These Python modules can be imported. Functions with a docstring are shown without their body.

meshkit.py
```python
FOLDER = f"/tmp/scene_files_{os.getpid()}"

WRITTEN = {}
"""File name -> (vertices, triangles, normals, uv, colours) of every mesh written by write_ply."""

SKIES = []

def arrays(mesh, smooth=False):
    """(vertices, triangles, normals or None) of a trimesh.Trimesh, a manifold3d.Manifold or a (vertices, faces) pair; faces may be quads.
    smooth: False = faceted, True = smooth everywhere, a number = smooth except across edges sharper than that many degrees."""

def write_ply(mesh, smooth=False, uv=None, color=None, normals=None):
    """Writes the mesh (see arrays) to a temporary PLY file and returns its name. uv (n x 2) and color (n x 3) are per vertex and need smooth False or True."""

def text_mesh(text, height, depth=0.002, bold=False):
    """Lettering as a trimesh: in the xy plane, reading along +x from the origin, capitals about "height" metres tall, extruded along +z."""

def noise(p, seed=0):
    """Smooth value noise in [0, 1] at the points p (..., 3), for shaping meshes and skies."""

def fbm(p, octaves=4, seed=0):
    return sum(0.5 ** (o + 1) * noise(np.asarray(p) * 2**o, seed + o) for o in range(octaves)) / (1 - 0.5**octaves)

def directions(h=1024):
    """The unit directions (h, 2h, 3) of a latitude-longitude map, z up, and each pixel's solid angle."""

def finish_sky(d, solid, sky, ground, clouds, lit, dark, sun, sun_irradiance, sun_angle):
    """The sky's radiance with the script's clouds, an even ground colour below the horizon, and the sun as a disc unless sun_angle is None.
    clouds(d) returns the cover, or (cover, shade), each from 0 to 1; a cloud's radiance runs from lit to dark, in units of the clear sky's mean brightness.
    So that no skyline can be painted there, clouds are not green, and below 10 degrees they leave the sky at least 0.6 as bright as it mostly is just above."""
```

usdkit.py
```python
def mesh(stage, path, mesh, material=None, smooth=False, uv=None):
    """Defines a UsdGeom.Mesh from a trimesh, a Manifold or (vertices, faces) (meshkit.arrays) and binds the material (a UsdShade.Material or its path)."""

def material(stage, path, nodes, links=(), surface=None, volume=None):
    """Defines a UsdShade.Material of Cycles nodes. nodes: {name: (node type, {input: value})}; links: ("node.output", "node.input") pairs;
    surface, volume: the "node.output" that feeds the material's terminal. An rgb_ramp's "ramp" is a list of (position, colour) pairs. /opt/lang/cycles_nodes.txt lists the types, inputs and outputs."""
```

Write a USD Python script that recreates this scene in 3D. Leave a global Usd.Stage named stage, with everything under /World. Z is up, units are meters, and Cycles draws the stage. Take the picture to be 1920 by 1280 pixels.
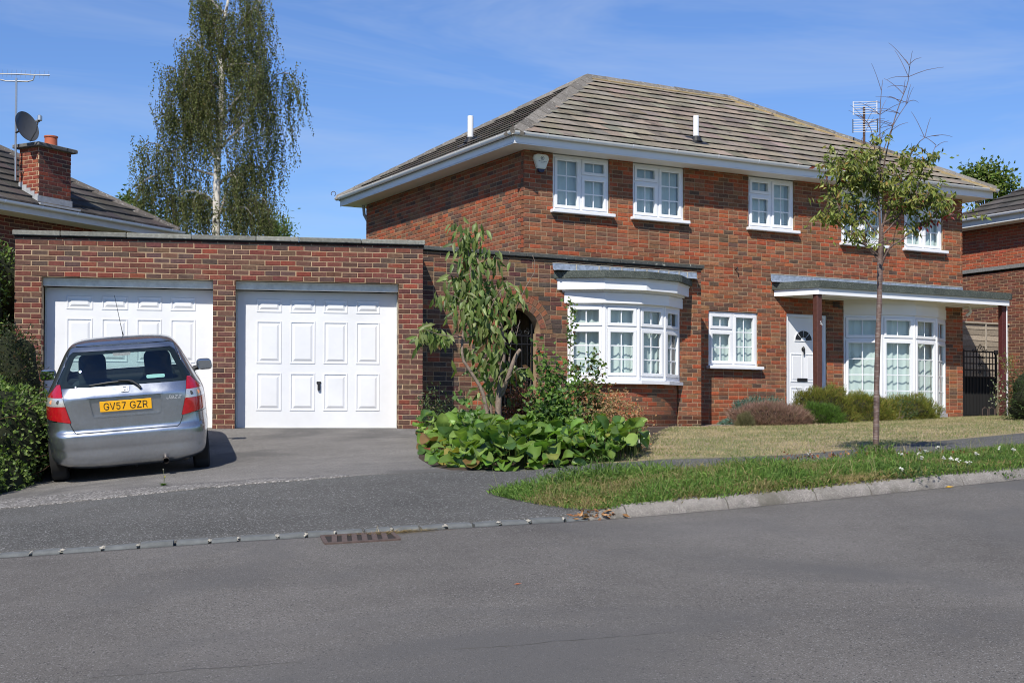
import math, random
import numpy as np
import trimesh, manifold3d as m3
import shapely
from shapely.geometry import Polygon, box as sbox, Point, LineString
from shapely import affinity
from shapely.ops import unary_union
from scipy.interpolate import RBFInterpolator
from scipy.spatial import cKDTree
import usdkit, meshkit
from pxr import Usd, UsdGeom, UsdLux, UsdShade, Sdf, Gf, Vt

PI = math.pi
rng = np.random.default_rng(57)
random.seed(57)

# ---------------------------------------------------------------- camera, sky, sun, exposure
stage = Usd.Stage.CreateInMemory()
UsdGeom.SetStageUpAxis(stage, UsdGeom.Tokens.z)
UsdGeom.SetStageMetersPerUnit(stage, 1.0)
UsdGeom.Xform.Define(stage, '/World')
UsdGeom.Scope.Define(stage, '/World/Looks')

FPX, SHIFT, PITCH, ROLL, EYE = 2529.7, 97.14, 0.0197, 0.0022, 0.139   # focal length and shift in photo pixels
cam = UsdGeom.Camera.Define(stage, '/World/camera')
cam.CreateHorizontalApertureAttr(36.0)
cam.CreateVerticalApertureAttr(24.0)
cam.CreateFocalLengthAttr(FPX / 1920 * 36.0)
cam.CreateVerticalApertureOffsetAttr(SHIFT / 1920 * 36.0)
cam.CreateClippingRangeAttr(Gf.Vec2f(0.1, 2000))
cam.CreateExposureAttr(0.24)
_c, _s = math.cos(PITCH), math.sin(PITCH)
_right, _upc, _fwd = np.array([1., 0, 0]), np.array([0, -_s, _c]), np.array([0, _c, _s])
_cr, _sr = math.cos(ROLL), math.sin(ROLL)
_ax, _ay = _cr * _right + _sr * _upc, -_sr * _right + _cr * _upc
M = Gf.Matrix4d(*_ax, 0, *_ay, 0, *(-_fwd), 0, 0, 0, EYE, 1)
cam.AddTransformOp().Set(M)

SUN_AZ = (-0.30, -0.954)
SUN_EL = math.radians(46.5)
_h = np.array(SUN_AZ) / np.hypot(*SUN_AZ)
SUN = np.array([_h[0] * math.cos(SUN_EL), _h[1] * math.cos(SUN_EL), math.sin(SUN_EL)])
sun = UsdLux.DistantLight.Define(stage, '/World/sun')
sun.CreateIntensityAttr(1.25)
sun.CreateAngleAttr(0.53)
sun.CreateNormalizeAttr(True)
sun.CreateColorAttr(Gf.Vec3f(1.0, 0.945, 0.85))
_x = np.cross([0, 0, 1.0], SUN); _x /= np.linalg.norm(_x)
_y = np.cross(SUN, _x)
sun.AddTransformOp().Set(Gf.Matrix4d(*_x, 0, *_y, 0, *SUN, 0, 0, 0, 60, 1))

SKY_STRENGTH = 0.076
dome = UsdLux.DomeLight.Define(stage, '/World/sky')
dome.CreateIntensityAttr(1.0)
skymat = usdkit.material(stage, '/World/Looks/sky_air', {
    'sky': ('sky_texture', {'sky_type': 'single_scattering', 'sun_disc': False, 'sun_elevation': SUN_EL,
                            'sun_rotation': math.atan2(SUN[0], SUN[1]), 'altitude': 60.0, 'air_density': 1.2, 'aerosol_density': 0.0, 'ozone_density': 2.2}),
    'tc': ('texture_coordinate', {}),
    'map': ('mapping', {'scale': (1.6, 1.6, 7.0), 'rotation': (0.12, 0.25, 0.4), 'location': (3.1, 1.7, 0.6)}),
    'n1': ('noise_texture', {'scale': 1.9, 'detail': 9.0, 'roughness': 0.62, 'distortion': 0.9}),
    'r1': ('rgb_ramp', {'ramp': [(0.0, (0, 0, 0)), (0.43, (0, 0, 0)), (0.70, (0.30, 0.30, 0.30)), (1.0, (0.60, 0.60, 0.60))]}),
    'tint': ('mix_color', {'blend_type': 'multiply', 'fac': 1.0, 'b': (0.76, 1.0, 1.50), 'use_clamp': False}),
    'mix': ('mix_color', {'b': (6.6, 7.6, 9.4), 'use_clamp': False}),
    'bg': ('background_shader', {'strength': SKY_STRENGTH}),
}, [('sky.color', 'tint.a'), ('tc.generated', 'map.vector'), ('map.vector', 'n1.vector'), ('n1.fac', 'r1.fac'), ('r1.color', 'mix.fac'),
    ('tint.result', 'mix.a'), ('mix.result', 'bg.color')], surface='bg.background')
UsdShade.MaterialBindingAPI.Apply(dome.GetPrim()).Bind(skymat)
dome.GetPrim().SetCustomDataByKey('kind', 'structure')

# ---------------------------------------------------------------- writing prims
BASE = {}
COUNT = {}

def numbered(parent, name):
    k = (parent, name)
    n = COUNT.get(k, 0)
    COUNT[k] = n + 1
    return f'{parent}/{name}' if n == 0 else f'{parent}/{name}_{n:03d}'

def tag(prim, label=None, cat=None, group=None, kind=None):
    for k, v in (('label', label), ('category', cat), ('group', group), ('kind', kind)):
        if v:
            prim.SetCustomDataByKey(k, v)
    return prim

def thing(name, label, cat, base=(0, 0, 0), group=None, kind=None):
    p = numbered('/World', name)
    x = UsdGeom.Xform.Define(stage, p)
    x.AddTranslateOp().Set(Gf.Vec3d(*map(float, base)))
    BASE[p] = np.asarray(base, float)
    tag(x.GetPrim(), label, cat, group, kind)
    return p

def structure(name, label=None, base=(0, 0, 0)):
    p = numbered('/World', name)
    x = UsdGeom.Xform.Define(stage, p)
    x.AddTranslateOp().Set(Gf.Vec3d(*map(float, base)))
    BASE[p] = np.asarray(base, float)
    tag(x.GetPrim(), label, None, None, 'structure')
    return p

class MB:
    """Collects faces (with an optional colour per vertex) that become one mesh."""
    def __init__(self):
        self.v, self.f, self.c, self.n = [], [], [], 0
    def add(self, v, f, c=None):
        v = np.asarray(v, float); f = np.asarray(f, int)
        if f.shape[1] == 4:
            f = np.vstack([f[:, [0, 1, 2]], f[:, [0, 2, 3]]])
        self.v.append(v); self.f.append(f + self.n)
        if c is not None:
            c = np.asarray(c, float)
            self.c.append(np.broadcast_to(c, (len(v), 3)))
        self.n += len(v)
        return self
    def tm(self, m, c=None):
        if hasattr(m, 'to_mesh'):
            q = m.to_mesh()
            return self.add(q.vert_properties[:, :3], q.tri_verts, c)
        return self.add(m.vertices, m.faces, c)
    def arrays(self):
        return np.vstack(self.v), np.vstack(self.f), (np.vstack(self.c) if self.c else None)

def obj(name, mesh, mat, parent='/World', smooth=False, label=None, kind=None, group=None, cat=None, world=True):
    """One Mesh prim. mesh: MB, trimesh or Manifold, in world coordinates (moved to the thing's base)."""
    if isinstance(mesh, MB):
        v, f, c = mesh.arrays()
    elif hasattr(mesh, 'to_mesh'):
        q = mesh.to_mesh(); v, f, c = np.array(q.vert_properties[:, :3], float), np.array(q.tri_verts, int), None
    else:
        v, f, c = np.asarray(mesh.vertices, float), np.asarray(mesh.faces, int), None
    p = numbered(parent, name)
    base = np.zeros(3)
    if parent in BASE:
        base = BASE[parent]
    BASE[p] = base
    if world:
        v = v - base
    nrm = None
    if smooth is not False:
        if smooth is not True and c is None:
            m = trimesh.Trimesh(v, f, process=False)
            m.merge_vertices()
            v, f, nrm = meshkit.arrays(m, smooth)
        else:
            v, f, nrm = meshkit.arrays((v, f), True)
    m = UsdGeom.Mesh.Define(stage, p)
    m.CreatePointsAttr(Vt.Vec3fArray.FromNumpy(np.ascontiguousarray(v, np.float32)))
    m.CreateFaceVertexCountsAttr(Vt.IntArray.FromNumpy(np.full(len(f), 3, np.int32)))
    m.CreateFaceVertexIndicesAttr(Vt.IntArray.FromNumpy(np.ascontiguousarray(f, np.int32).ravel()))
    m.CreateSubdivisionSchemeAttr('none')
    if nrm is not None:
        m.CreateNormalsAttr(Vt.Vec3fArray.FromNumpy(np.ascontiguousarray(nrm, np.float32)))
        m.SetNormalsInterpolation('vertex')
    if c is not None:
        UsdGeom.PrimvarsAPI(m).CreatePrimvar('tone', Sdf.ValueTypeNames.Color3fArray, 'vertex').Set(Vt.Vec3fArray.FromNumpy(np.ascontiguousarray(c, np.float32)))
    UsdShade.MaterialBindingAPI.Apply(m.GetPrim()).Bind(MAT[mat])
    tag(m.GetPrim(), label, cat, group, kind)
    return p

# ---------------------------------------------------------------- shapes
class Frame:
    """Local axes u (along), o (outward), z (up) about an origin; gives world points."""
    def __init__(self, origin, u, o):
        self.O, self.u, self.o = np.asarray(origin, float), np.asarray(u, float), np.asarray(o, float)
        self.left = np.cross(self.u, self.o)[2] < 0
    def faces(self, f):
        f = np.asarray(f)
        return f[:, ::-1] if self.left else f
    def __call__(self, a, b=None, c=None):
        if b is None:
            a = np.asarray(a, float); a, b, c = a[..., 0], a[..., 1], a[..., 2]
        a, b, c = np.broadcast_arrays(np.asarray(a, float), np.asarray(b, float), np.asarray(c, float))
        return self.O + a[..., None] * self.u + b[..., None] * self.o + c[..., None] * np.array([0, 0, 1.0])
    def shifted(self, a, b, c=0.0):
        return Frame(self(a, b, c), self.u, self.o)
    def turned(self, ang):
        """positive turns u away from the outward normal"""
        c, s = math.cos(ang), math.sin(ang)
        return Frame(self.O, c * self.u - s * self.o, s * self.u + c * self.o)

WORLD = Frame((0, 0, 0), (1, 0, 0), (0, 1, 0))

def boxv(a0, a1, b0, b1, c0, c1):
    v = np.array([(a, b, c) for a in (a0, a1) for b in (b0, b1) for c in (c0, c1)], float)
    f = np.array([(0, 1, 3, 2), (4, 6, 7, 5), (0, 4, 5, 1), (2, 3, 7, 6), (0, 2, 6, 4), (1, 5, 7, 3)])
    return v, f

def fbox(mb, F, a0, a1, b0, b1, c0, c1, col=None):
    v, f = boxv(a0, a1, b0, b1, c0, c1)
    return mb.add(F(v), F.faces(f), col)

def cbox(mb, F, a0, a1, b0, b1, c0, c1, ch=0.004, col=None):
    """box with chamfered edges"""
    ch = min(ch, (a1 - a0) * .45, (b1 - b0) * .45, (c1 - c0) * .45)
    pts = []
    for sa in (0, 1):
        for sb in (0, 1):
            for sc in (0, 1):
                A, B, C = (a0, a1)[sa], (b0, b1)[sb], (c0, c1)[sc]
                da, db, dc = ch * (1 - 2 * sa), ch * (1 - 2 * sb), ch * (1 - 2 * sc)
                pts += [(A, B + db, C + dc), (A + da, B, C + dc), (A + da, B + db, C)]
    h = m3.Manifold.hull_points(np.array(pts, float)).to_mesh()
    return mb.add(F(h.vert_properties[:, :3].astype(float)), F.faces(h.tri_verts), col)

def tube(mb, pts, r, n=8, col=None, cap=True):
    pts = np.asarray(pts, float)
    r = np.broadcast_to(np.asarray(r, float), (len(pts),))
    T = np.gradient(pts, axis=0); T /= np.maximum(np.linalg.norm(T, axis=1, keepdims=True), 1e-9)
    ref = np.array([0, 0, 1.0]) if abs(T[0][2]) < .9 else np.array([1.0, 0, 0])
    U = np.cross(T[0], ref); U /= np.linalg.norm(U)
    a = np.arange(n) / n * 2 * PI
    vs = []
    for i in range(len(pts)):
        U = U - T[i] * U.dot(T[i]); U /= max(np.linalg.norm(U), 1e-9)
        W = np.cross(T[i], U)
        vs.append(pts[i] + r[i] * (np.cos(a)[:, None] * U + np.sin(a)[:, None] * W))
    v = np.vstack(vs); f = []
    for i in range(len(pts) - 1):
        for k in range(n):
            f.append((i * n + k, i * n + (k + 1) % n, (i + 1) * n + (k + 1) % n, (i + 1) * n + k))
    f = np.array(f); f = np.vstack([f[:, [0, 1, 2]], f[:, [0, 2, 3]]])
    if cap:
        m = len(v)
        v = np.vstack([v, pts[:1], pts[-1:]])
        f = np.vstack([f, [(m, (k + 1) % n, k) for k in range(n)], [(m + 1, (len(pts) - 1) * n + k, (len(pts) - 1) * n + (k + 1) % n) for k in range(n)]])
    return mb.add(v, f, col)

def lathe(mb, O, prof, n=24, axis=(0, 0, 1), col=None):
    """prof: (radius, height) pairs about an axis through O"""
    ax = np.asarray(axis, float); ax /= np.linalg.norm(ax)
    U = np.cross(ax, [1, 0, 0] if abs(ax[0]) < .8 else [0, 1, 0]); U /= np.linalg.norm(U); W = np.cross(ax, U)
    a = np.arange(n) / n * 2 * PI
    ring = np.cos(a)[:, None] * U + np.sin(a)[:, None] * W
    v = np.vstack([np.asarray(O, float) + max(r, 1e-5) * ring + h * ax for r, h in prof])
    f = [(i * n + k, i * n + (k + 1) % n, (i + 1) * n + (k + 1) % n, (i + 1) * n + k) for i in range(len(prof) - 1) for k in range(n)]
    return mb.add(v, np.array(f), col)

def extrude(mb, F, poly, b0, b1, col=None):
    """polygon in (u, z) of a frame, given thickness from b0 to b1 along the outward axis"""
    for g in getattr(poly, 'geoms', [poly]):
        if g.is_empty or g.geom_type != 'Polygon' or g.area < 1e-7:
            continue
        g = shapely.geometry.polygon.orient(g)
        m = trimesh.creation.extrude_polygon(g, b1 - b0, engine='earcut')
        v = np.array(m.vertices)
        ff = np.array(m.faces)
        mb.add(F(np.stack([v[:, 0], v[:, 2] + b0, v[:, 1]], 1)), ff if F.left else ff[:, ::-1], col)
    return mb

def loft(mb, rows, col=None, closed=False):
    rows = np.asarray(rows, float); n, m = rows.shape[:2]
    idx = np.arange(n * m).reshape(n, m)
    if closed:
        idx = np.hstack([idx, idx[:, :1]])
    f = np.stack([idx[:-1, :-1], idx[:-1, 1:], idx[1:, 1:], idx[1:, :-1]], -1).reshape(-1, 4)
    return mb.add(rows.reshape(-1, 3), f, col)

def hullm(pts):
    return m3.Manifold.hull_points(np.asarray(pts, float))
# ---------------------------------------------------------------- materials
MAT = {}

def mat(name, nodes, links, surface, volume=None):
    MAT[name] = usdkit.material(stage, '/World/Looks/' + name, nodes, links, surface=surface, volume=volume)

def plain(name, col, rough=0.6, metallic=0.0, spec=0.5, var=0.12, scale=6.0, bump=0.0, bscale=60.0, coat=0.0, extra=None, detail=6.0):
    """a principled surface with a little variation of its colour and a fine relief"""
    nodes = {'g': ('geometry', {}),
             'n': ('noise_texture', {'scale': scale, 'detail': detail, 'roughness': 0.65}),
             'mr': ('map_range', {'from_min': 0.25, 'from_max': 0.75, 'to_min': 1.0 - var, 'to_max': 1.0 + var}),
             'col': ('mix_color', {'blend_type': 'multiply', 'fac': 1.0, 'a': col, 'use_clamp': False}),
             'p': ('principled_bsdf', {'roughness': rough, 'metallic': metallic, 'specular_ior_level': spec, 'coat_weight': coat, **(extra or {})})}
    links = [('g.position', 'n.vector'), ('n.fac', 'mr.value'), ('mr.result', 'col.b'), ('col.result', 'p.base_color')]
    if bump:
        nodes['bn'] = ('noise_texture', {'scale': bscale, 'detail': 4.0, 'roughness': 0.6})
        nodes['b'] = ('bump', {'strength': 1.0, 'distance': bump})
        links += [('g.position', 'bn.vector'), ('bn.fac', 'b.height'), ('b.normal', 'p.normal')]
    mat(name, nodes, links, 'p.BSDF')

def toned(name, rough=0.85, spec=0.3, var=0.22, scale=40.0, bump=0.002, bscale=180.0, speck=None, dirt=None):
    """colour from the mesh's own 'tone' primvar, with grain, speckles (position scale, threshold, colour) and large stains"""
    nodes = {'g': ('geometry', {}), 'at': ('attribute', {'attribute': 'tone'}),
             'n': ('noise_texture', {'scale': scale, 'detail': 6.0, 'roughness': 0.7}),
             'mr': ('map_range', {'from_min': 0.25, 'from_max': 0.75, 'to_min': 1.0 - var, 'to_max': 1.0 + var}),
             'col': ('mix_color', {'blend_type': 'multiply', 'fac': 1.0, 'use_clamp': False}),
             'p': ('principled_bsdf', {'roughness': rough, 'specular_ior_level': spec}),
             'bn': ('noise_texture', {'scale': bscale, 'detail': 4.0, 'roughness': 0.65}),
             'b': ('bump', {'strength': 1.0, 'distance': bump})}
    links = [('g.position', 'n.vector'), ('n.fac', 'mr.value'), ('at.color', 'col.a'), ('mr.result', 'col.b'),
             ('g.position', 'bn.vector'), ('bn.fac', 'b.height'), ('b.normal', 'p.normal')]
    last = 'col.result'
    for i, sp in enumerate(speck or []):
        sc, lo, hi, c = sp[:4]
        nodes[f's{i}'] = ('noise_texture', {'scale': sc, 'detail': 5.0, 'roughness': 0.6})
        nodes[f'sr{i}'] = ('map_range', {'from_min': lo, 'from_max': hi, 'to_min': 0.0, 'to_max': sp[4] if len(sp) > 4 else 1.0, 'clamp': True})
        nodes[f'sm{i}'] = ('mix_color', {'b': c, 'use_clamp': False})
        links += [('g.position', f's{i}.vector'), (f's{i}.fac', f'sr{i}.value'), (f'sr{i}.result', f'sm{i}.fac'), (last, f'sm{i}.a')]
        last = f'sm{i}.result'
    links.append((last, 'p.base_color'))
    mat(name, nodes, links, 'p.BSDF')

def ground_mat(name, stops, scale, fine=(260.0, 0.35), rough=0.9, bump=0.006, bscale=220.0, specks=None, patch=None):
    """mixed ground: a ramp over broad noise, multiplied by fine grain; specks: voronoi chips (scale, size, colour)"""
    nodes = {'g': ('geometry', {}), 'n': ('noise_texture', {'scale': scale, 'detail': 8.0, 'roughness': 0.7}),
             'r': ('rgb_ramp', {'ramp': stops}),
             'fn': ('noise_texture', {'scale': fine[0], 'detail': 3.0, 'roughness': 0.7}),
             'fr': ('map_range', {'from_min': 0.3, 'from_max': 0.7, 'to_min': 1 - fine[1], 'to_max': 1 + fine[1]}),
             'col': ('mix_color', {'blend_type': 'multiply', 'fac': 1.0, 'use_clamp': False}),
             'p': ('principled_bsdf', {'roughness': rough, 'specular_ior_level': 0.3}),
             'bn': ('noise_texture', {'scale': bscale, 'detail': 3.0, 'roughness': 0.7}),
             'b': ('bump', {'strength': 1.0, 'distance': bump})}
    links = [('g.position', 'n.vector'), ('n.fac', 'r.fac'), ('r.color', 'col.a'), ('g.position', 'fn.vector'), ('fn.fac', 'fr.value'), ('fr.result', 'col.b'),
             ('g.position', 'bn.vector'), ('bn.fac', 'b.height'), ('b.normal', 'p.normal')]
    last = 'col.result'
    for i, (sc, size, c) in enumerate(specks or []):
        nodes[f'v{i}'] = ('voronoi_texture', {'scale': sc, 'randomness': 1.0})
        nodes[f'w{i}'] = ('white_noise_texture', {'dimensions': '3D'})
        nodes[f'vr{i}'] = ('math', {'math_type': 'greater_than', 'value2': 1.0 - size})
        nodes[f'vm{i}'] = ('mix_color', {'b': c, 'use_clamp': False})
        links += [('g.position', f'v{i}.vector'), (f'v{i}.color', f'w{i}.vector'), (f'w{i}.value', f'vr{i}.value1'), (f'vr{i}.value', f'vm{i}.fac'), (last, f'vm{i}.a')]
        last = f'vm{i}.result'
    if patch:
        sc, lo, hi, c, amt = patch
        nodes['pn'] = ('noise_texture', {'scale': sc, 'detail': 6.0, 'roughness': 0.6, 'distortion': 0.6})
        nodes['pr'] = ('map_range', {'from_min': lo, 'from_max': hi, 'to_min': 0.0, 'to_max': amt, 'clamp': True})
        nodes['pm'] = ('mix_color', {'b': c, 'use_clamp': False})
        links += [('g.position', 'pn.vector'), ('pn.fac', 'pr.value'), ('pr.result', 'pm.fac'), (last, 'pm.a')]
        last = 'pm.result'
    links.append((last, 'p.base_color'))
    mat(name, nodes, links, 'p.BSDF')

def leafmat(name, trans=0.35, rough=0.5, spec=0.4, var=0.25):
    nodes = {'g': ('geometry', {}), 'at': ('attribute', {'attribute': 'tone'}),
             'n': ('noise_texture', {'scale': 9.0, 'detail': 4.0}),
             'mr': ('map_range', {'from_min': 0.25, 'from_max': 0.75, 'to_min': 1 - var, 'to_max': 1 + var}),
             'col': ('mix_color', {'blend_type': 'multiply', 'fac': 1.0, 'use_clamp': False}),
             'p': ('principled_bsdf', {'roughness': rough, 'specular_ior_level': spec}),
             'tc': ('mix_color', {'blend_type': 'multiply', 'fac': 1.0, 'b': (1.3, 1.45, 0.55), 'use_clamp': False}),
             't': ('translucent_bsdf', {}), 'm': ('mix_closure', {'fac': trans})}
    links = [('g.position', 'n.vector'), ('n.fac', 'mr.value'), ('at.color', 'col.a'), ('mr.result', 'col.b'), ('col.result', 'p.base_color'),
             ('col.result', 'tc.a'), ('tc.result', 't.color'), ('p.BSDF', 'm.closure1'), ('t.BSDF', 'm.closure2')]
    mat(name, nodes, links, 'm.closure')

def glass(name, tint=(1, 1, 1), ior=1.5, extra=0.0, rough=0.0, opacity=None):
    nodes = {'t': ('transparent_bsdf', {'color': tint}), 'gl': ('glossy_bsdf', {'color': (1, 1, 1), 'roughness': rough}), 'f': ('layer_weight', {'blend': 0.5}), 'pw': ('math', {'math_type': 'power', 'value2': 5.0}), 'ml': ('math', {'math_type': 'multiply', 'value2': 0.92}),
             'a': ('math', {'math_type': 'add', 'value2': 0.045 + extra, 'use_clamp': True}), 'm': ('mix_closure', {})}
    links = [('f.facing', 'pw.value1'), ('pw.value', 'ml.value1'), ('ml.value', 'a.value1'), ('a.value', 'm.fac'), ('t.BSDF', 'm.closure1'), ('gl.BSDF', 'm.closure2')]
    mat(name, nodes, links, 'm.closure')

toned('brick', rough=0.92, spec=0.2, var=0.38, scale=26.0, bump=0.0035, bscale=160.0, speck=[(30.0, 0.66, 0.74, (0.05, 0.042, 0.04)), (75.0, 0.72, 0.8, (0.42, 0.36, 0.29)), (1.3, 0.50, 0.72, (0.085, 0.058, 0.045), 0.45), (2.1, 0.62, 0.74, (0.30, 0.235, 0.18), 0.30)])
plain('mortar', (0.34, 0.245, 0.155), rough=0.95, spec=0.1, var=0.16, scale=14.0, bump=0.004, bscale=240.0)
plain('mortar_garage', (0.42, 0.305, 0.195), rough=0.95, spec=0.1, var=0.16, scale=12.0, bump=0.004, bscale=240.0)
toned('coping_stone', rough=0.95, spec=0.15, var=0.35, scale=22.0, bump=0.004, bscale=120.0,
      speck=[(14.0, 0.62, 0.70, (0.36, 0.36, 0.31)), (9.0, 0.66, 0.72, (0.05, 0.05, 0.045)), (26.0, 0.72, 0.78, (0.48, 0.47, 0.42))])
toned('roof_tile', rough=0.95, spec=0.15, var=0.30, scale=26.0, bump=0.003, bscale=150.0,
      speck=[(3.2, 0.56, 0.70, (0.085, 0.075, 0.066)), (22.0, 0.69, 0.75, (0.42, 0.40, 0.37)), (55.0, 0.68, 0.74, (0.36, 0.34, 0.31))])
toned('ridge_tile', rough=0.95, spec=0.15, var=0.35, scale=30.0, bump=0.006, bscale=110.0,
      speck=[(16.0, 0.58, 0.66, (0.33, 0.31, 0.28)), (9.0, 0.62, 0.70, (0.07, 0.065, 0.055)), (4.0, 0.73, 0.78, (0.48, 0.24, 0.05))])
toned('painted', rough=0.45, spec=0.45, var=0.04, scale=3.0, bump=0.0002, bscale=30.0)
plain('upvc', (0.76, 0.77, 0.79), rough=0.35, spec=0.5, var=0.025, scale=2.5)
plain('upvc_gutter', (0.66, 0.66, 0.64), rough=0.42, spec=0.45, var=0.07, scale=5.0)
plain('garage_white', (0.70, 0.71, 0.725), rough=0.48, spec=0.4, var=0.09, scale=1.3)
plain('frame_grey', (0.66, 0.67, 0.62), rough=0.8, var=0.22, scale=9.0)
plain('soffit_white', (0.74, 0.73, 0.70), rough=0.55, var=0.04, scale=2.0)
glass('window_glass', (0.86, 0.93, 0.92), 1.5, 0.03)
glass('car_glass', (0.66, 0.80, 0.78), 1.5, 0.01, 0.0)
glass('car_glass_clear', (0.76, 0.88, 0.86), 1.5, 0.0)
plain('curtain', (0.60, 0.64, 0.63), rough=0.9, spec=0.1, var=0.05, scale=7.0)
plain('room_dark', (0.10, 0.095, 0.09), rough=0.9, var=0.1)
plain('lead', (0.27, 0.315, 0.38), rough=0.55, metallic=0.25, var=0.45, scale=16.0, detail=9.0)
plain('lead_grey', (0.36, 0.37, 0.38), rough=0.7, metallic=0.1, var=0.25, scale=12.0)
ground_mat('felt', [(0.3, (0.045, 0.055, 0.05)), (0.7, (0.085, 0.10, 0.088))], 5.0, fine=(190.0, 0.5), bump=0.006, bscale=200.0, specks=[(170.0, 0.05, (0.24, 0.25, 0.22))])
plain('stained_wood', (0.085, 0.032, 0.024), rough=0.55, var=0.35, scale=18.0, bump=0.001, bscale=50.0)
plain('stained_wood_red', (0.075, 0.016, 0.016), rough=0.5, var=0.3, scale=18.0)
ground_mat('asphalt_road', [(0.28, (0.094, 0.087, 0.080)), (0.5, (0.128, 0.119, 0.109)), (0.72, (0.156, 0.145, 0.134))], 0.55, fine=(150.0, 0.42), bump=0.007, bscale=170.0,
           specks=[(170.0, 0.05, (0.25, 0.245, 0.235)), (130.0, 0.04, (0.045, 0.044, 0.043))], patch=(0.33, 0.50, 0.62, (0.098, 0.095, 0.093), 0.75))
ground_mat('asphalt_dark', [(0.28, (0.060, 0.058, 0.053)), (0.72, (0.106, 0.102, 0.094))], 0.9, fine=(95.0, 0.6), bump=0.010, bscale=120.0,
           specks=[(140.0, 0.14, (0.17, 0.172, 0.168)), (110.0, 0.025, (0.38, 0.38, 0.37))], patch=(0.9, 0.55, 0.72, (0.12, 0.121, 0.118), 0.55))
ground_mat('asphalt_drive', [(0.28, (0.12, 0.113, 0.103)), (0.5, (0.165, 0.155, 0.142)), (0.72, (0.225, 0.21, 0.192))], 0.8, fine=(85.0, 0.5), bump=0.010, bscale=110.0,
           specks=[(130.0, 0.12, (0.27, 0.26, 0.25)), (100.0, 0.08, (0.08, 0.078, 0.076))], patch=(0.5, 0.52, 0.64, (0.095, 0.092, 0.088), 0.8))
ground_mat('gravel_edge', [(0.3, (0.130, 0.122, 0.112)), (0.7, (0.205, 0.192, 0.177))], 3.0, fine=(80.0, 0.5), bump=0.014, bscale=100.0, specks=[(55.0, 0.2, (0.40, 0.38, 0.36)), (50.0, 0.1, (0.1, 0.1, 0.1))])
plain('tar_seam', (0.066, 0.063, 0.060), rough=0.75, var=0.3, scale=12.0)
ground_mat('kerb_stone', [(0.3, (0.17, 0.155, 0.138)), (0.7, (0.30, 0.278, 0.25))], 7.0, fine=(150.0, 0.45), bump=0.006, bscale=180.0, specks=[(170.0, 0.14, (0.15, 0.14, 0.13)), (190.0, 0.06, (0.40, 0.375, 0.35))], patch=(1.6, 0.52, 0.66, (0.115, 0.108, 0.085), 0.75))
plain('kerb_block', (0.105, 0.112, 0.112), rough=0.85, var=0.3, scale=14.0, bump=0.003, bscale=90.0)
plain('mortar_white', (0.38, 0.355, 0.30), rough=0.95, var=0.3, scale=30.0, bump=0.006, bscale=120.0)
ground_mat('path_slab', [(0.3, (0.20, 0.145, 0.125)), (0.7, (0.30, 0.225, 0.20))], 4.0, fine=(120.0, 0.25), bump=0.003)
ground_mat('soil', [(0.3, (0.035, 0.025, 0.018)), (0.7, (0.085, 0.06, 0.042))], 5.0, fine=(90.0, 0.5), bump=0.02, bscale=60.0)
ground_mat('turf', [(0.25, (0.36, 0.27, 0.165)), (0.45, (0.30, 0.245, 0.145)), (0.6, (0.19, 0.20, 0.09)), (0.78, (0.115, 0.165, 0.05))], 0.9, fine=(130.0, 0.4), bump=0.012, bscale=130.0)
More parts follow.
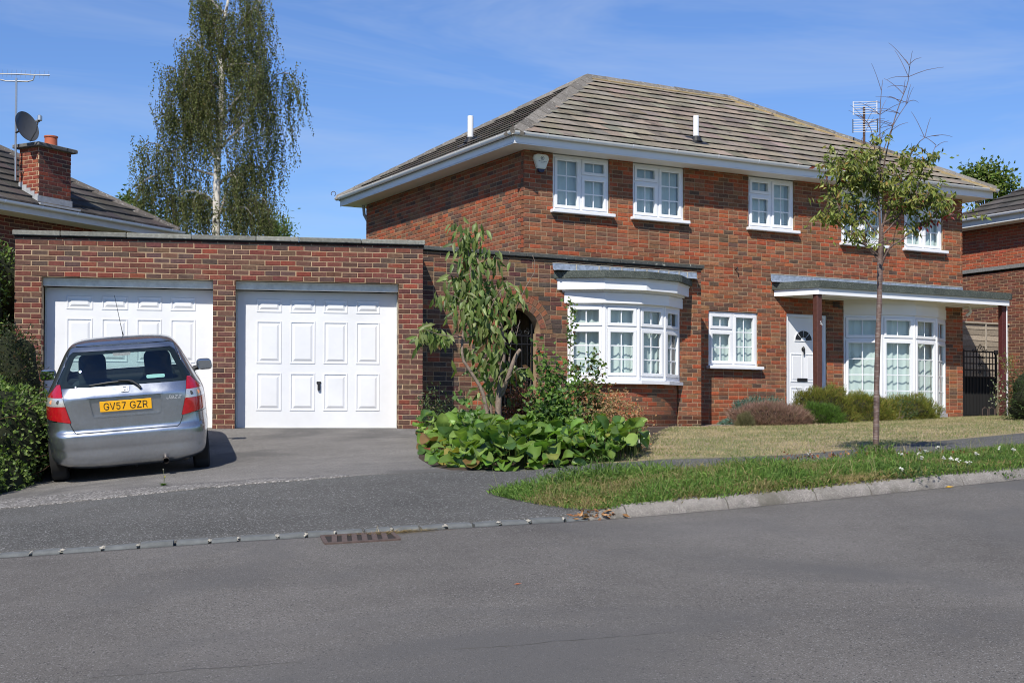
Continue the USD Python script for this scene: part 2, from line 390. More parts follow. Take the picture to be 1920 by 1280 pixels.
ground_mat('verge_soil', [(0.3, (0.10, 0.075, 0.045)), (0.55, (0.17, 0.13, 0.07)), (0.75, (0.07, 0.09, 0.03))], 2.5, fine=(110.0, 0.45), bump=0.015, bscale=90.0)
ground_mat('far_field', [(0.3, (0.06, 0.085, 0.03)), (0.7, (0.11, 0.13, 0.05))], 0.3, fine=(8.0, 0.3))
leafmat('leaf', 0.38, 0.45, 0.35)
leafmat('glossy_leaf', 0.30, 0.33, 0.5, 0.2)
leafmat('small_leaf', 0.30, 0.55, 0.3, 0.2)
leafmat('grass_blade', 0.35, 0.6, 0.2, 0.15)
leafmat('dry_leaf', 0.2, 0.8, 0.1, 0.3)
toned('bark', rough=0.9, spec=0.2, var=0.4, scale=22.0, bump=0.006, bscale=70.0)
toned('birch_bark', rough=0.8, spec=0.2, var=0.15, scale=8.0, bump=0.004, bscale=50.0, speck=[(5.0, 0.58, 0.64, (0.05, 0.045, 0.04))])
mat('cherry_bark', {'g': ('geometry', {}), 'at': ('attribute', {'attribute': 'tone'}), 'mp': ('mapping', {'scale': (9.0, 9.0, 75.0)}), 'n': ('noise_texture', {'scale': 1.0, 'detail': 3.0, 'roughness': 0.6}),
    'r': ('map_range', {'from_min': 0.52, 'from_max': 0.62, 'to_min': 0.0, 'to_max': 0.6, 'clamp': True}), 'm': ('mix_color', {'b': (0.27, 0.235, 0.21), 'use_clamp': False}),
    'n2': ('noise_texture', {'scale': 14.0, 'detail': 4.0}), 'r2': ('map_range', {'from_min': 0.3, 'from_max': 0.7, 'to_min': 0.6, 'to_max': 1.4}), 'c': ('mix_color', {'blend_type': 'multiply', 'fac': 1.0, 'use_clamp': False}),
    'b': ('bump', {'strength': 1.0, 'distance': 0.004}), 'p': ('principled_bsdf', {'roughness': 0.5})},
    [('g.position', 'mp.vector'), ('mp.vector', 'n.vector'), ('n.fac', 'r.value'), ('r.result', 'm.fac'), ('at.color', 'm.a'), ('g.position', 'n2.vector'), ('n2.fac', 'r2.value'), ('m.result', 'c.a'), ('r2.result', 'c.b'), ('c.result', 'p.base_color'), ('n.fac', 'b.height'), ('b.normal', 'p.normal')], 'p.BSDF')
plain('iron', (0.012, 0.012, 0.013), rough=0.5, var=0.3, spec=0.4)
plain('rusty_iron', (0.085, 0.058, 0.048), rough=0.8, var=0.4, scale=30.0, bump=0.002)
plain('drain_dark', (0.02, 0.015, 0.012), rough=0.95)
toned('grey_wood', rough=0.85, spec=0.2, var=0.3, scale=24.0, bump=0.003, bscale=60.0)
plain('aerial_metal', (0.48, 0.48, 0.47), rough=0.35, metallic=0.8, var=0.1)
plain('aerial_white', (0.72, 0.72, 0.72), rough=0.4, metallic=0.3, var=0.05)
plain('aerial_rust', (0.09, 0.05, 0.04), rough=0.8, var=0.3)
plain('dish_grey', (0.050, 0.052, 0.056), rough=0.38, var=0.1, spec=0.5)
plain('terracotta', (0.40, 0.105, 0.05), rough=0.75, var=0.12)
plain('black_plastic', (0.014, 0.014, 0.015), rough=0.45, var=0.1)
plain('matt_black', (0.008, 0.008, 0.008), rough=0.9, var=0.1)
plain('pipe_white', (0.74, 0.75, 0.76), rough=0.4, var=0.03)
plain('alarm_white', (0.74, 0.74, 0.66), rough=0.4, var=0.02)
plain('alarm_navy', (0.012, 0.012, 0.045), rough=0.3, var=0.02)
plain('print_grey', (0.10, 0.11, 0.16), rough=0.5, var=0.02)
# car
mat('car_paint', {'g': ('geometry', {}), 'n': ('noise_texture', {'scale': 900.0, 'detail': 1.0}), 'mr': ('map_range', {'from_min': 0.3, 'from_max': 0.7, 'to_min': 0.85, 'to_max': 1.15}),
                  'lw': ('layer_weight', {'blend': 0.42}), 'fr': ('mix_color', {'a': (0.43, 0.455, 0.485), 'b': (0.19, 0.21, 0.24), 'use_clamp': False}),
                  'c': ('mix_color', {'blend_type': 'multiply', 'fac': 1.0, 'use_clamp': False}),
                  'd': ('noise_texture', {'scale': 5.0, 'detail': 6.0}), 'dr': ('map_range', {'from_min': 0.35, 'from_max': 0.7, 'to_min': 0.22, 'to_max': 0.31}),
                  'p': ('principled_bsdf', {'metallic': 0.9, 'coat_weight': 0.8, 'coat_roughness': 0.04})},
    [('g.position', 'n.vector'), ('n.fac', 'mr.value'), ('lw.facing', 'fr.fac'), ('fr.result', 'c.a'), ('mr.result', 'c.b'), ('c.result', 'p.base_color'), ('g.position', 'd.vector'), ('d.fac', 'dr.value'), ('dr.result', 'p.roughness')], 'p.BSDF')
plain('tyre', (0.009, 0.009, 0.009), rough=0.85, var=0.25, scale=20.0)
plain('wheel_silver', (0.42, 0.43, 0.44), rough=0.35, metallic=0.8)
plain('exhaust', (0.18, 0.15, 0.13), rough=0.45, metallic=0.7, var=0.3)
plain('chrome', (0.72, 0.73, 0.75), rough=0.3, metallic=0.6, var=0.02)
plain('lamp_red', (0.36, 0.004, 0.010), rough=0.12, var=0.25, scale=28.0, spec=0.6, coat=1.0)
plain('lamp_clear', (0.62, 0.60, 0.58), rough=0.14, metallic=0.5, var=0.3, scale=60.0, coat=1.0)
plain('lamp_amber', (0.72, 0.25, 0.09), rough=0.2, var=0.2, coat=1.0)
plain('lamp_dark', (0.06, 0.06, 0.06), rough=0.2, var=0.2)
plain('plate_yellow', (0.80, 0.40, 0.012), rough=0.35, var=0.03)
plain('plate_black', (0.012, 0.012, 0.012), rough=0.5)
plain('seat_cloth', (0.03, 0.032, 0.034), rough=0.9, var=0.2)
plain('sticker', (0.50, 0.70, 0.66), rough=0.5, var=0.05)
plain('mirror_glass', (0.55, 0.62, 0.68), rough=0.03, metallic=1.0, var=0.0)
plain('lamp_pinkish', (0.42, 0.30, 0.30), rough=0.25, var=0.4, scale=90.0)
# ---------------------------------------------------------------- the lie of the land
# kerb line along the road: arc length s from the left, heading turning away to the right; z of the kerb foot and of the pavement's far edge
_S = np.arange(-60, 60.01, .05)
_PHI = np.clip(.1235 + .0509 * _S, -.04, .66)
_KX = np.concatenate([[0], np.cumsum(np.cos((_PHI[1:] + _PHI[:-1]) / 2) * .05)])
_KY = np.concatenate([[0], np.cumsum(np.sin((_PHI[1:] + _PHI[:-1]) / 2) * .05)])
_i0 = int(np.argmin(abs(_S)))
_KX += -3.4533 - _KX[_i0]; _KY += 9.5046 - _KY[_i0]
_ST = np.array([-60, -1, 0, .5, 1, 1.5, 2, 2.5, 3, 3.5, 4, 4.5, 5, 5.5, 6, 6.5, 7, 7.5, 8, 8.5, 9, 9.5, 60])
_ZK = np.array([-4.4, -.885, -.829, -.798, -.768, -.740, -.719, -.699, -.677, -.658, -.642, -.621, -.595, -.569, -.540, -.513, -.485, -.457, -.431, -.407, -.383, -.361, 1.9])
_ZI = np.array([-4.0, -.705, -.620, -.575, -.530, -.496, -.466, -.440, -.413, -.399, -.387, -.380, -.375, -.354, -.322, -.290, -.283, -.279, -.276, -.272, -.261, -.250, 2.2])
kerb_z = lambda s: np.interp(s, _ST, _ZK)
inner_z = lambda s: np.interp(s, _ST, _ZI)
_ktree = cKDTree(np.stack([_KX, _KY], 1))

def K(s, off=0.0):
    s = np.asarray(s, float)
    ph = np.interp(s, _S, _PHI)
    return np.stack([np.interp(s, _S, _KX) - np.sin(ph) * off, np.interp(s, _S, _KY) + np.cos(ph) * off], -1)

def so(xy):
    """arc length and signed distance from the kerb (positive on the houses' side)"""
    xy = np.asarray(xy, float)
    dd, i = _ktree.query(xy)
    ph = _PHI[i]
    return _S[i], -(xy[..., 0] - _KX[i]) * np.sin(ph) + (xy[..., 1] - _KY[i]) * np.cos(ph)

TH, TG = .5082, .1759
HF = Frame((.1986, 22.9562, 0), (math.cos(TH), math.sin(TH), 0), (math.sin(TH), -math.cos(TH), 0))       # house front
HS = Frame((.1986, 22.9562, 0), (-math.sin(TH), math.cos(TH), 0), (-math.cos(TH), -math.sin(TH), 0))     # house side, u runs back
GF = Frame((-7.053, 19.0905, 0), (math.cos(TG), math.sin(TG), 0), (math.sin(TG), -math.cos(TG), 0))      # garage front
WING = .80                                                                                               # how far the wing stands before the house

_ctl = []
for s_ in np.arange(-14, 20.1, 1.0):
    up = .02 + .085 * float(np.clip((s_ - 3.9) / .6, 0, 1))
    _ctl.append((*K(s_, 0.12), float(kerb_z(s_)) + up))
    _ctl.append((*K(s_, 3.4), float(inner_z(s_))))
    if s_ > 4.4:
        _ctl.append((*K(s_, 1.7), float(kerb_z(s_) * .5 + inner_z(s_) * .5) + .02))
for t_ in np.linspace(-.5, 6.2, 8):
    _ctl.append((*GF(t_, .05, 0)[:2], 0.0)); _ctl.append((*GF(t_, -.35, 0)[:2], 0.0))
_ctl += [(-5.08, 15.3, -.567), (-3.69, 15.68, -.42), (-5.73, 17.66, -.31), (-4.34, 18.04, -.163), (-1.17, 16.5, -.27)]
for t_ in (-2., -1., 0, 1., 2., 3.1):
    _ctl.append((*HF(t_, WING + .1, 0)[:2], .02))
for t_ in (4., 5.5, 7., 8.5, 10.5, 12.5):
    _ctl.append((*HF(t_, .1, 0)[:2], .045 + (t_ - 4) * .026)); _ctl.append((*HF(t_, -1.5, 0)[:2], .06 + (t_ - 4) * .026))
_ctl += [(-8, 18, -.2), (-7, 14.5, -.72), (-9, 13, -.92), (0, 40, .6), (-20, 40, .6), (20, 42, .9), (60, 80, 1.5), (-60, 80, 1.0), (0, 150, 1.5), (16, 26, .45), (20, 34, .8),
         (13, 21.5, .12), (-30, 14, -2.2), (-20, 20, -1.0), (-15, 26, -.1), (40, 40, 1.2), (200, 200, 2), (-200, 200, 1), (-7, 26, .1), (3, 30, .2)]
_ctl = np.array(_ctl)
_rbf = RBFInterpolator(_ctl[:, :2], _ctl[:, 2], kernel='linear', neighbors=None, smoothing=0.0)

def gz(xy):
    """height of the ground at points (n, 2)"""
    xy = np.atleast_2d(np.asarray(xy, float))
    s, o = so(xy)
    z = np.where(o >= 0.12, _rbf(xy), 0)
    road = kerb_z(s) + o * .078 * np.exp(o / 30.0) * (o > -25) + np.where(o <= -25, -.674, 0)
    lip = kerb_z(s) + (.02 + .085 * np.clip((s - 3.9) / .6, 0, 1)) * np.clip(o / .12, 0, 1)
    return np.where(o >= .12, z, np.where(o >= 0, lip, road))

def gz1(x, y):
    return float(gz([[x, y]])[0])

def sheet(rows, lift):
    """rows of plan points (n, m, 2) laid on the ground"""
    rows = np.asarray(rows, float)
    z = gz(rows.reshape(-1, 2)).reshape(rows.shape[:2]) + lift
    g = np.concatenate([rows, z[..., None]], -1)
    drop = np.array([0, 0, .05])
    g = np.concatenate([g[:1] - drop, g, g[-1:] - drop], 0)          # edges turned down into the ground
    g = np.concatenate([g[:, :1] - drop, g, g[:, -1:] - drop], 1)
    return loft(MB(), g)

def between(A, B, n):
    """interpolates two plan polylines into n + 1 rows"""
    A, B = np.asarray(A, float), np.asarray(B, float)
    return np.stack([A * (1 - k) + B * k for k in np.linspace(0, 1, n + 1)])

def dens(a, b, n):
    return np.stack([np.linspace(a[0], b[0], n), np.linspace(a[1], b[1], n)], 1)

def inpoly(poly, n, seed):
    """n random points inside a polygon"""
    r = np.random.default_rng(seed)
    x0, y0, x1, y1 = poly.bounds
    out = np.zeros((0, 2))
    while len(out) < n:
        p = r.uniform((x0, y0), (x1, y1), (n * 2, 2))
        out = np.vstack([out, p[shapely.contains_xy(poly, p[:, 0], p[:, 1])]])
    return out[:n]

# base ground: one sheet to the horizon, a little under everything laid on it
gx = np.concatenate([[-400, -200, -100, -60, -40, -28], np.arange(-20, 24.1, .5), [30, 40, 60, 100, 200, 400]])
gy = np.concatenate([[-300, -120, -60, -30], np.arange(-16, 9, 1.0), np.arange(9, 36.1, .5), [40, 46, 55, 70, 100, 160, 300, 700]])
XX, YY = np.meshgrid(gx, gy)
zz = gz(np.stack([XX.ravel(), YY.ravel()], 1)).reshape(XX.shape)
zz = np.where(np.hypot(XX, YY) > 150, np.clip(zz, -3, 1.5), zz)
_s_, _o_ = so(np.stack([XX.ravel(), YY.ravel()], 1))
zz -= np.where(_o_.reshape(XX.shape) < .3, .06, .035)
g_ = structure('ground')
obj('earth', loft(MB(), np.stack([XX, YY, zz], -1)), 'far_field', g_, smooth=True)

ss = np.concatenate([np.arange(-45, -8, 1.0), np.arange(-8, 16, .25), np.arange(16, 45, 1.0)])
offs = -np.concatenate([[0.0, .05, .3, .8], np.arange(1.4, 8.0, .8)])
r_ = structure('road')
obj('carriageway', sheet(np.stack([K(ss, o) for o in offs]), 0.0), 'asphalt_road', r_, smooth=True)
for _k, (_s0, _s1, _o) in enumerate(((.95, 1.75, -3.62), (2.35, 3.30, -3.60))):
    _t = np.linspace(_s0, _s1, 26)
    _n = meshkit.fbm(np.column_stack([_t * 9, _t * 0 + _k, _t * 0]), 3, 4)
    _w = .011 * np.sin(np.linspace(0, PI, 26)) * (.4 + 1.2 * _n)
    seam_c = K(_t, _o + .05 * (_n - .5))
    obj('tar_seam', sheet(np.stack([seam_c, seam_c + np.stack([0 * _w, _w], 1)]), .002), 'tar_seam', r_)

p_ = structure('pavement')
obj('footway', sheet(np.stack([K(ss, o) for o in np.concatenate([[.12], np.linspace(.3, 3.4, 9), [3.65]])]), 0.004), 'asphalt_dark', p_, smooth=True)

inner = K(np.arange(-4.0, 4.3, .1), 3.4)
nin = len(inner)
gline = GF(np.stack([np.linspace(-1.2, 5.83, nin), np.full(nin, -.36), np.zeros(nin)], 1))[:, :2]
rows_ = []
for k in np.linspace(0, 1, 26):
    rows_.append(inner * (1 - k) + gline * k)
rows_ = np.array(rows_)
d_ = structure('driveway')
obj('tarmac', sheet(rows_, 0.008), 'asphalt_drive', d_, smooth=True)
edge_in = K(np.arange(-4.0, 2.9, .1), 3.36)
wob = .14 * (meshkit.fbm(np.column_stack([np.arange(len(edge_in)) * .31, np.zeros(len(edge_in)), np.zeros(len(edge_in))]), 4, 3) - .5) * 2
wid = np.interp(np.arange(len(edge_in)), [0, 20, 40, 55, len(edge_in)], [1.15, 1.0, .8, .45, .1])
outer_e = K(np.arange(-4.0, 2.9, .1), 3.36 + wid + wob)
obj('loose_gravel_edge', sheet(between(edge_in + np.stack([0 * wob, wob * .5], 1), outer_e, 5), 0.012), 'gravel_edge', d_, smooth=True)

# lawn and border
lawn_poly = Polygon(np.vstack([K(np.arange(6.3, 20, .3), 3.38), HF(np.array([(14., .6, 0), (10.6, .35, 0), (7.0, .45, 0), (4.0, 1.05, 0), (3.2, 1.28, 0), (2.0, 1.5, 0)]))[:, :2]]))
lawn_in = K(np.linspace(6.0, 24, 70), 3.36)
lawn_out = np.array([np.interp(np.linspace(0, 1, 70), np.linspace(0, 1, 7), c) for c in HF(np.array([(1.6, 1.25, 0), (3.1, 1.22, 0), (4.0, 1.0, 0), (7.0, .02, 0), (10.5, .02, 0), (14, .02, 0), (20, 0, 0)]))[:, :2].T]).T
l_ = structure('lawn')
obj('turf', sheet(between(lawn_in, lawn_out, 22), 0.010), 'turf', l_, smooth=True)
bed_poly = Polygon(np.vstack([np.array([(-1.26, 20.0), (-1.22, 18.4), (-1.15, 17.0), (-1.08, 15.6), (-.85, 14.3), (-.62, 13.75)]), K(np.arange(4.1, 6.7, .2), 3.38), HF(np.array([(2.2, 1.3, 0), (2.4, WING, 0), (-1.6, WING, 0)]))[:, :2]]))
b_ = structure('flower_bed')
bedA = np.array([np.interp(np.linspace(0, 1, 40), np.linspace(0, 1, 6), c) for c in np.array([(-1.26, 20.0), (-1.22, 18.4), (-1.15, 17.0), (-1.08, 15.6), (-.85, 14.3), (-.62, 13.75)]).T]).T
bedB = np.array([np.interp(np.linspace(0, 1, 40), np.linspace(0, 1, 4), c) for c in np.vstack([HF(np.array([(0.5, WING + .02, 0), (2.4, WING + .02, 0), (2.2, 1.3, 0)]))[:, :2], K(6.6, 3.38)[None]]).T]).T
obj('earth', sheet(between(bedA, bedB, 20), 0.014), 'soil', b_, smooth=True)
w_ = structure('path')
pathA = HF(np.stack([np.linspace(1.6, 3.7, 12), np.full(12, WING + .02), np.zeros(12)], 1))[:, :2]
pathA[-4:] = HF(np.stack([np.linspace(3.2, 5.0, 4), np.full(4, .05), np.zeros(4)], 1))[:, :2]
pathB = HF(np.stack([np.linspace(1.5, 4.6, 12), np.linspace(WING + .5, .85, 12), np.zeros(12)], 1))[:, :2]
obj('paving', sheet(between(pathA, pathB, 4), 0.016), 'path_slab', w_, smooth=True)

# verge between road and pavement
vs = np.concatenate([np.arange(3.95, 10, .15), np.arange(10, 24, .5)])
wv = np.interp(vs, [3.95, 4.3, 5.2, 6, 24], [1.62, 1.72, 1.75, 1.7, 1.7])
v0 = np.interp(vs, [3.95, 4.1, 4.3, 24], [1.45, .7, .14, .14])
v_ = structure('verge')
obj('earth', sheet(between(np.array([K(a, b) for a, b in zip(vs, v0)]), np.array([K(a, b) for a, b in zip(vs, wv)]), 8), 0.005), 'verge_soil', v_, smooth=True)
verge_poly = Polygon(np.vstack([np.array([K(a, b) for a, b in zip(vs, v0)]), np.array([K(a, b) for a, b in zip(vs, wv)])[::-1]])).buffer(0)

# dropped kerb of small setts with white mortar blobs, then full kerbstones
kb = structure('kerb')
joints = [-.72, -.46, -.159, .069, .278, .561, .806, 1.057, 1.302, 1.506, 1.785, 1.99, 2.2, 2.41, 2.62, 2.83, 3.03, 3.24, 3.45, 3.69, 3.97, 4.17]
def kerb_piece(s0, s1, w, h0, h1, ch, mb=None, n=5, back=0.0, jit=0.0):
    """a stone along the kerb line: foot at the road, splayed face"""
    mb = mb or MB()
    rows = []
    for s in np.linspace(s0, s1, n):
        e = 1.0 if s0 + 1e-6 < s < s1 - 1e-6 else 0.97
        zf = float(kerb_z(s))
        hh = (h0 + (h1 - h0) * (s - s0) / (s1 - s0)) * e
        prof = [(-.004, -.10), (-.004, .004), (ch * .35, hh * .55), (ch, hh * .93), (ch + .025, hh), (w * .97, hh + .004), (w, hh - .008), (w, -.10)]
        ring = []
        for a, b in prof:
            q = K(s, a + back)
            ring.append((q[0], q[1], zf + b + jit))
        rows.append(ring)
    loft(mb, np.array(rows), closed=True)
    for ring, flip in ((rows[0], True), (rows[-1], False)):
        r = np.array(ring); f = np.array([(0, k, k + 1) for k in range(1, len(r) - 1)])
        mb.add(r, f[:, ::-1] if flip else f)
    return mb
for a, b in zip(joints[:-1], joints[1:]):
    obj('kerb_block', kerb_piece(a + .012, b - .012, .10, .028 + rng.uniform(-.006, .008), .028 + rng.uniform(-.006, .008), .018), 'kerb_block', kb, smooth=40)
for a in joints[1:-1]:
    if rng.random() < .8:
        c = K(a, .045); r0 = rng.uniform(.010, .030)
        m = trimesh.creation.icosphere(subdivisions=2, radius=1.0)
        v = m.vertices * (1 + .9 * (meshkit.noise(m.vertices * 2.2 + a * 7)[:, None] - .5))
        v = v * [r0, .045, .015] + [c[0], c[1], float(kerb_z(a)) + .016]
        obj('mortar_blob', MB().add(v, m.faces), 'mortar_white', kb, smooth=True)
kj = [4.17, 4.489, 5.40, 6.268, 6.853, 7.95, 8.87, 9.79, 10.7, 11.6]
for i, (a, b) in enumerate(zip(kj[:-1], kj[1:])):
    h = .095 + rng.uniform(-.006, .006)
    obj('kerbstone', kerb_piece(a + .005, b - .005, .125, h * (.30 if i == 0 else 1), h, .055, n=9), 'kerb_stone', kb, smooth=40)
far_k = MB()
for a in np.arange(11.6, 30, .915):
    kerb_piece(a + .005, a + .91, .125, .095, .095, .055, far_k, n=4)
for a in np.arange(-20, -.75, .25):
    kerb_piece(a + .012, a + .238, .10, .028, .028, .018, far_k, n=3)
obj('kerbstones', far_k, 'kerb_stone', kb, smooth=40, kind='stuff')

# road gully grate: rusty bars in a frame
s0, s1, nb = 2.11, 2.60, 6
c0 = K((s0 + s1) / 2, -.17)
gr = thing('drain_grate', 'rusty iron drain grate in the gutter below the dropped kerb', 'drain grate', (*c0, gz1(*c0)))
def road_pt(s, o, dz):
    q = K(s, o); return np.array([q[0], q[1], float(gz(q[None])[0]) + dz])
def road_bar(s_a, s_b, o_a, o_b, h=.012, skew=0.0):
    mb = MB(); v = []
    for dz in (-.02, h):
        v += [road_pt(s_a, o_a, dz), road_pt(s_b, o_a, dz), road_pt(s_b + skew, o_b, dz), road_pt(s_a + skew, o_b, dz)]
    return mb.add(v, [(0, 3, 2, 1), (4, 5, 6, 7), (0, 1, 5, 4), (1, 2, 6, 5), (2, 3, 7, 6), (3, 0, 4, 7)])
obj('sump', road_bar(s0, s1, -.33, -.02, .003), 'drain_dark', gr)
for a in ((s0 - .02, s1 + .02, -.355, -.325), (s0 - .02, s1 + .02, -.02, .0), (s0 - .025, s0 + .005, -.325, -.02), (s1 - .005, s1 + .025, -.325, -.02)):
    obj('frame', road_bar(*a), 'rusty_iron', gr)
for k in range(nb):
    sa = s0 + .03 + k * (s1 - s0 - .06) / nb
    obj('bar', road_bar(sa, sa + .038, -.325, -.02, .011, skew=.03), 'rusty_iron', gr)
# ---------------------------------------------------------------- brickwork
HOUSE_BRICKS = [((.34, .088, .040), 5), ((.285, .078, .038), 5), ((.26, .098, .052), 6), ((.22, .096, .054), 5), ((.27, .122, .064), 4), ((.155, .082, .053), 3.5), ((.115, .068, .050), 1.8), ((.19, .078, .046), 4)]
WING_BRICKS = [((.17, .085, .052), 5), ((.12, .075, .052), 4), ((.26, .09, .048), 3), ((.34, .092, .045), 2), ((.075, .058, .05), 4), ((.20, .115, .065), 3), ((.10, .045, .038), 2)]
GARAGE_BRICKS = [((.145, .052, .040), 5), ((.115, .056, .044), 5), ((.17, .052, .038), 3), ((.22, .056, .036), 1), ((.095, .060, .050), 4), ((.13, .070, .050), 4), ((.11, .045, .038), 3)]

def pick(palette, r):
    w = np.array([p[1] for p in palette], float)
    c = np.array(palette[r.choice(len(palette), p=w / w.sum())][0])
    return c * r.uniform(.86, 1.14) * (1 + r.normal(0, .04, 3))

def brick_mesh(F, poly, b, col, r, deep=.03, ch=.005):
    """one clipped brick: chamfered box when whole, else a prism"""
    mb = MB()
    x0, y0, x1, y1 = poly.bounds
    if poly.area > .985 * (x1 - x0) * (y1 - y0):
        j = r.uniform(-.0015, .0015, 8)
        p = np.array([(x0 + j[0], y0 + j[1]), (x1 + j[2], y0 + j[3]), (x1 + j[4], y1 + j[5]), (x0 + j[6], y1 + j[7])])
        q = p + ch * np.array([(1, 1), (-1, 1), (-1, -1), (1, -1)])
        v = np.vstack([np.column_stack([p[:, 0], np.full(4, b - deep), p[:, 1]]), np.column_stack([p[:, 0], np.full(4, b - ch), p[:, 1]]), np.column_stack([q[:, 0], np.full(4, b) + r.uniform(-.001, .001), q[:, 1]])])
        f = [(8, 9, 10, 11)]
        for k in range(4):
            m = (k + 1) % 4
            f += [(k, m, 4 + m, 4 + k), (4 + k, 4 + m, 8 + m, 8 + k)]
        f = np.array(f)
        mb.add(F(v), f if F.left else f[:, ::-1], col)
    else:
        extrude(mb, F, poly, b - deep, b, col)
    return mb

def lay_bricks(F, poly, palette, seed, z0=0.0, u0=0.0, b=0.0, headers=0.0, course=.075, dark_below=None):
    """stretcher bond over a region in (u, z): list of (centre, mesh)"""
    r = np.random.default_rng(seed)
    x0, y0, x1, y1 = poly.bounds
    out = []
    prep = shapely.prepared.prep(poly)
    for k in range(int(math.floor((y0 - z0) / course)), int(math.ceil((y1 - z0) / course))):
        zz = z0 + k * course
        u = x0 - ((x0 - u0) % .225) - .225 + (.1125 if k % 2 else 0)
        while u < x1:
            L = .225
            if headers and r.random() < headers:
                L = .1125
            ju, jz = r.uniform(-.003, .003), r.uniform(-.0015, .0015)
            rect = sbox(u + .005 + ju, zz + .005 + jz, u + L - .005 + ju, zz + course - .005 + jz)
            if prep.intersects(rect):
                g = rect if prep.contains(rect) else rect.intersection(poly)
                for q in getattr(g, 'geoms', [g]):
                    if q.geom_type == 'Polygon' and q.area > .0007:
                        c = pick(palette, r)
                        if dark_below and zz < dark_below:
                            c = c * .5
                        qc = q.centroid
                        out.append((F(qc.x, 0, qc.y), brick_mesh(F, q, b + r.uniform(-.0025, .002), c, r)))
            u += L
    return out

def emit_pieces(pieces, parent, name, material, limit=300, mass='bricks'):
    """the largest in the photo as parts, what is left as one part of kind stuff"""
    d = [np.linalg.norm(c - np.array([0, 0, EYE])) for c, _ in pieces]
    order = np.argsort(d)
    for i in order[:limit]:
        obj(name, pieces[i][1], material, parent)
    rest = MB()
    for i in order[limit:]:
        v, f, c = pieces[i][1].arrays()
        rest.add(v, f, c)
    if len(order) > limit:
        obj(mass, rest, material, parent, kind='stuff')

def slab(name, F, poly, b0, b1, material, parent, **k):
    return obj(name, extrude(MB(), F, poly, b0, b1), material, parent, **k)

def coping(F, u0, u1, b0, b1, z0, z1, joints, parent, seed, tone=(.20, .20, .185)):
    r = np.random.default_rng(seed)
    cuts = [u0] + list(joints) + [u1]
    for a, c in zip(cuts[:-1], cuts[1:]):
        t = np.array(tone) * r.uniform(.8, 1.2)
        jz = r.uniform(-.003, .003)
        obj('coping_stone', cbox(MB(), F, a + .004, c - .004, b0, b1 + r.uniform(-.003, .003), z0 + jz, z1 + jz, .008, t), 'coping_stone', parent)

# ---------------------------------------------------------------- windows
def wavy(F, u0, u1, z0, z1, b, seed, n=40, m=4):
    r = np.random.default_rng(seed)
    x = np.linspace(u0, u1, n)
    ph, fr = r.uniform(0, 6, 3), r.uniform(28, 46, 3)
    w = .016 * np.sin(x * fr[0] + ph[0]) + .010 * np.sin(x * fr[1] * 1.7 + ph[1]) + .004 * np.sin(x * fr[2] * 3.1 + ph[2])
    rows = []
    for k, z in enumerate(np.linspace(z0, z1, m)):
        rows.append(F(x, b + w * (1.1 - .25 * k / m), np.full(n, z)))
    return loft(MB(), np.array(rows))

def ring(mb, F, u0, u1, z0, z1, w, b0, b1, ch=.004, wb=None):
    wb = w if wb is None else wb
    cbox(mb, F, u0, u1, b0, b1, z0, z0 + wb, ch); cbox(mb, F, u0, u1, b0, b1, z1 - w, z1, ch)
    cbox(mb, F, u0, u0 + w, b0 + .0005, b1 - .0005, z0 + wb - ch, z1 - w + ch, ch); cbox(mb, F, u1 - w, u1, b0 + .0005, b1 - .0005, z0 + wb - ch, z1 - w + ch, ch)
    return mb

def sash(parent, F, u0, u1, z0, z1, b, nx, nz, w=.052, glassmat='window_glass'):
    s = obj('sash', ring(MB(), F, u0, u1, z0, z1, w, b - .05, b + .014, .005), 'upvc', parent)
    g0, g1, h0, h1 = u0 + w, u1 - w, z0 + w, z1 - w
    bar = .019
    bars = MB()
    for i in range(1, nx):
        x = g0 + (g1 - g0) * i / nx
        cbox(bars, F, x - bar / 2, x + bar / 2, b - .036, b - .020, h0, h1, .003)
    for k in range(1, nz):
        z = h0 + (h1 - h0) * k / nz
        cbox(bars, F, g0, g1, b - .0355, b - .0205, z - bar / 2, z + bar / 2, .003)
    if bars.n:
        obj('glazing_bars', bars, 'upvc', parent)
    for i in range(nx):
        for k in range(nz):
            a0, a1 = g0 + (g1 - g0) * i / nx - .002, g0 + (g1 - g0) * (i + 1) / nx + .002
            c0, c1 = h0 + (h1 - h0) * k / nz - .002, h0 + (h1 - h0) * (k + 1) / nz + .002
            obj('pane', MB().add(F(np.array([(a0, b - .028, c0), (a1, b - .028, c0), (a1, b - .028, c1), (a0, b - .028, c1)])), [(0, 1, 2, 3)]), glassmat, parent)

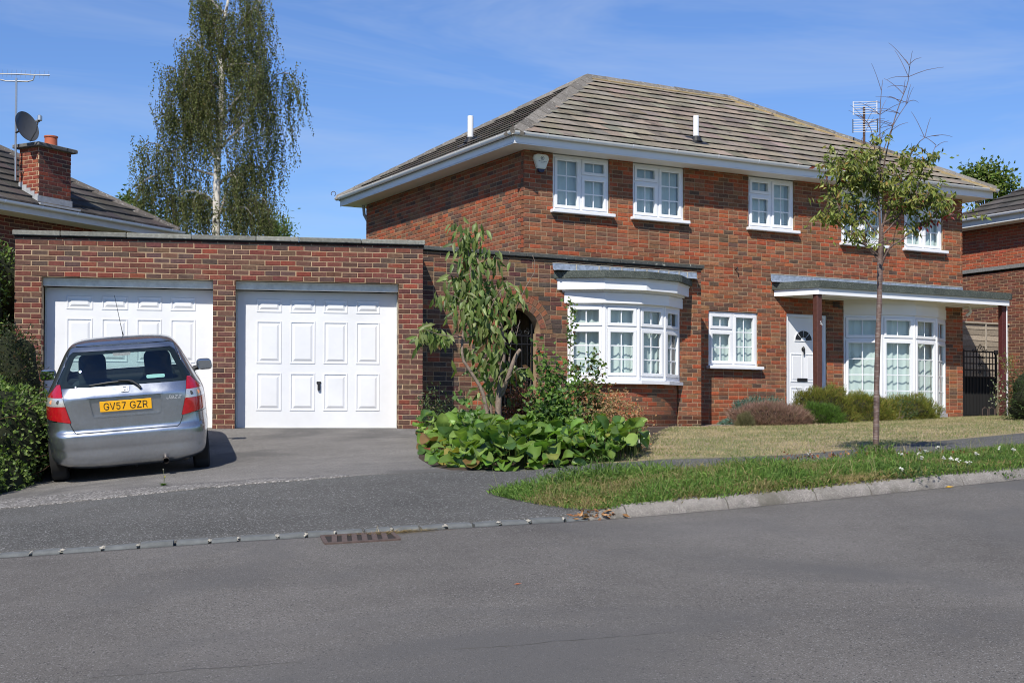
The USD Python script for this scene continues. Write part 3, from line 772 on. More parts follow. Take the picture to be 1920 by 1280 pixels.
def casement(parent, F, u0, u1, z0, z1, b, layout, seed, label=None, sill=True, split=.655):
    """two-light window; layout 'LR': which side is split into a top light and a lower sash"""
    fw = .04
    p = obj('window', ring(MB(), F, u0, u1, z0, z1, fw, b - .06, b, .004), 'upvc', parent, label=label)
    um = (u0 + u1) / 2
    obj('mullion', cbox(MB(), F, um - .02, um + .02, b - .06, b - .001, z0 + fw, z1 - fw, .004), 'upvc', p)
    zs = z0 + (z1 - z0) * split
    for side, (a0, a1) in (('L', (u0 + fw, um - .02)), ('R', (um + .02, u1 - fw))):
        if layout == side:
            obj('transom', cbox(MB(), F, a0, a1, b - .06, b - .0015, zs - .02, zs + .02, .004), 'upvc', p)
            sash(p, F, a0 + .003, a1 - .003, z0 + fw + .003, zs - .023, b, 2, 2)
            sash(p, F, a0 + .003, a1 - .003, zs + .023, z1 - fw - .003, b, 2, 1)
        else:
            sash(p, F, a0 + .003, a1 - .003, z0 + fw + .003, z1 - fw - .003, b, 2, 3)
    obj('curtain', wavy(F, u0 - .1, u1 + .1, z0 - .08, z1 + .06, b - .115, seed), 'curtain', p, smooth=True)
    if sill:
        obj('sill', cbox(MB(), F, u0 - .06, u1 + .07, b - .06, b + .14, z0 - .06, z0 - .003, .008), 'upvc', p)
    return p

# ---------------------------------------------------------------- the house
house = thing('brick_house', 'two storey brick house with hipped grey tile roof and white windows', 'house', HF(5, -3, 0))
SOF, EAVE = 4.755, 4.935
OV = .43
L, D = 10.52, 6.88
wins = [(.575, 1.745, 3.775, 4.74, 'R'), (2.24, 3.375, 3.775, 4.74, 'L'), (4.865, 5.985, 3.775, 4.735, 'L'), (7.175, 8.30, 3.64, 4.73, 'L'), (8.865, 9.955, 3.64, 4.72, 'R')]
front = sbox(0, -.15, L, SOF)
for a0, a1, c0, c1, lay in wins:
    front = front.difference(sbox(a0, c0 - .06, a1, SOF))
front = front.difference(sbox(3.925, 1.09, 5.085, 2.165)).difference(sbox(5.78, .0, 6.80, 2.19)).difference(sbox(7.23, .12, 10.03, 2.52))
upper = front.intersection(sbox(-1, 2.99, 20, 9))
lower = front.intersection(sbox(3.0, -1, 20, 2.984))
slabs = front.difference(sbox(3.2, 2.984, L + .1, 2.99)).intersection(sbox(.012, -1, L - .012, 9))
wall = slab('wall', HF, slabs, -.14, -.006, 'mortar', house)
side = sbox(.15, -.1, D, SOF)
slab('wall', HS, side, -.14, -.006, 'mortar', house)
bk = MB()
extrude(bk, HS.shifted(0, -L), sbox(.15, -.1, D, SOF), .01, .14)
extrude(bk, HF.shifted(0, -D), sbox(.15, -.1, L - .15, SOF), 0, .12)
obj('wall', bk, 'mortar', house)
obj('floor', fbox(fbox(MB(), HF, .2, L - .2, -D + .2, -.2, 2.62, 2.78), HF, .2, L - .2, -D + .2, -.3, -.1, .06), 'room_dark', house)
br = lay_bricks(HF, upper, HOUSE_BRICKS, 11, headers=.03) + lay_bricks(HF, lower, HOUSE_BRICKS, 12, headers=.03)
br += lay_bricks(HS, sbox(.031, 2.6, D, SOF), HOUSE_BRICKS, 13, u0=.1125, headers=.05)
emit_pieces(br, wall, 'brick', 'brick')
lab = ['left tall sash, nearest the roof corner', 'second upper window', 'middle upper window', 'upper window behind the street tree', 'upper window nearest the right corner']
for i, (a0, a1, c0, c1, lay) in enumerate(wins):
    casement(house, HF, a0 + .008, a1 - .008, c0, c1, -.035, lay, 40 + i, split=.66)
casement(house, HF, 3.933, 5.077, 1.15, 2.155, -.03, 'L', 50, label='small ground floor window with white sill', split=.66)

# front door
dr = obj('door', cbox(MB(), HF, 5.845, 6.735, -.11, -.065, .14, 2.125, .004), 'upvc', house, label='white panelled front door with fanlight')
obj('door_frame', ring(MB(), HF, 5.785, 6.795, .07, 2.185, .06, -.12, -.03, .004), 'upvc', house)
DF = HF.shifted(5.79, -.065)
fan_c = (.46, 1.685)
for k in range(4):
    a0, a1 = k * PI / 4 + .055, (k + 1) * PI / 4 - .055
    th_ = np.linspace(a0, a1, 8)
    pg = Polygon([(fan_c[0] + .205 * math.cos(t), fan_c[1] + .185 * math.sin(t)) for t in th_] + [(fan_c[0] + .07 * math.cos(t), fan_c[1] + .063 * math.sin(t)) for t in th_[::-1]])
    obj('fanlight_pane', extrude(MB(), DF, pg, .001, .006), 'black_plastic', dr)
fr = Polygon([(fan_c[0] + .225 * math.cos(t), fan_c[1] + .205 * math.sin(t)) for t in np.linspace(0, PI, 20)] + [(fan_c[0] - .225, fan_c[1] - .02), (fan_c[0] + .225, fan_c[1] - .02)])
inr = Polygon([(fan_c[0] + .207 * math.cos(t), fan_c[1] + .187 * math.sin(t)) for t in np.linspace(0, PI, 20)])
obj('fanlight_surround', extrude(MB(), DF, fr.difference(inr), 0, .012), 'upvc', dr)
for a0, a1, c0, c1 in ((.14, .43, .88, 1.43), (.50, .79, .88, 1.43), (.14, .43, .26, .78), (.50, .79, .26, .78)):
    rm = MB(); ring(rm, DF, a0, a1, c0, c1, .022, -.002, .010, .004); cbox(rm, DF, a0 + .05, a1 - .05, -.002, .008, c0 + .05, c1 - .05, .006)
    obj('panel', rm, 'upvc', dr)
obj('letterbox', cbox(MB(), DF, .30, .56, 0, .014, .885, .955, .004), 'black_plastic', dr)
kn = MB(); lathe(kn, DF(.455, .012, 1.515), [(.0, -.012), (.042, -.010), (.04, .006), (0, .012)], 14, axis=HF.o); tube(kn, [DF(.455, .012, 1.57), DF(.455, .03, 1.52), DF(.455, .034, 1.44), DF(.455, .02, 1.40)], [.012, .02, .016, .006], 8)
obj('knocker', kn, 'black_plastic', dr)
obj('handle', cbox(MB(), DF, .835, .875, 0, .03, 1.0, 1.27, .01), 'black_plastic', dr)
obj('threshold', cbox(MB(), HF, 5.75, 6.83, -.1, .12, .0, .075, .01), 'kerb_stone', house)

# roof: tiled slopes, hips and ridge
RT, RUN = .577, 3.91
CS = 1 / math.sqrt(1 + RT * RT)
def slope_frame(F):
    """maps (u, s, h): s along the slope from the eave edge, h above it"""
    def g(u, s, h):
        return F(u, OV + .04 - s * CS - h * RT * CS, EAVE + s * RT * CS + h * CS)
    return g
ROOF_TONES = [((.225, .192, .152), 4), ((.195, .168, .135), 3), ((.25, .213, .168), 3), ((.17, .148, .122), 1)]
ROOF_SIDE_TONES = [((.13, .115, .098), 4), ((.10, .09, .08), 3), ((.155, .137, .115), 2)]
def lay_tiles(F, u_lo, u_hi, seed, left, palette=ROOF_TONES, gauge=.346, width=.33, run=RUN, g=None, step=.060):
    r = np.random.default_rng(seed)
    g = g or slope_frame(F)
    S = run / CS
    trap = Polygon([(u_lo, 0), (u_hi, 0), (u_hi - run, S), (u_lo + run, S)])
    out = []
    for k in range(int(S / gauge) + 1):
        s0, s1 = k * gauge, min((k + 1) * gauge + .015, S)
        u = u_lo - (.165 if k % 2 else 0)
        while u < u_hi:
            rect = sbox(u + .002, s0 + r.uniform(-.004, .004), u + width - .002, s1)
            q = rect.intersection(trap)
            if q.geom_type == 'Polygon' and q.area > .004:
                q = shapely.geometry.polygon.orient(q)
                p = np.array(q.exterior.coords)[:-1]; n = len(p)
                hh = .006 + (step - .006) * np.clip(1 - (p[:, 1] - s0) / gauge, 0, 1) + r.uniform(-.003, .003)
                top = np.stack([g(a, b, c) for (a, b), c in zip(p, hh)]); bot = np.stack([g(a, b, c - .016) for (a, b), c in zip(p, hh)])
                f = [(0, i, i + 1) for i in range(1, n - 1)]
                for i in range(n):
                    m = (i + 1) % n
                    f += [(i, n + i, n + m), (i, n + m, m)]
                f = np.array(f)
                col = pick(palette, r)
                out.append((top.mean(0), MB().add(np.vstack([top, bot]), f if left else f[:, ::-1], col)))
            u += width
    return out
roof_p = obj('roof', loft(MB(), [[slope_frame(HF)(a, 0.05, -.03) for a in (-.4, L + .4)], [slope_frame(HF)(a, RUN / CS, -.03) for a in (-.47 + RUN, L + .47 - RUN)]]), 'matt_black', house)
tl = lay_tiles(HF, -.47, L + .47, 21, False)
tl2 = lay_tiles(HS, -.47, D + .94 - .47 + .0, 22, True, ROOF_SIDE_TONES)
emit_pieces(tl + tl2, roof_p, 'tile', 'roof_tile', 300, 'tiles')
apexL, apexR = HF(-.47 + RUN, OV + .04 - RUN, EAVE + RUN * RT), HF(L + .47 - RUN, OV + .04 - RUN, EAVE + RUN * RT)
cFL, cFR = HF(-.47, OV + .04, EAVE), HF(L + .47, OV + .04, EAVE)
cBL, cBR = HF(-.47, OV + .04 - 2 * RUN, EAVE), HF(L + .47, OV + .04 - 2 * RUN, EAVE)
bk = MB()
bk.add([cBL, cBR, apexR, apexL], [(0, 1, 2, 3)]); bk.add([cBR, cFR, apexR], [(0, 1, 2)]); bk.add([cFL + [0, 0, -.04], cBL + [0, 0, -.04], apexL + [0, 0, -.04]], [(0, 1, 2)])
bk.c = [np.tile((.16, .14, .12), (bk.n, 1))]
obj('roof_slope', bk, 'roof_tile', house)
def cap_tiles(P, Q, n1, n2, name, parent, seed, wid=.17, seg=.44, lift=.035, tone=(.17, .155, .135), material='ridge_tile'):
    """angular capping tiles along a hip or ridge between two slopes with normals n1 and n2"""
    r = np.random.default_rng(seed)
    P, Q = np.asarray(P, float), np.asarray(Q, float)
    A = Q - P; Ln = np.linalg.norm(A); A /= Ln
    d1 = np.cross(A, n1); d1 *= np.sign(-d1[2]) if abs(d1[2]) > 1e-6 else 1
    d2 = np.cross(A, n2); d2 *= np.sign(-d2[2]) if abs(d2[2]) > 1e-6 else 1
    nn = (n1 + n2) / np.linalg.norm(n1 + n2)
    k = 0.0
    while k < Ln - .05:
        e = min(k + seg, Ln)
        rows = []
        for s, up in ((k, .007), (e - .004, .0)):
            c = P + A * s + nn * (lift + up + r.uniform(-.003, .003))
            rows.append([c + d1 * wid - nn * .05, c + d1 * wid - nn * .018, c + d1 * wid * .45 + nn * .012, c + nn * .03, c + d2 * wid * .45 + nn * .012, c + d2 * wid - nn * .018, c + d2 * wid - nn * .05])
        m = loft(MB(), rows, tuple(np.array(tone) * r.uniform(.75, 1.25)))
        for rw, fl in ((rows[0], 0), (rows[1], 1)):
            f = np.array([(0, i, i + 1) for i in range(1, 6)])
            m.add(np.array(rw), f[:, ::-1] if fl else f, tone)
        obj(name, m, material, parent)
        k += seg
def slope_n(F):
    return np.array([0, 0, 1.0]) * CS + F.o * RT * CS
nF, nL, nB, nR = slope_n(HF), slope_n(HS), np.array([0, 0, CS]) - HF.o * RT * CS, np.array([0, 0, CS]) - HS.o * RT * CS
cap_tiles(cFL, apexL, nF, nL, 'hip_tile', roof_p, 31, wid=.19)
cap_tiles(cFR, apexR, nF, nR, 'hip_tile', roof_p, 32)
cap_tiles(cBL, apexL, nB, nL, 'hip_tile', roof_p, 33)
cap_tiles(apexL, apexR, nF, nB, 'ridge_tile', roof_p, 34)
mb = MB()
for P, Q, n1 in ((apexL, apexR, nF), (apexR, cFR, nF)):
    A = (Q - P) / np.linalg.norm(Q - P); dd = np.cross(A, n1); dd *= np.sign(-dd[2])
    c1 = np.linspace(0, 1, 40)[:, None]
    w_ = .215 + .04 * meshkit.noise(np.column_stack([c1[:, 0] * 37, c1[:, 0] * 0, c1[:, 0] * 0]))[:, None]
    loft(mb, [P + (Q - P) * c1 + dd * .12 + n1 * .03, P + (Q - P) * c1 + dd * w_ + n1 * .046, P + (Q - P) * c1 + dd * (w_ + .01) + n1 * .0], (.36, .27, .14))
obj('ridge_mortar', mb, 'ridge_tile', roof_p)
iron = MB(); tube(iron, [cFL + [0, 0, .02], cFL + [-.02, -.02, .10], cFL + [-.05, -.05, .13]], .012, 6)
obj('hip_iron', iron, 'rusty_iron', roof_p)
iron = MB(); ang = np.linspace(-1.2, 3.8, 14)
tube(iron, [cBL + [-.09 + .05 * math.cos(t), 0, .09 + .05 * math.sin(t)] for t in ang], .008, 6)
obj('hip_iron', iron, 'rusty_iron', roof_p)

# eaves
for nm, F, a0, a1 in (('fascia', HF, -OV, L + OV), ('fascia', HS, -OV + .004, D + OV)):
    obj(nm, cbox(MB(), F, a0, a1, OV - .02, OV, SOF - .012, EAVE - .05, .003), 'upvc', house)
sf = Polygon([(-OV, -OV), (L + OV, -OV), (L + OV, .0), (L, .0), (L, D), (0, D), (0, D + OV), (-OV, D + OV)])
sf = sbox(-OV, -OV, L + OV, D + OV).difference(sbox(.05, .05, L - .05, D - .05))
so_ = MB()
m_ = trimesh.creation.extrude_polygon(sf, .012, engine='earcut')
v_m = np.array(m_.vertices)
so_.add(HF(np.stack([v_m[:, 0], -v_m[:, 1], v_m[:, 2] + SOF], 1)), m_.faces[:, ::-1])
obj('soffit', so_, 'soffit_white', house)
obj('loft_floor', fbox(MB(), HF, .1, L - .1, -D + .1, -.1, SOF + .03, SOF + .09), 'room_dark', house)
def gutter(parent, F, u0, u1, b, z, r=.058, brackets=(), material='upvc_gutter', m=12):
    a = np.linspace(PI, 2 * PI, m)
    prof = [(r * math.cos(t), r * math.sin(t) * 1.0) for t in a]
    prof += [((r - .004) * math.cos(t), (r - .004) * math.sin(t)) for t in a[::-1]]
    rows = [[F(u, b + p + r, z + q) for p, q in prof] for u in np.linspace(u0, u1, 3)]
    gp_ = obj('gutter', loft(MB(), np.array(rows), closed=True), material, parent, smooth=50)
    for u in brackets:
        rb = r + .005
        rows = [[F(x, b + r + rb * math.cos(t), z + rb * math.sin(t) + (.004 if t > 6.2 or t < 3.2 else 0)) for t in a] for x in (u - .012, u + .012)]
        obj('gutter_bracket', loft(MB(), np.array(rows)), 'upvc', gp_, smooth=True)
    return gp_
gutter(house, HF, -OV - .05, L + OV + .06, OV, EAVE - .005, brackets=np.concatenate([[-.30, .15], np.arange(.95, L + .3, .93)]))
gutter(house, HS, -OV - .05, D + OV + .05, OV, EAVE - .005, brackets=np.concatenate([[-.28, -.02], np.arange(.6, D + .4, .93)]))
dp_ = MB(); tube(dp_, [HS(D + .10, .02, SOF), HS(D + .10, .0, SOF - .2), HS(D + .05, -.06, SOF - .35), HS(D + .05, -.06, 2.0)], .034, 10)
obj('downpipe', dp_, 'lead_grey', house, smooth=40)

# flue pipes through the tiles
for (u, off, F, h) in ((3.791, -.206, HF, .47), (2.495, -.255, HS, .49)):
    zb = EAVE + (OV + .04 - off) * RT
    P = F(u, off, zb)
    fl = obj('flue_pipe', lathe(MB(), P, [(.055, -.1), (.055, h - .01), (.05, h), (.046, h), (.046, h - .1)], 20), 'pipe_white', house, smooth=40)
    g = slope_frame(F); s_ = (OV + .04 - off) / CS
    pl = MB(); pl.add([g(u - .16, s_ - .26, .045), g(u + .16, s_ - .26, .045), g(u + .16, s_ + .16, .04), g(u - .16, s_ + .16, .04)], [(0, 1, 2, 3)])
    lathe(pl, P, [(.13, -.02), (.075, .07), (.058, .09)], 16)
    obj('flue_collar', pl, 'black_plastic', fl)

# alarm box on the front wall
al = thing('alarm_box', 'white and navy alarm bell box high on the brick wall beside the corner', 'alarm box', HF(.315, 0, 4.55))
ap = Polygon([(.165, 4.62), (.185, 4.675), (.24, 4.695), (.39, 4.695), (.445, 4.675), (.465, 4.62), (.40, 4.46), (.385, 4.445), (.245, 4.445), (.23, 4.46)])
body = MB()
cs_ = [(ap, 0.0), (ap.buffer(-.004), .052), (ap.buffer(-.02), .068)]
extrude(body, HF, ap, .005, .05); extrude(body, HF, ap.buffer(-.008), .05, .06); extrude(body, HF, ap.buffer(-.02), .06, .066)
obj('cover', body, 'alarm_white', al)
lens = Polygon([(.245, 4.442), (.385, 4.442), (.365, 4.40), (.345, 4.388), (.285, 4.388), (.265, 4.40)])
obj('strobe_lens', extrude(MB(), HF, lens, .01, .05), 'alarm_navy', al)
pr = MB()
rg = Point(.325, 4.625).buffer(.034).difference(Point(.325, 4.625).buffer(.027)); extrude(pr, HF, rg, .066, .0675)
extrude(pr, HF, Point(.322, 4.622).buffer(.016).difference(Point(.332, 4.618).buffer(.010)), .066, .0675)
for k, (a, b) in enumerate(((.25, .285), (.30, .325), (.34, .385), (.395, .405))):
    extrude(pr, HF, sbox(a, 4.565, b, 4.574), .066, .0675)
extrude(pr, HF, sbox(.29, 4.54, .36, 4.543), .066, .0675)
obj('printed_emblem', pr, 'print_grey', al)
wp = MB(); tube(wp, [HF(4.55, -.01, 2.95), HF(4.55, .06, 2.985), HF(4.55, .07, 2.93)], .012, 6)
obj('wall_hook', wp, 'black_plastic', house)
vent = MB()
for k in range(5):
    cbox(vent, HF, 6.95, 7.12, -.004, .012, 2.36 + k * .022, 2.374 + k * .022, .003)
obj('vent_grille', vent, 'black_plastic', house)

# porch canopy with its flat felt roof, and posts
CZ = 2.495
cpoly = Polygon([(5.47, 0.0), (5.87, .80), (10.98, .80), (11.02, .78), (11.02, -.25), (10.56, -.25), (10.56, 0)])
def plan(mb, poly, z0, z1, F=HF, col=None):
    m_ = trimesh.creation.extrude_polygon(poly, z1 - z0, engine='earcut'); v = np.array(m_.vertices)
    return mb.add(F(np.stack([v[:, 0], v[:, 1], v[:, 2] + z0], 1)), m_.faces[:, ::-1] if F.left else m_.faces, col)
cn = obj('porch_canopy', plan(MB(), cpoly.buffer(-.015), CZ + .02, CZ + .14), 'soffit_white', house, label='flat felt roofed porch canopy on brown posts')
fasc = cpoly.difference(cpoly.buffer(-.014)).difference(sbox(5.0, -1, 10.54, .004))
obj('fascia', plan(MB(), fasc, CZ, CZ + .155), 'upvc', cn)
felt = cpoly.buffer(.045, join_style=2).difference(sbox(5.0, -1, 10.54, .004))
obj('felt_roof', plan(plan(MB(), felt, CZ + .125, CZ + .245), felt.buffer(-.03), CZ + .2445, CZ + .26), 'felt', cn)
r_ = np.random.default_rng(5)
us = np.linspace(5.385, 10.52, 6)
for a, b in zip(us[:-1], us[1:]):
    mb = MB()
    loft(mb, [HF(np.array([a, b - .004]), .012, 2.915 - .008), HF(np.array([a, b - .004]), .016 + r_.uniform(0, .004), 2.80), HF(np.array([a, b - .004]), .05, 2.765), HF(np.array([a, b - .004]), .16, 2.758)])
    obj('lead_flashing', mb, 'lead', cn)
obj('flashing_mortar', cbox(MB(), HF, 5.39, 10.51, -.004, .006, 2.912, 2.93, .003), 'mortar_white', cn)
mb = MB(); cbox(mb, HF, 11.03, 11.07, .60, .74, CZ + .09, CZ + .16, .01); tube(mb, [HF(11.05, .70, CZ + .12), HF(11.15, .62, CZ + .09), HF(11.2, .58, CZ + .07)], .03, 10)
obj('gutter_outlet', mb, 'upvc', cn, smooth=40)
tb = MB(); tube(tb, [HF(10.60, .1, CZ + .02), HF(10.62, .12, CZ - .09), HF(10.56, .06, CZ - .17)], .034, 10)
obj('waste_elbow', tb, 'upvc', cn, smooth=40)
for (u, b, m_) in ((5.925, .70, 'stained_wood'), (10.945, .66, 'stained_wood_red')):
    zb = gz1(*HF(u, b, 0)[:2])
    po = obj('post', cbox(MB(), HF, u - .062, u + .062, b - .06, b + .06, zb - .05, CZ + .02, .006), m_, cn)
    if u < 6:
        tx = MB()
        for ch_, dz, du, hh in (('5', 0, -.012, .055), ('4', -.022, .030, .035)):
            t_ = meshkit.text_mesh(ch_, hh, .004); v = np.array(t_.vertices)
            tx.add(HF(np.stack([u + .012 + du + v[:, 0], b + .0605 + v[:, 2], 1.94 + dz + v[:, 1]], 1)), t_.faces)
        obj('house_number', tx, 'upvc', po)
    else:
        rb = MB(); tube(rb, [HF(u + .045, b + .07, zb), HF(u + .045, b + .07, CZ)], .012, 6)
        obj('cover_strip', rb, 'upvc', po)

# bow windows
BOW_A = np.radians([30, 10, -10, -30])
def bow_pts(W, u0, b0, extra=0.0, drop=0.0):
    """plan corners of a four facet bow (in wall coordinates), pushed out by extra"""
    p = [(u0, b0)]
    for a in BOW_A:
        p.append((p[-1][0] + W * math.cos(a), p[-1][1] + W * math.sin(a)))
    p = np.array(p)
    if extra:
        c = p.mean(0); c[1] = b0 - .6
        e = p - c; e /= np.linalg.norm(e, axis=1, keepdims=True)
        p = p + e * extra
        p[0, 1] = p[-1, 1] = b0
    return p
def bow_poly(W, u0, b0, extra, back):
    p = bow_pts(W, u0, b0, extra)
    return Polygon(np.vstack([[(p[0][0], back)], p, [(p[-1][0], back)]]))
def bow_window(parent, F, W, u0, b0, z0, z1, nz_low, seed, label, split):
    bw = obj('bow_window', plan(MB(), bow_poly(W, u0, b0, .0, b0 - .05), z1 - .03, z1 + .01, F), 'upvc', parent, label=label)
    obj('base_board', plan(MB(), bow_poly(W, u0, b0, .0, b0 - .05), z0 - .01, z0 + .0, F), 'upvc', bw)
    p = bow_pts(W, u0, b0)
    for i, a in enumerate(BOW_A):
        G_ = F.shifted(p[i][0], p[i][1]).turned(-a)
        fw = .045
        obj('window_frame', ring(MB(), G_, .0, W, z0, z1, fw, -.07, -.002, .004, .06), 'upvc', bw)
        zs = z0 + (z1 - z0) * split
        obj('transom', cbox(MB(), G_, fw, W - fw, -.07, -.003, zs - .022, zs + .022, .004), 'upvc', bw)
        sash(bw, G_, fw + .004, W - fw - .004, z0 + .064, zs - .026, 0.0, 2, nz_low)
        sash(bw, G_, fw + .004, W - fw - .004, zs + .026, z1 - fw - .004, 0.0, 2, 1)
        obj('curtain', wavy(G_, -.02, W + .02, z0, z1, -.15, seed + i, 26), 'curtain', bw, smooth=True)
        if i:
            tb = MB(); tube(tb, [F(p[i][0], p[i][1] - .03, z0), F(p[i][0], p[i][1] - .03, z1)], .042, 10)
            obj('corner_post', tb, 'upvc', bw, smooth=40)
    cw = MB()
    for (aa, bb) in ((p[0], p[0] + [0, -.3]), (p[-1], p[-1] + [0, -.3])):
        fbox(cw, F, aa[0] - .01, aa[0] + .01, bb[1], aa[1] - .04, z0, z1)
    obj('cheeks', cw, 'room_dark', bw)
    return bw
b2 = bow_window(house, HF, .757, 7.235, -.02, .30, 2.215, 4, 70, 'full height white bow window under the porch canopy', .755)
obj('sill', plan(MB(), bow_poly(.757, 7.235, -.02, .075, -.05), .215, .288), 'upvc', b2)
obj('head_panel', plan(MB(), bow_poly(.757, 7.235, -.02, .035, -.05), 2.222, 2.42), 'soffit_white', b2)
obj('head_panel', plan(MB(), bow_poly(.757, 7.235, -.02, .012, -.05), 2.421, CZ + .03), 'soffit_white', b2)
obj('plinth', plan(MB(), bow_poly(.757, 7.235, -.02, -.03, -.05), -.05, .213), 'mortar', b2)
# ---------------------------------------------------------------- single storey wing with arch and bow window
WF = HF.shifted(0, WING)
wing = thing('garden_wing', 'single storey brick wall with arched gateway and white bow window', 'brick wing', WF(.5, -.5, 0))
ZC = 2.79
AC, AR, AZ = -.54, .40, 1.56
T0, T1 = -2.45, 3.15
wpoly = sbox(T0, -.25, T1, ZC)
jamb = sbox(AC - .33, -.3, AC + .33, AZ + .01)
arch_open = Point(AC, AZ).buffer(AR, 32).intersection(sbox(-9, AZ, 9, 9)).union(jamb)
arch_ring = Point(AC, AZ).buffer(AR + .238, 32).intersection(sbox(-9, AZ - .003, 9, 9))
U0, BW = .385, .62
BT = U0 + BW * 2 * (math.cos(BOW_A[0]) + math.cos(BOW_A[1]))
bow_open = sbox(U0 + .02, -.3, BT - .02, 2.6)
wsl = wpoly.difference(arch_open).difference(bow_open)
ww = slab('wall', WF, wsl, -.20, -.006, 'mortar', wing)
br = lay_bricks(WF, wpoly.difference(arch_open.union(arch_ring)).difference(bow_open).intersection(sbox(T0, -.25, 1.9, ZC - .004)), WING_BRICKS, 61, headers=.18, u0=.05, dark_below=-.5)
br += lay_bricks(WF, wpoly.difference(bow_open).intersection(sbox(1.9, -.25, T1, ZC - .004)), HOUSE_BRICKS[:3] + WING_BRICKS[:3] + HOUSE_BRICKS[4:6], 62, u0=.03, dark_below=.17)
emit_pieces(br, ww, 'brick', 'brick')
r_ = np.random.default_rng(9)
vo = []
for rad in (AR + .004, AR + .124):
    n = int(PI * (rad + .055) / .078)
    for k in range(n):
        a0, a1 = PI * k / n - .0, PI * (k + 1) / n
        g_ = .006 / rad
        pg = Polygon([(AC + (rad + rr) * math.cos(a), AZ + (rad + rr) * math.sin(a)) for rr, a in ((0, a0 + g_), (.108, a0 + g_), (.108, a1 - g_), (0, a1 - g_))])
        obj('arch_brick', extrude(MB(), WF, pg, -.16, .002 + r_.uniform(-.002, .003), pick([((.20, .11, .062), 4), ((.16, .095, .06), 3), ((.27, .10, .055), 2)], r_)), 'brick', ww)
coping(WF, T0, T1 + .04, -.26, .05, ZC + .018, ZC + .082, [-1.35, -.42, .5, 1.42, 2.3], wing, 17, (.085, .088, .082))
obj('damp_course', cbox(MB(), WF, T0, T1 + .02, -.2, .016, ZC + .0, ZC + .0175, .003), 'matt_black', wing)
obj('flat_roof', fbox(MB(), HF, T0 + 1.2, T1 - .02, .0, WING - .2, ZC - .22, ZC - .1), 'felt', wing)
rt = MB(); extrude(rt, Frame(WF(T1, 0, 0), -HF.o, HF.u), sbox(.2, -.2, .78, ZC), -.12, -.006); 
obj('return_wall', rt, 'mortar', wing)
sw = MB(); fbox(sw, HF, -3.4, 3.0, -1.6, -1.5, -.3, 3.2)
back_passage = MB()
fbox(back_passage, WF, -.95 - .9, -.95 - .78, -1.6, -.2, -.3, 2.6); fbox(back_passage, WF, .10, .22, -1.6, -.2, -.3, 2.6); fbox(back_passage, WF, -1.9, .25, -1.75, -1.6, -.3, 2.6); fbox(back_passage, WF, -1.9, .25, -1.7, -.2, 2.25, 2.4)
obj('passage_walls', back_passage, 'room_dark', wing)
pb = lay_bricks(WF.shifted(0, -1.597), sbox(-1.7, 0, .2, 2.2), WING_BRICKS, 65)
mbp = MB()
for _, q in pb:
    v, f, c = q.arrays(); mbp.add(v, f, c)
obj('passage_bricks', mbp, 'brick', wing, kind='stuff')
# the bow window: curved brick base, sill, frames, two white cornices, felt roof, lead flashing
def arc_frames(W, u0, n=64, extra=0.0):
    p = bow_pts(W, u0, 0.0, extra)
    c, r = None, None
    (x1, y1), (x2, y2) = p[0], p[2]
    xc = (p[0][0] + p[-1][0]) / 2
    yc = (y2 ** 2 - y1 ** 2 + (x2 - xc) ** 2 - (x1 - xc) ** 2) / (2 * (y2 - y1))
    return xc, yc, math.hypot(x1 - xc, y1 - yc)
xc, yc, rad = arc_frames(BW, U0)
rad -= .045
half = math.asin(min(1, (BT - U0 - .02) / 2 / rad))
base_m = MB()
th_ = np.linspace(-half, half, 33)
loft(base_m, [WF(xc + (rad - .006) * np.sin(th_), yc + (rad - .006) * np.cos(th_), np.full(33, z)) for z in (-.3, .745)])
bb = obj('bow_base', base_m, 'mortar', wing)
bb_list = []
n_arc = int(2 * half * rad / .225)
for k in range(-4, 10):
    z0 = k * .075
    if z0 > .70: break
    for i in range(-1, n_arc + 2):
        a0 = -half + (i + (.5 if k % 2 else 0)) * .225 / rad; a1 = a0 + .215 / rad
        a0, a1 = max(a0, -half), min(a1, half)
        if a1 - a0 < .02: continue
        t = np.linspace(a0, a1, 4)
        o_ = rad + r_.uniform(-.002, .002)
        rows = [WF(xc + q * np.sin(t), yc + q * np.cos(t), np.full(4, z)) for q, z in ((o_ - .03, z0 + .005), (o_ - .004, z0 + .005), (o_, z0 + .009), (o_, z0 + .066), (o_ - .004, z0 + .07), (o_ - .03, z0 + .07))]
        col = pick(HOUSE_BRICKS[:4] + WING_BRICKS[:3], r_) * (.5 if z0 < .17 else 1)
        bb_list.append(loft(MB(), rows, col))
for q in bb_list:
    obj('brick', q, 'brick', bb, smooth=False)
b1 = bow_window(wing, WF, BW, U0, 0.0, .815, 2.075, 3, 80, 'white bow window over a curved brick base', .69)
obj('sill', plan(MB(), bow_poly(BW, U0, 0, .085, -.0), .745, .803, WF), 'upvc', b1)
obj('cornice', plan(plan(MB(), bow_poly(BW, U0, 0, .075, -.0), 2.085, 2.255, WF), bow_poly(BW, U0, 0, .058, -.0), 2.254, 2.275, WF), 'upvc', b1)
obj('cornice', plan(plan(MB(), bow_poly(BW, U0, 0, .225, -.0), 2.30, 2.455, WF), bow_poly(BW, U0, 0, .12, -.0), 2.27, 2.301, WF), 'upvc', b1)
obj('cornice_cap', plan(MB(), bow_poly(BW, U0, 0, .245, -.0), 2.456, 2.487, WF), 'upvc', b1)
obj('felt_roof', plan(plan(MB(), bow_poly(BW, U0, 0, .31, -.0), 2.488, 2.598, WF), bow_poly(BW, U0, 0, .28, -.0), 2.597, 2.61, WF), 'felt', b1)
us = [.09, .55, 1.0, 1.22, 1.46, 1.72, 1.98, 2.22, 2.44, 2.66, 2.84, 3.05]
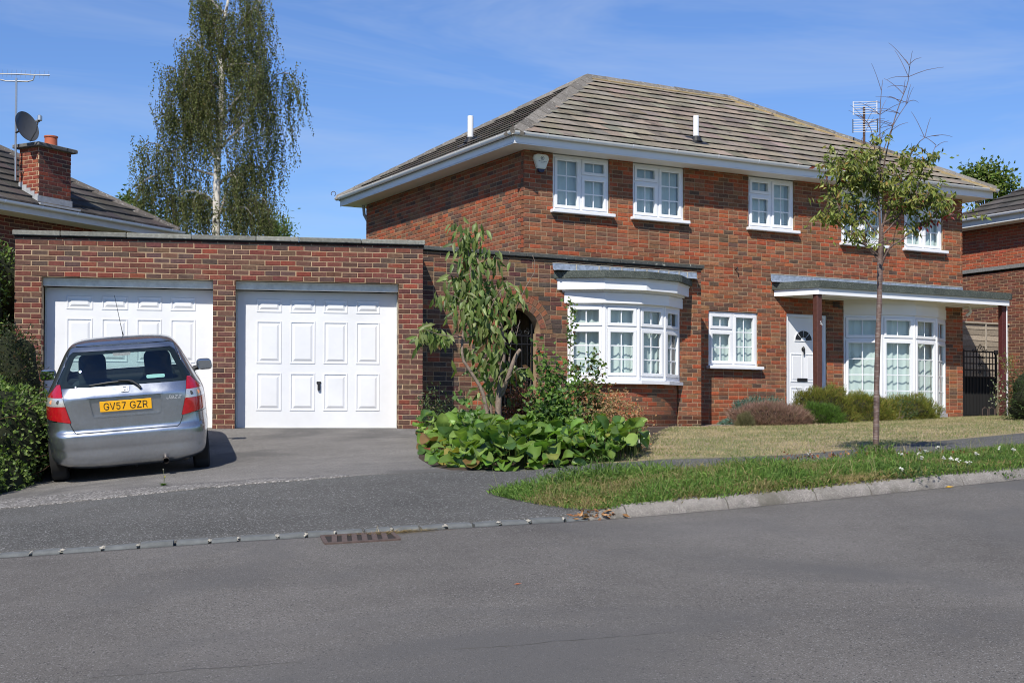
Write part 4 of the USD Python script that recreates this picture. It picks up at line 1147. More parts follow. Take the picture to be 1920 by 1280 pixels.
for a, b in zip(us[:-1], us[1:]):
    mb = MB(); d1 = r_.uniform(0, .005)
    loft(mb, [WF(np.array([a, b - .004]), .004, 2.735), WF(np.array([a, b - .004]), .012 + d1, 2.64), WF(np.array([a, b - .004]), .06, 2.615), WF(np.array([a, b - .004]), .17, 2.6115)])
    obj('lead_flashing', mb, 'lead', b1)
sp_ = MB()
for a in us[1:-1]:
    cbox(sp_, WF, a - .012, a + .010, .010, .019, 2.63, 2.732, .002)
cbox(sp_, WF, .09, 3.05, -.004, .010, 2.733, 2.747, .003)
obj('flashing_mortar', sp_, 'mortar_white', b1)

# wrought iron gate in the arch
ig = thing('arch_gate', 'black wrought iron gate with scrolls inside the brick arch', 'gate', WF(AC, -.10, 0))
IF = WF.shifted(AC, -.10)
def bar(name, pts, r, parent, n=6, material='iron'):
    return obj(name, tube(MB(), pts, r, n), material, parent)
for u in (-.29, .29):
    bar('stile', [IF(u, 0, .05), IF(u, 0, 1.72 if u > 0 else 1.72)], .014, ig)
for z in (.12, .80, 1.38, 1.52):
    bar('rail', [IF(-.29, 0, z), IF(.29, 0, z)], .011, ig)
for u in np.linspace(-.21, .21, 5):
    bar('bar', [IF(u, 0, .12), IF(u, 0, 1.52)], .0065, ig)
def scroll(F, cx, cz, r0, turns, sgn, a0, n=22):
    t = np.linspace(0, 1, n); a = a0 + sgn * t * turns * 2 * PI; r = r0 * (1 - .8 * t)
    return F(cx + r * np.cos(a), np.zeros(n), cz + r * np.sin(a))
for u, sg in ((-.19, 1), (-.065, -1), (.065, 1), (.19, -1)):
    bar('scroll', scroll(IF, u, 1.585, .06, 1.3, sg, PI / 2 if sg > 0 else PI / 2), .006, ig, 5)
bar('finial', [IF(.0, 0, 1.64), IF(-.05, 0, 1.71), IF(-.075, 0, 1.75)], .006, ig); bar('finial', [IF(.0, 0, 1.64), IF(.05, 0, 1.71), IF(.075, 0, 1.75)], .006, ig)

# ---------------------------------------------------------------- garage
gar = thing('double_garage', 'flat roofed brick double garage with two white panelled doors', 'garage', GF(2.9, -2.5, 0))
GW, GT = 5.81, 2.72
DO = [(.364, 2.748), (3.066, 5.452)]
DH = 2.163
gpoly = sbox(0, -.3, GW, GT)
for a, b in DO:
    gpoly = gpoly.difference(sbox(a, -.4, b, DH))
gw_ = slab('wall', GF, gpoly, -.22, -.006, 'mortar_garage', gar)
gb = lay_bricks(GF, gpoly, GARAGE_BRICKS, 91, z0=-.012, u0=.11, headers=.0)
emit_pieces(gb, gw_, 'brick', 'brick')
rvm, rvb = MB(), []
for a, b in DO:
    for u, sg in ((a, 1), (b, -1)):
        FR = Frame(GF(u, 0, 0), -GF.o, GF.u * sg)
        rvb += lay_bricks(FR, sbox(.031, -.3, .215, DH), GARAGE_BRICKS, 93 + int(u * 7), z0=-.012)
mb = MB()
for _, q in rvb:
    v, f, c = q.arrays(); mb.add(v, f, c)
obj('reveal_bricks', mb, 'brick', gar, kind='stuff')
gsides = MB()
for u, sg in ((0, -1), (GW, 1)):
    fbox(gsides, GF, u - .1 if sg > 0 else u + .006, u - .006 if sg > 0 else u + .1, -6.0, -.221, -.4, GT)
fbox(gsides, GF, 0, GW, -6.1, -6.0, -.4, GT)
obj('wall', gsides, 'mortar_garage', gar)
gsb = lay_bricks(Frame(GF(GW, 0, 0), -GF.o, GF.u), sbox(.031, -.1, 3.2, GT), GARAGE_BRICKS, 96, z0=-.012, u0=.0)
mb = MB()
for _, q in gsb:
    v, f, c = q.arrays(); mb.add(v, f, c)
obj('bricks', mb, 'brick', gar, kind='stuff')
coping(GF, -.035, GW + .03, -.28, .055, GT + .02, GT + .088, [.62, 1.53, 2.44, 3.36, 3.98, 4.89], gar, 18, (.21, .21, .185))
SIDEF = Frame(GF(GW - .25, 0, 0), -GF.o, GF.u)
for a in np.arange(.285, 5.8, .92):
    obj('coping_stone', cbox(MB(), SIDEF, a, a + .912, .0, .305, GT + .02, GT + .088, .008, (.2, .2, .18)), 'coping_stone', gar)
obj('damp_course', cbox(MB(), GF, -.012, GW + .012, -.24, .012, GT + .001, GT + .019, .003), 'matt_black', gar)
obj('flat_roof', fbox(MB(), GF, .1, GW - .1, -5.9, -.2, GT - .2, GT - .1), 'felt', gar)
for k, (a, b) in enumerate(DO):
    hd = obj('door_head', cbox(MB(), GF, a + .004, b - .004, -.215, -.105, DH - .118, DH - .012, .004), 'frame_grey', gar)
    obj('drip_strip', cbox(MB(), GF, a + .004, b - .004, -.105, -.085, DH - .022, DH - .006, .003), 'upvc_gutter', hd)
    x0, x1 = a + .03, b - .012
    z0, z1 = .012, DH - .126
    d0 = -.285
    _w, _h = x1 - x0, z1 - z0
    leafp = sbox(x0, z0, x1, z1)
    for c0, c1 in [(.115, .275), (.325, .485), (.535, .69), (.74, .895)]:
        for q0, q1 in [(.125, .405), (.47, .785), (.845, .945)]:
            leafp = leafp.difference(sbox(x0 + c0 * _w, z0 + q0 * _h, x0 + c1 * _w, z0 + q1 * _h))
    gd = obj('garage_door', extrude(MB(), GF, leafp, d0 - .03, d0), 'garage_white', gar, label='left white panelled garage door behind the parked car' if k == 0 else 'right white panelled garage door with black handle')
    obj('door_jamb', cbox(cbox(MB(), GF, a + .003, a + .028, d0 - .05, d0 + .0, -.1, DH - .12, .003), GF, b - .010, b - .002, d0 - .05, d0 + .06, -.1, DH - .12, .003), 'frame_grey', gar)
    w = x1 - x0; h = z1 - z0
    # leaf proportions read off the door: four columns, three rows
    cols = [(.115, .275), (.325, .485), (.535, .69), (.74, .895)]
    rws = [(.125, .405), (.47, .785), (.845, .945)]
    for ci, (c0, c1) in enumerate(cols):
        for ri, (q0, q1) in enumerate(rws):
            A0, A1, B0, B1 = x0 + c0 * w, x0 + c1 * w, z0 + q0 * h, z0 + q1 * h
            def rect_pts(i, bb):
                return [GF(A0 + i, bb, B0 + i), GF(A1 - i, bb, B0 + i), GF(A1 - i, bb, B1 - i), GF(A0 + i, bb, B1 - i)]
            mb = MB()
            lv = [(0.0, d0 - .001), (.008, d0 + .009), (.020, d0 + .009), (.032, d0 - .004), (.042, d0 - .004), (.074, d0 + .012)]
            loft(mb, [np.array(rect_pts(i, bb)) for i, bb in lv], closed=True)
            mb.add(np.array(rect_pts(.074, d0 + .012)), [(0, 1, 2, 3)])
            obj('panel', mb, 'garage_white', gd, smooth=False)
    if k == 1 or k == 0:
        hx, hz = x0 + .508 * w, z0 + .315 * h
        hm = MB(); cbox(hm, GF, hx - .035, hx + .035, d0, d0 + .018, hz + .02, hz + .055, .008); cbox(hm, GF, hx - .02, hx + .02, d0 + .0, d0 + .045, hz - .075, hz + .04, .008); lathe(hm, GF(hx, d0 + .045, hz - .05), [(.012, 0), (.010, .006), (0, .007)], 10, axis=GF.o)
        obj('handle', hm, 'black_plastic', gd)
    sl = MB(); cbox(sl, GF, x0, x1, d0 + .001, d0 + .006, z0, z0 + .018, .002)
    for q in np.linspace(.04, .96, 9):
        lathe(sl, GF(x0 + q * w, d0 + .006, z0 + .009), [(.005, 0), (.003, .002), (0, .0025)], 6, axis=GF.o)
    obj('bottom_strip', sl, 'upvc_gutter', gd)
    obj('garage_dark', fbox(MB(), GF, a, b, -.9, -.35, -.1, 2.1), 'matt_black', gar) if False else None

# ---------------------------------------------------------------- neighbours
def house_roof(parent, C, e, inn, length, run, rt, z, seed, tones, name='roof', gauge=.33, hip_back=True, cut_hi=None):
    """hipped slope: eave from C along e (length), rising inwards; hip at C's end"""
    cs = 1 / math.sqrt(1 + rt * rt)
    left = e[0] * inn[1] - e[1] * inn[0] < 0
    def g(u, s, h):
        return np.array([*C, z]) + np.append(e, 0) * u + np.append(inn, 0) * (s * cs - h * rt * cs) + np.array([0, 0, s * rt * cs + h * cs])
    r = np.random.default_rng(seed); out = MB(); S = run / cs
    trap = Polygon([(0, 0), (length, 0), (length, S), (run, S)])
    for k in range(int(S / gauge) + 1):
        s0, s1 = k * gauge, min((k + 1) * gauge + .01, S); u = -(.16 if k % 2 else 0)
        while u < length:
            q = sbox(u + .002, s0 + r.uniform(-.006, .006), u + .318, s1).intersection(trap)
            if q.geom_type == 'Polygon' and q.area > .004:
                q = shapely.geometry.polygon.orient(q); p = np.array(q.exterior.coords)[:-1]; n = len(p)
                hh = .006 + .034 * np.clip(1 - (p[:, 1] - s0) / gauge, 0, 1) + r.uniform(-.003, .003)
                top = np.stack([g(a, b, c) for (a, b), c in zip(p, hh)]); bot = np.stack([g(a, b, -.01) for a, b in p])
                f = [(0, i, i + 1) for i in range(1, n - 1)]
                for i in range(n):
                    m = (i + 1) % n; f += [(i, n + i, n + m), (i, n + m, m)]
                f = np.array(f)
                out.add(np.vstack([top, bot]), f[:, ::-1] if left else f, pick(tones, r))
            u += .32
    rp = obj(name, out, 'roof_tile', parent)
    return rp, g

# bungalow to the left, its roof and chimney above the garage
e = np.array([-.477, -.879]); inn = np.array([-.879, .477]); C = np.array([-6.94, 28.0]); Z = 4.06
NB = thing('bungalow', 'brick bungalow with dark tiled roof and chimney behind the garage', 'house', (-9.5, 27, 0))
DT = [((.065, .058, .052), 4), ((.085, .075, .066), 3), ((.05, .046, .042), 2)]
rp, g = house_roof(NB, C, e, inn, 9.0, 3.6, .61, Z, 101, DT)
cs = 1 / math.sqrt(1 + .61 ** 2)
apx = g(3.6, 3.6 / cs, 0)
nn1 = np.array([*(-inn * .61), 1]) ; nn1 = nn1 / np.linalg.norm(nn1)
nn2 = np.array([*(-e * .61), 1]); nn2 = nn2 / np.linalg.norm(nn2)
cap_tiles(g(0, 0, 0), apx, nn1, nn2, 'hip_tile', rp, 103, wid=.17, tone=(.13, .115, .10))
cap_tiles(apx, g(9.0, 3.6 / cs, 0), nn1, np.array([*(inn * .61), 1]) / 1.17, 'ridge_tile', rp, 104, wid=.17, tone=(.13, .115, .10))
mb = MB(); P0 = g(0, 0, 0); P1 = g(3.6, 3.6 / cs, 0); P2 = np.array([*(C + inn * 7.2), Z]); P3 = np.array([*(C + inn * 7.2 + e * 9), Z]); P4 = g(9.0, 3.6 / cs, 0)
mb.add([P0, P2, P1], [(0, 1, 2)], (.06, .055, .05)); mb.add([P1, P2, P3, P4], [(0, 1, 2, 3)], (.06, .055, .05))
obj('roof_slope', mb, 'roof_tile', NB)
NF = Frame((*C, 0), (*e, 0), (*(-inn), 0))
obj('fascia', cbox(MB(), NF, -.1, 9.2, -.04, -.01, Z - .19, Z - .0, .004), 'upvc_gutter', NB)
gutter(NB, NF, -.1, 9.0, -.01, Z - .02, .055, np.arange(.3, 8.5, .85))
obj('soffit', fbox(MB(), NF, .0, 9.0, -.5, -.04, Z - .19, Z - .18), 'soffit_white', NB)
wl = NF.shifted(0, -.5)
wp_ = slab('wall', wl, sbox(.4, .3, 9, Z - .19), -.2, -.006, 'mortar_garage', NB)
nb_ = lay_bricks(wl, sbox(.4, 2.6, 8.0, Z - .19), GARAGE_BRICKS[:4], 105)
mb = MB()
for _, q in nb_:
    v, f, c = q.arrays(); mb.add(v, f, c)
obj('bricks', mb, 'brick', wp_, kind='stuff')
# chimney on the near slope
uc, sc_ = 2.83, .14
ch_o = g(uc, sc_, 0)
CF = Frame((ch_o[0], ch_o[1], 0), (*e, 0), (*(-inn), 0))
cw, cd = .78, .52
topz = 5.18
cm = cbox(MB(), CF, .006, cw - .006, -cd + .006, -.006, Z + .05, topz, .003)
chm = obj('chimney', cm, 'mortar_garage', NB)
cb = lay_bricks(CF, sbox(0, Z + .05, cw, topz), GARAGE_BRICKS[:4] + [((.24, .06, .036), 5)], 106, u0=.1)
cb += lay_bricks(Frame(CF(cw, 0, 0), -CF.o, CF.u), sbox(.03, Z + .1, cd, topz), [((.24, .06, .036), 5), ((.18, .05, .035), 3), ((.30, .085, .045), 2)], 107, u0=.06)
cb += lay_bricks(Frame(CF(0, 0, 0), -CF.o, -CF.u), sbox(.03, Z + .1, cd, topz), [((.24, .06, .036), 5), ((.18, .05, .035), 3), ((.30, .085, .045), 2)], 108, u0=.06)
for _, q in cb:
    obj('brick', q, 'brick', chm)
obj('chimney_cap', cbox(MB(), CF, -.09, cw + .09, -cd - .09, .09, topz, topz + .07, .01, (.13, .125, .115)), 'coping_stone', chm)
obj('chimney_pot', lathe(MB(), CF(cw * .38, -cd * .42, topz + .07), [(.135, -.02), (.135, .03), (.118, .05), (.115, .19), (.128, .20), (.128, .225), (.095, .225), (.095, .0)], 20), 'terracotta', chm, smooth=40)
fl = MB()
rs = np.linspace(0, cd, 6)
for k in range(5):
    zz_ = Z + .13 + .61 * (rs[k] + .15) 
    fbox(fl, CF, cw + .001, cw + .008, -rs[k + 1], -rs[k], zz_ - .25, zz_ + .02)
    fbox(fl, CF, -.008, -.001, -rs[k + 1], -rs[k], zz_ - .25, zz_ + .02)
fbox(fl, CF, -.03, cw + .03, .001, .010, Z + .03, Z + .21)
fbox(fl, CF, -.1, cw + .1, .001, .16, Z + .02, Z + .055)
obj('flashing', fl, 'lead_grey', chm)

# aerial and satellite dish by the chimney
ab = CF(cw + .17, -.42, 0)
px_, py_ = float(ab[0]), float(ab[1])
AE = thing('tv_aerial', 'long metal comb aerial on a pole beside the chimney', 'aerial', (px_, py_, 4.5))
obj('mast', tube(MB(), [(px_, py_, 4.55), (px_, py_, 6.46)], .021, 8), 'aerial_metal', AE, smooth=40)
obj('bracket', tube(MB(), [CF(cw, -.4, 4.75), CF(cw + .16, -.42, 4.72), CF(cw + .17, -.42, 4.80), CF(cw + .16, -.46, 4.98), CF(cw, -.46, 4.99)], .014, 6), 'aerial_metal', AE)
bx = np.array([1.0, .12, 0.0]); bx /= np.linalg.norm(bx)
P = np.array([px_, py_, 6.53])
obj('boom', tube(MB(), [P - bx * .62, P + bx * .60], .012, 6), 'aerial_metal', AE)
obj('cradle', tube(MB(), [P - bx * .42, P - bx * .34 - [0, 0, .10], P - bx * .2 - [0, 0, .13], P + bx * .2 - [0, 0, .13], P + bx * .30 - [0, 0, .10], P + bx * .33], .013, 6), 'aerial_metal', AE)
by = np.array([-bx[1], bx[0], 0])
for k in np.linspace(-.58, .58, 15):
    obj('element', tube(MB(), [P + bx * k - by * .02 - np.array([0, 0, .065]), P + bx * k + by * .02 + np.array([0, 0, .085])], .0028, 4), 'aerial_metal', AE)
DS = thing('satellite_dish', 'dark grey oval satellite dish on the aerial pole above the chimney', 'satellite dish', (px_ + .3, py_ - .2, 5.5))
dc = np.array([px_ + .27, py_ - .16, 5.53]); dn = np.array([.80, -.50, .33]); dn /= np.linalg.norm(dn)
dr_ = np.cross(dn, [0, 0, 1]); dr_ /= np.linalg.norm(dr_); du_ = np.cross(dr_, dn)
rr = np.linspace(0.02, 1, 8); aa = np.linspace(0, 2 * PI, 33)[:-1]
rows = [[dc + dr_ * (.25 * q * math.cos(t)) + du_ * (.30 * q * math.sin(t)) + dn * (.075 * q * q - .075) for t in aa] for q in rr]
rows += [[dc + dr_ * (.25 * q * math.cos(t)) + du_ * (.30 * q * math.sin(t)) + dn * (.075 * q * q - .088) for t in aa] for q in rr[::-1]]
obj('reflector', loft(MB(), np.array(rows), closed=True), 'dish_grey', DS, smooth=40)
obj('arm', tube(MB(), [dc - du_ * .30 - dn * .02, dc - du_ * .20 + dn * .18, dc - du_ * .05 + dn * .30], .013, 6), 'dish_grey', DS)
obj('receiver', cbox(lathe(MB(), dc - du_ * .04 + dn * .31, [(.03, -.02), (.034, .03), (.02, .08), (0, .081)], 12, axis=-dn + du_ * .2), WORLD.shifted(*(dc - du_ * .02 + dn * .36)), -.03, .03, -.04, .05, -.04, .06, .01), 'aerial_metal', DS)
obj('bracket', tube(MB(), [(px_, py_, 5.44), dc - dn * .09], .02, 8), 'black_plastic', DS)

# aerial on the house roof behind the street tree
ra = np.array([7.44, 28.44])
RA = thing('grid_aerial', 'small white grid aerial on a rusty pole on the house roof', 'aerial', (*ra, 5.9))
obj('mast', tube(MB(), [(*ra, 5.85), (*ra, 6.78)], .026, 8), 'aerial_rust', RA)
for zc, wd in ((6.74, .24), (6.36, .25)):
    for k in range(6):
        z = zc - .13 + k * .05
        obj('rod', tube(MB(), [(ra[0] - wd, ra[1] - .05, z), (ra[0] + wd, ra[1] - .12, z)], .007, 5), 'aerial_white', RA)
    for q in (-1, 1):
        obj('end_strip', tube(MB(), [(ra[0] + q * wd, ra[1] - .085 - q * .035, zc - .15), (ra[0] + q * wd, ra[1] - .085 - q * .035, zc + .14)], .011, 6), 'dish_grey' if zc < 6.5 else 'aerial_white', RA)

# house on the right: its side wall, tiled roof, gutter, lower wall
sd = np.array([math.sin(TH), -math.cos(TH)])              # towards the street
N0 = np.array([11.0, 33.2])
RFm = Frame((*N0, 0), (*sd, 0), (-math.cos(TH), -math.sin(TH), 0))
RH = thing('neighbour_house', 'red brick house on the right with dark tiled roof', 'house', (13, 31, 0))
wpn = slab('wall', RFm, sbox(-6, .3, 8, 4.80), -.2, -.006, 'mortar', RH)
nbk = lay_bricks(RFm, sbox(-.4, 3.7, 8.0, 4.80), [((.32, .08, .04), 5), ((.26, .075, .042), 3), ((.20, .07, .045), 1)], 111)
lw = RFm.shifted(0, .22)
wpl = slab('wall', lw, sbox(-6, .1, 8, 3.66), -.2, -.006, 'mortar', RH)
nbl = lay_bricks(lw, sbox(-.6, .2, 8.0, 3.66), [((.16, .062, .042), 5), ((.12, .058, .044), 3), ((.21, .075, .045), 2)], 112)
for prt, lst in ((wpn, nbk), (wpl, nbl)):
    mb = MB()
    for _, q in lst:
        v, f, c = q.arrays(); mb.add(v, f, c)
    obj('bricks', mb, 'brick', prt, kind='stuff')
for a in np.arange(-2.7, 7.8, .92):
    obj('coping_stone', cbox(MB(), lw, a, a + .912, -.24, .05, 3.70, 3.79, .006, (.19, .19, .185)), 'coping_stone', RH)
obj('fascia', cbox(MB(), RFm, -6, 8, .38, .40, 4.79, 4.98, .004), 'upvc_gutter', RH)
obj('soffit', fbox(MB(), RFm, -6, 8, 0, .38, 4.79, 4.80), 'soffit_white', RH)
gutter(RH, RFm, -6, 8, .40, 5.0, .058, np.arange(-1.5, 7, .95), material='upvc')
Crn = RFm(-.15, .42, 0)[:2]
rp2, g2 = house_roof(RH, Crn, sd, np.array([math.cos(TH), math.sin(TH)]), 9.0, 4.0, .577, 5.0, 113, [((.075, .068, .062), 4), ((.095, .086, .078), 3), ((.06, .055, .05), 2)])
Cfar = RFm(-.35, .42, 0)[:2]
obj('roof_slope', loft(MB(), [[g2(0, 0, -.03), g2(9, 0, -.03)], [g2(4.0, 4.6, -.03), g2(9, 4.6, -.03)]]), 'matt_black', RH)

# timber fence panel and iron side gate to the right of the house
FP = thing('fence_panel', 'grey weathered timber lap fence panel behind the iron side gate', 'fence', HF(13.2, -2, .3))
FF = HF.shifted(12.55, -2.0)
r_ = np.random.default_rng(23)
for k in range(16):
    z = .3 + k * .13
    sl = MB(); t = np.array((.30, .255, .20)) * r_.uniform(.75, 1.2)
    x = np.linspace(-.0, 1.75, 8); w = .006 * r_.normal(0, 1, 8)
    loft(sl, [FF(x, .0, z + w * .3), FF(x, .016, z + .002 + w), FF(x, .004, z + .148 + w), FF(x, -.006, z + .148 + w), FF(x, -.004, z + w * .3)], t)
    obj('slat', sl, 'grey_wood', FP)
for u in (.02, .88, 1.68):
    obj('batten', cbox(MB(), FF, u - .022, u + .022, .016, .045, .25, 2.40, .004, (.34, .30, .25)), 'grey_wood', FP)
obj('cap_rail', cbox(MB(), FF, -.02, 1.77, -.02, .05, 2.38, 2.42, .005, (.36, .32, .26)), 'grey_wood', FP)
obj('fence_post', cbox(MB(), FF, 1.78, 1.90, -.05, .06, .2, 2.46, .006, (.45, .41, .35)), 'grey_wood', FP)
TP = thing('slatted_screen', 'short weathered timber screen of spaced slats beside the brown post', 'screen', HF(14.6, -2, .4))
for k in range(12):
    z = .7 + k * .14
    obj('slat', cbox(MB(), FF, 2.02, 2.62, -.01, .01, z, z + .095, .003, np.array((.33, .28, .22)) * r_.uniform(.7, 1.2)), 'grey_wood', TP)
obj('upright', cbox(MB(), FF, 2.50, 2.56, .011, .05, .4, 2.46, .003, (.4, .36, .3)), 'grey_wood', TP)
SG = thing('side_gate', 'black iron side gate with square lattice and scrolled top', 'gate', HF(11.4, -.3, .24))
SF = HF.shifted(10.92, -.35)
for u in (.0, .98):
    obj('stile', cbox(MB(), SF, u - .018, u + .018, -.018, .018, .2, 1.66, .003), 'iron', SG)
for z in (.27, 1.08, 1.22, 1.36, 1.50, 1.62):
    obj('rail', cbox(MB(), SF, .018, .962, -.010, .010, z - .012, z + .012, .002), 'iron', SG)
for u in np.linspace(.1, .88, 9):
    obj('bar', cbox(MB(), SF, u - .008, u + .008, -.0075, .0075, .27, 1.62, .002), 'iron', SG)
obj('sheet', cbox(MB(), SF, .018, .962, -.020, -.012, .24, 1.08, .002), 'matt_black', SG)
for (cx, cz, r0, tn, sg, a0) in ((.40, 1.67, .07, 1.2, 1, 0), (.58, 1.67, .07, 1.2, -1, PI), (.49, 1.74, .055, .95, 1, -PI / 2), (.30, 1.64, .05, 1.1, -1, 0), (.68, 1.64, .05, 1.1, 1, PI)):
    obj('scroll', tube(MB(), scroll(SF, cx, cz, r0, tn, sg, a0), .008, 5), 'iron', SG)
for zc in (1.18, 1.34, 1.50):
    for q in (-1, 1):
        obj('scroll', tube(MB(), scroll(SF.shifted(0, .02), .49 + q * .045, zc, .045, 1.2, q, PI / 2), .007, 5), 'iron', SG)
obj('latch', cbox(MB(), SF, .93, 1.02, -.01, .03, 1.56, 1.66, .004), 'iron', SG)
gp0 = MB()
cbox(gp0, SF, -.05, -.02, -.02, .02, .2, 1.68, .003); 
obj('hanging_post', gp0, 'iron', SG)
EH = thing('hoop_edging', 'low rusty hooped wire edging in front of the side gate', 'edging', HF(11.3, .1, .24))
for k in range(5):
    u0 = 10.95 + k * .2; zb = gz1(*HF(u0, .12, 0)[:2])
    obj('hoop', tube(MB(), [HF(u0, .12, zb - .02), HF(u0, .12, zb + .16), HF(u0 + .08, .12, zb + .20), HF(u0 + .16, .12, zb + .16), HF(u0 + .16, .12, zb - .02)], .008, 5), 'rusty_iron', EH)
# ---------------------------------------------------------------- parked car
from scipy.interpolate import PchipInterpolator
cf = np.array([-.262, .964, .105]); cf /= np.linalg.norm(cf)
cl = np.array([.964, .264, .086]); cl -= cf * cl.dot(cf); cl /= np.linalg.norm(cl)
cu = np.cross(cl, cf)
CO = np.array([-4.405, 15.49, -.500]) - .62 * cf + .055 * cl
car = thing('parked_car', 'silver blue hatchback parked nose-in before the left garage door', 'car', CO)
_T = np.array([
    # z, half width, rear, front, exponent
    (.17, .70, .15, 3.62, 5), (.215, .765, .075, 3.72, 6.8), (.255, .808, .040, 3.78, 7.4), (.33, .828, .022, 3.81, 7.6), (.385, .832, .020, 3.83, 7.6), (.43, .836, .008, 3.83, 7.6),
    (.50, .840, .0, 3.83, 7.6), (.545, .840, .002, 3.825, 7.6), (.562, .8395, .012, 3.82, 7.6), (.60, .838, .042, 3.81, 7.4), (.70, .836, .047, 3.79, 7.2), (.82, .832, .050, 3.74, 7.2), (.935, .822, .054, 3.60, 7.0), (.952, .818, .060, 3.50, 7.0),
    (.99, .810, .082, 3.30, 6.8), (1.03, .795, .108, 3.00, 6.5), (1.06, .782, .126, 2.88, 6.3), (1.15, .742, .168, 2.66, 6.1), (1.25, .697, .222, 2.42, 5.9), (1.35, .648, .282, 2.15, 5.7),
    (1.41, .612, .325, 1.96, 5.4), (1.455, .576, .385, 1.82, 5.1), (1.485, .536, .47, 1.70, 4.2), (1.505, .475, .60, 1.58, 4.0), (1.518, .37, .80, 1.42, 3.6), (1.524, .20, .98, 1.24, 3.2)])
_P = [PchipInterpolator(_T[:, 0], _T[:, k]) for k in range(1, 5)]
def car_solid(off=0.0, z0=.17, z1=1.524, nz=88, na=168, ylim=None):
    zs = np.concatenate([np.linspace(z0, 1.40, nz), np.linspace(1.405, z1, 26)]) if z1 > 1.41 else np.linspace(z0, z1, nz)
    t = np.linspace(0, 2 * PI, na, endpoint=False) + .0
    rows = []
    for z in zs:
        w, yr, yf, n = (float(p(z)) for p in _P)
        w += off; yr -= off; yf += off
        l = (yf - yr) / 2; yc = (yf + yr) / 2
        # even out the spacing round the corners
        c, s = np.cos(t), np.sin(t)
        x = w * np.sign(c) * np.abs(c) ** (2 / n); y = yc + l * np.sign(s) * np.abs(s) ** (2 / n)
        rows.append(np.stack([x, y, np.full(na, z + (off if z > 1.2 else 0) * np.clip((z - 1.2) / .3, 0, 1))], 1))
    rows = np.array(rows); n_, m_ = rows.shape[:2]
    v = rows.reshape(-1, 3)
    f = []
    idx = np.arange(n_ * m_).reshape(n_, m_)
    nx = np.roll(idx, -1, 1)
    q = np.stack([idx[:-1], nx[:-1], nx[1:], idx[1:]], -1).reshape(-1, 4)
    f = np.vstack([q[:, [0, 1, 2]], q[:, [0, 2, 3]]])
    v = np.vstack([v, [[0, rows[0][:, 1].mean(), z0]], [[0, rows[-1][:, 1].mean(), rows[-1][0, 2] + .0005]]])
    a, b = len(v) - 2, len(v) - 1
    f = np.vstack([f, np.stack([np.full(m_, a), nx[0], idx[0]], 1), np.stack([np.full(m_, b), idx[-1], nx[-1]], 1)])
    return m3.Manifold(m3.Mesh(vert_properties=v.astype(np.float32), tri_verts=f.astype(np.uint32)))
def prism(poly, axis, a0, a1):
    """polygon in (x, z) swept along y, or in (y, z) swept along x"""
    m = trimesh.creation.extrude_polygon(shapely.geometry.polygon.orient(poly), a1 - a0, engine='earcut')
    v = np.array(m.vertices); f = np.array(m.faces)
    if axis == 'y':
        v = np.stack([v[:, 0], v[:, 2] + a0, v[:, 1]], 1); f = f[:, ::-1]
    else:
        v = np.stack([v[:, 2] + a0, v[:, 0], v[:, 1]], 1)
    return m3.Manifold(m3.Mesh(vert_properties=v.astype(np.float32), tri_verts=f.astype(np.uint32)))
def cbx(x0, x1, y0, y1, z0, z1):
    return m3.Manifold.cube([x1 - x0, y1 - y0, z1 - z0]).translate([x0, y0, z0])
def cworld(v):
    v = np.array(v, float)
    v[:, 0] *= np.interp(v[:, 2], [0, .9, 1.05, 1.3, 2], [1.06, 1.06, 1.03, 1.01, 1.0])
    v[:, 2] += .034 * np.clip(v[:, 2] - .26, 0, 2)
    return CO + v[:, :1] * cl + v[:, 1:2] * cf + v[:, 2:] * cu
def cobj(name, man, material, parent=None, smooth=32):
    if isinstance(man, MB):
        v, f, c = man.arrays()
    elif hasattr(man, 'to_mesh'):
        q = man.to_mesh(); v, f = np.array(q.vert_properties[:, :3], float), np.array(q.tri_verts, int)
    else:
        v, f = np.array(man.vertices), np.array(man.faces)
    return obj(name, trimesh.Trimesh(cworld(v), f, process=False), material, parent or car, smooth=smooth)
def rpoly(pts, r):
    p = Polygon(pts)
    return p.buffer(-r, join_style=1).buffer(r, quad_segs=6) if r else p

outer = car_solid()
inner = car_solid(-.035, .45, 1.50) ^ cbx(-2, 2, .02, 2.95, .3, 2)
shell = outer - inner
for y in (.62, 3.07):
    cyl = m3.Manifold.cylinder(2.4, .335, .335, 48).rotate([0, 90, 0]).translate([-1.2, y, .285])
    core = cbx(-.56, .56, -1, 5, -1, 2)
    shell = shell - (cyl - core)
rw = rpoly([(-.715, 1.045), (.715, 1.045), (.70, 1.10), (.565, 1.38), (.52, 1.415), (-.52, 1.415), (-.565, 1.38), (-.70, 1.10)], .03)
ws = rpoly([(-.70, 1.05), (.70, 1.05), (.55, 1.40), (-.55, 1.40)], .04)
sw1 = rpoly([(.62, 1.06), (.98, 1.02), (1.52, 1.02), (1.52, 1.415), (.80, 1.405)], .03)
sw2 = rpoly([(1.60, 1.02), (2.62, 1.03), (2.12, 1.36), (1.95, 1.415), (1.60, 1.415)], .03)
P_rw, P_ws = prism(rw, 'y', -.2, 1.0), prism(ws, 'y', 1.6, 3.4)
P_s = [prism(q, 'x', -2, 2) for q in (sw1, sw2)]
shell = shell - P_rw - P_ws - P_s[0] - P_s[1]
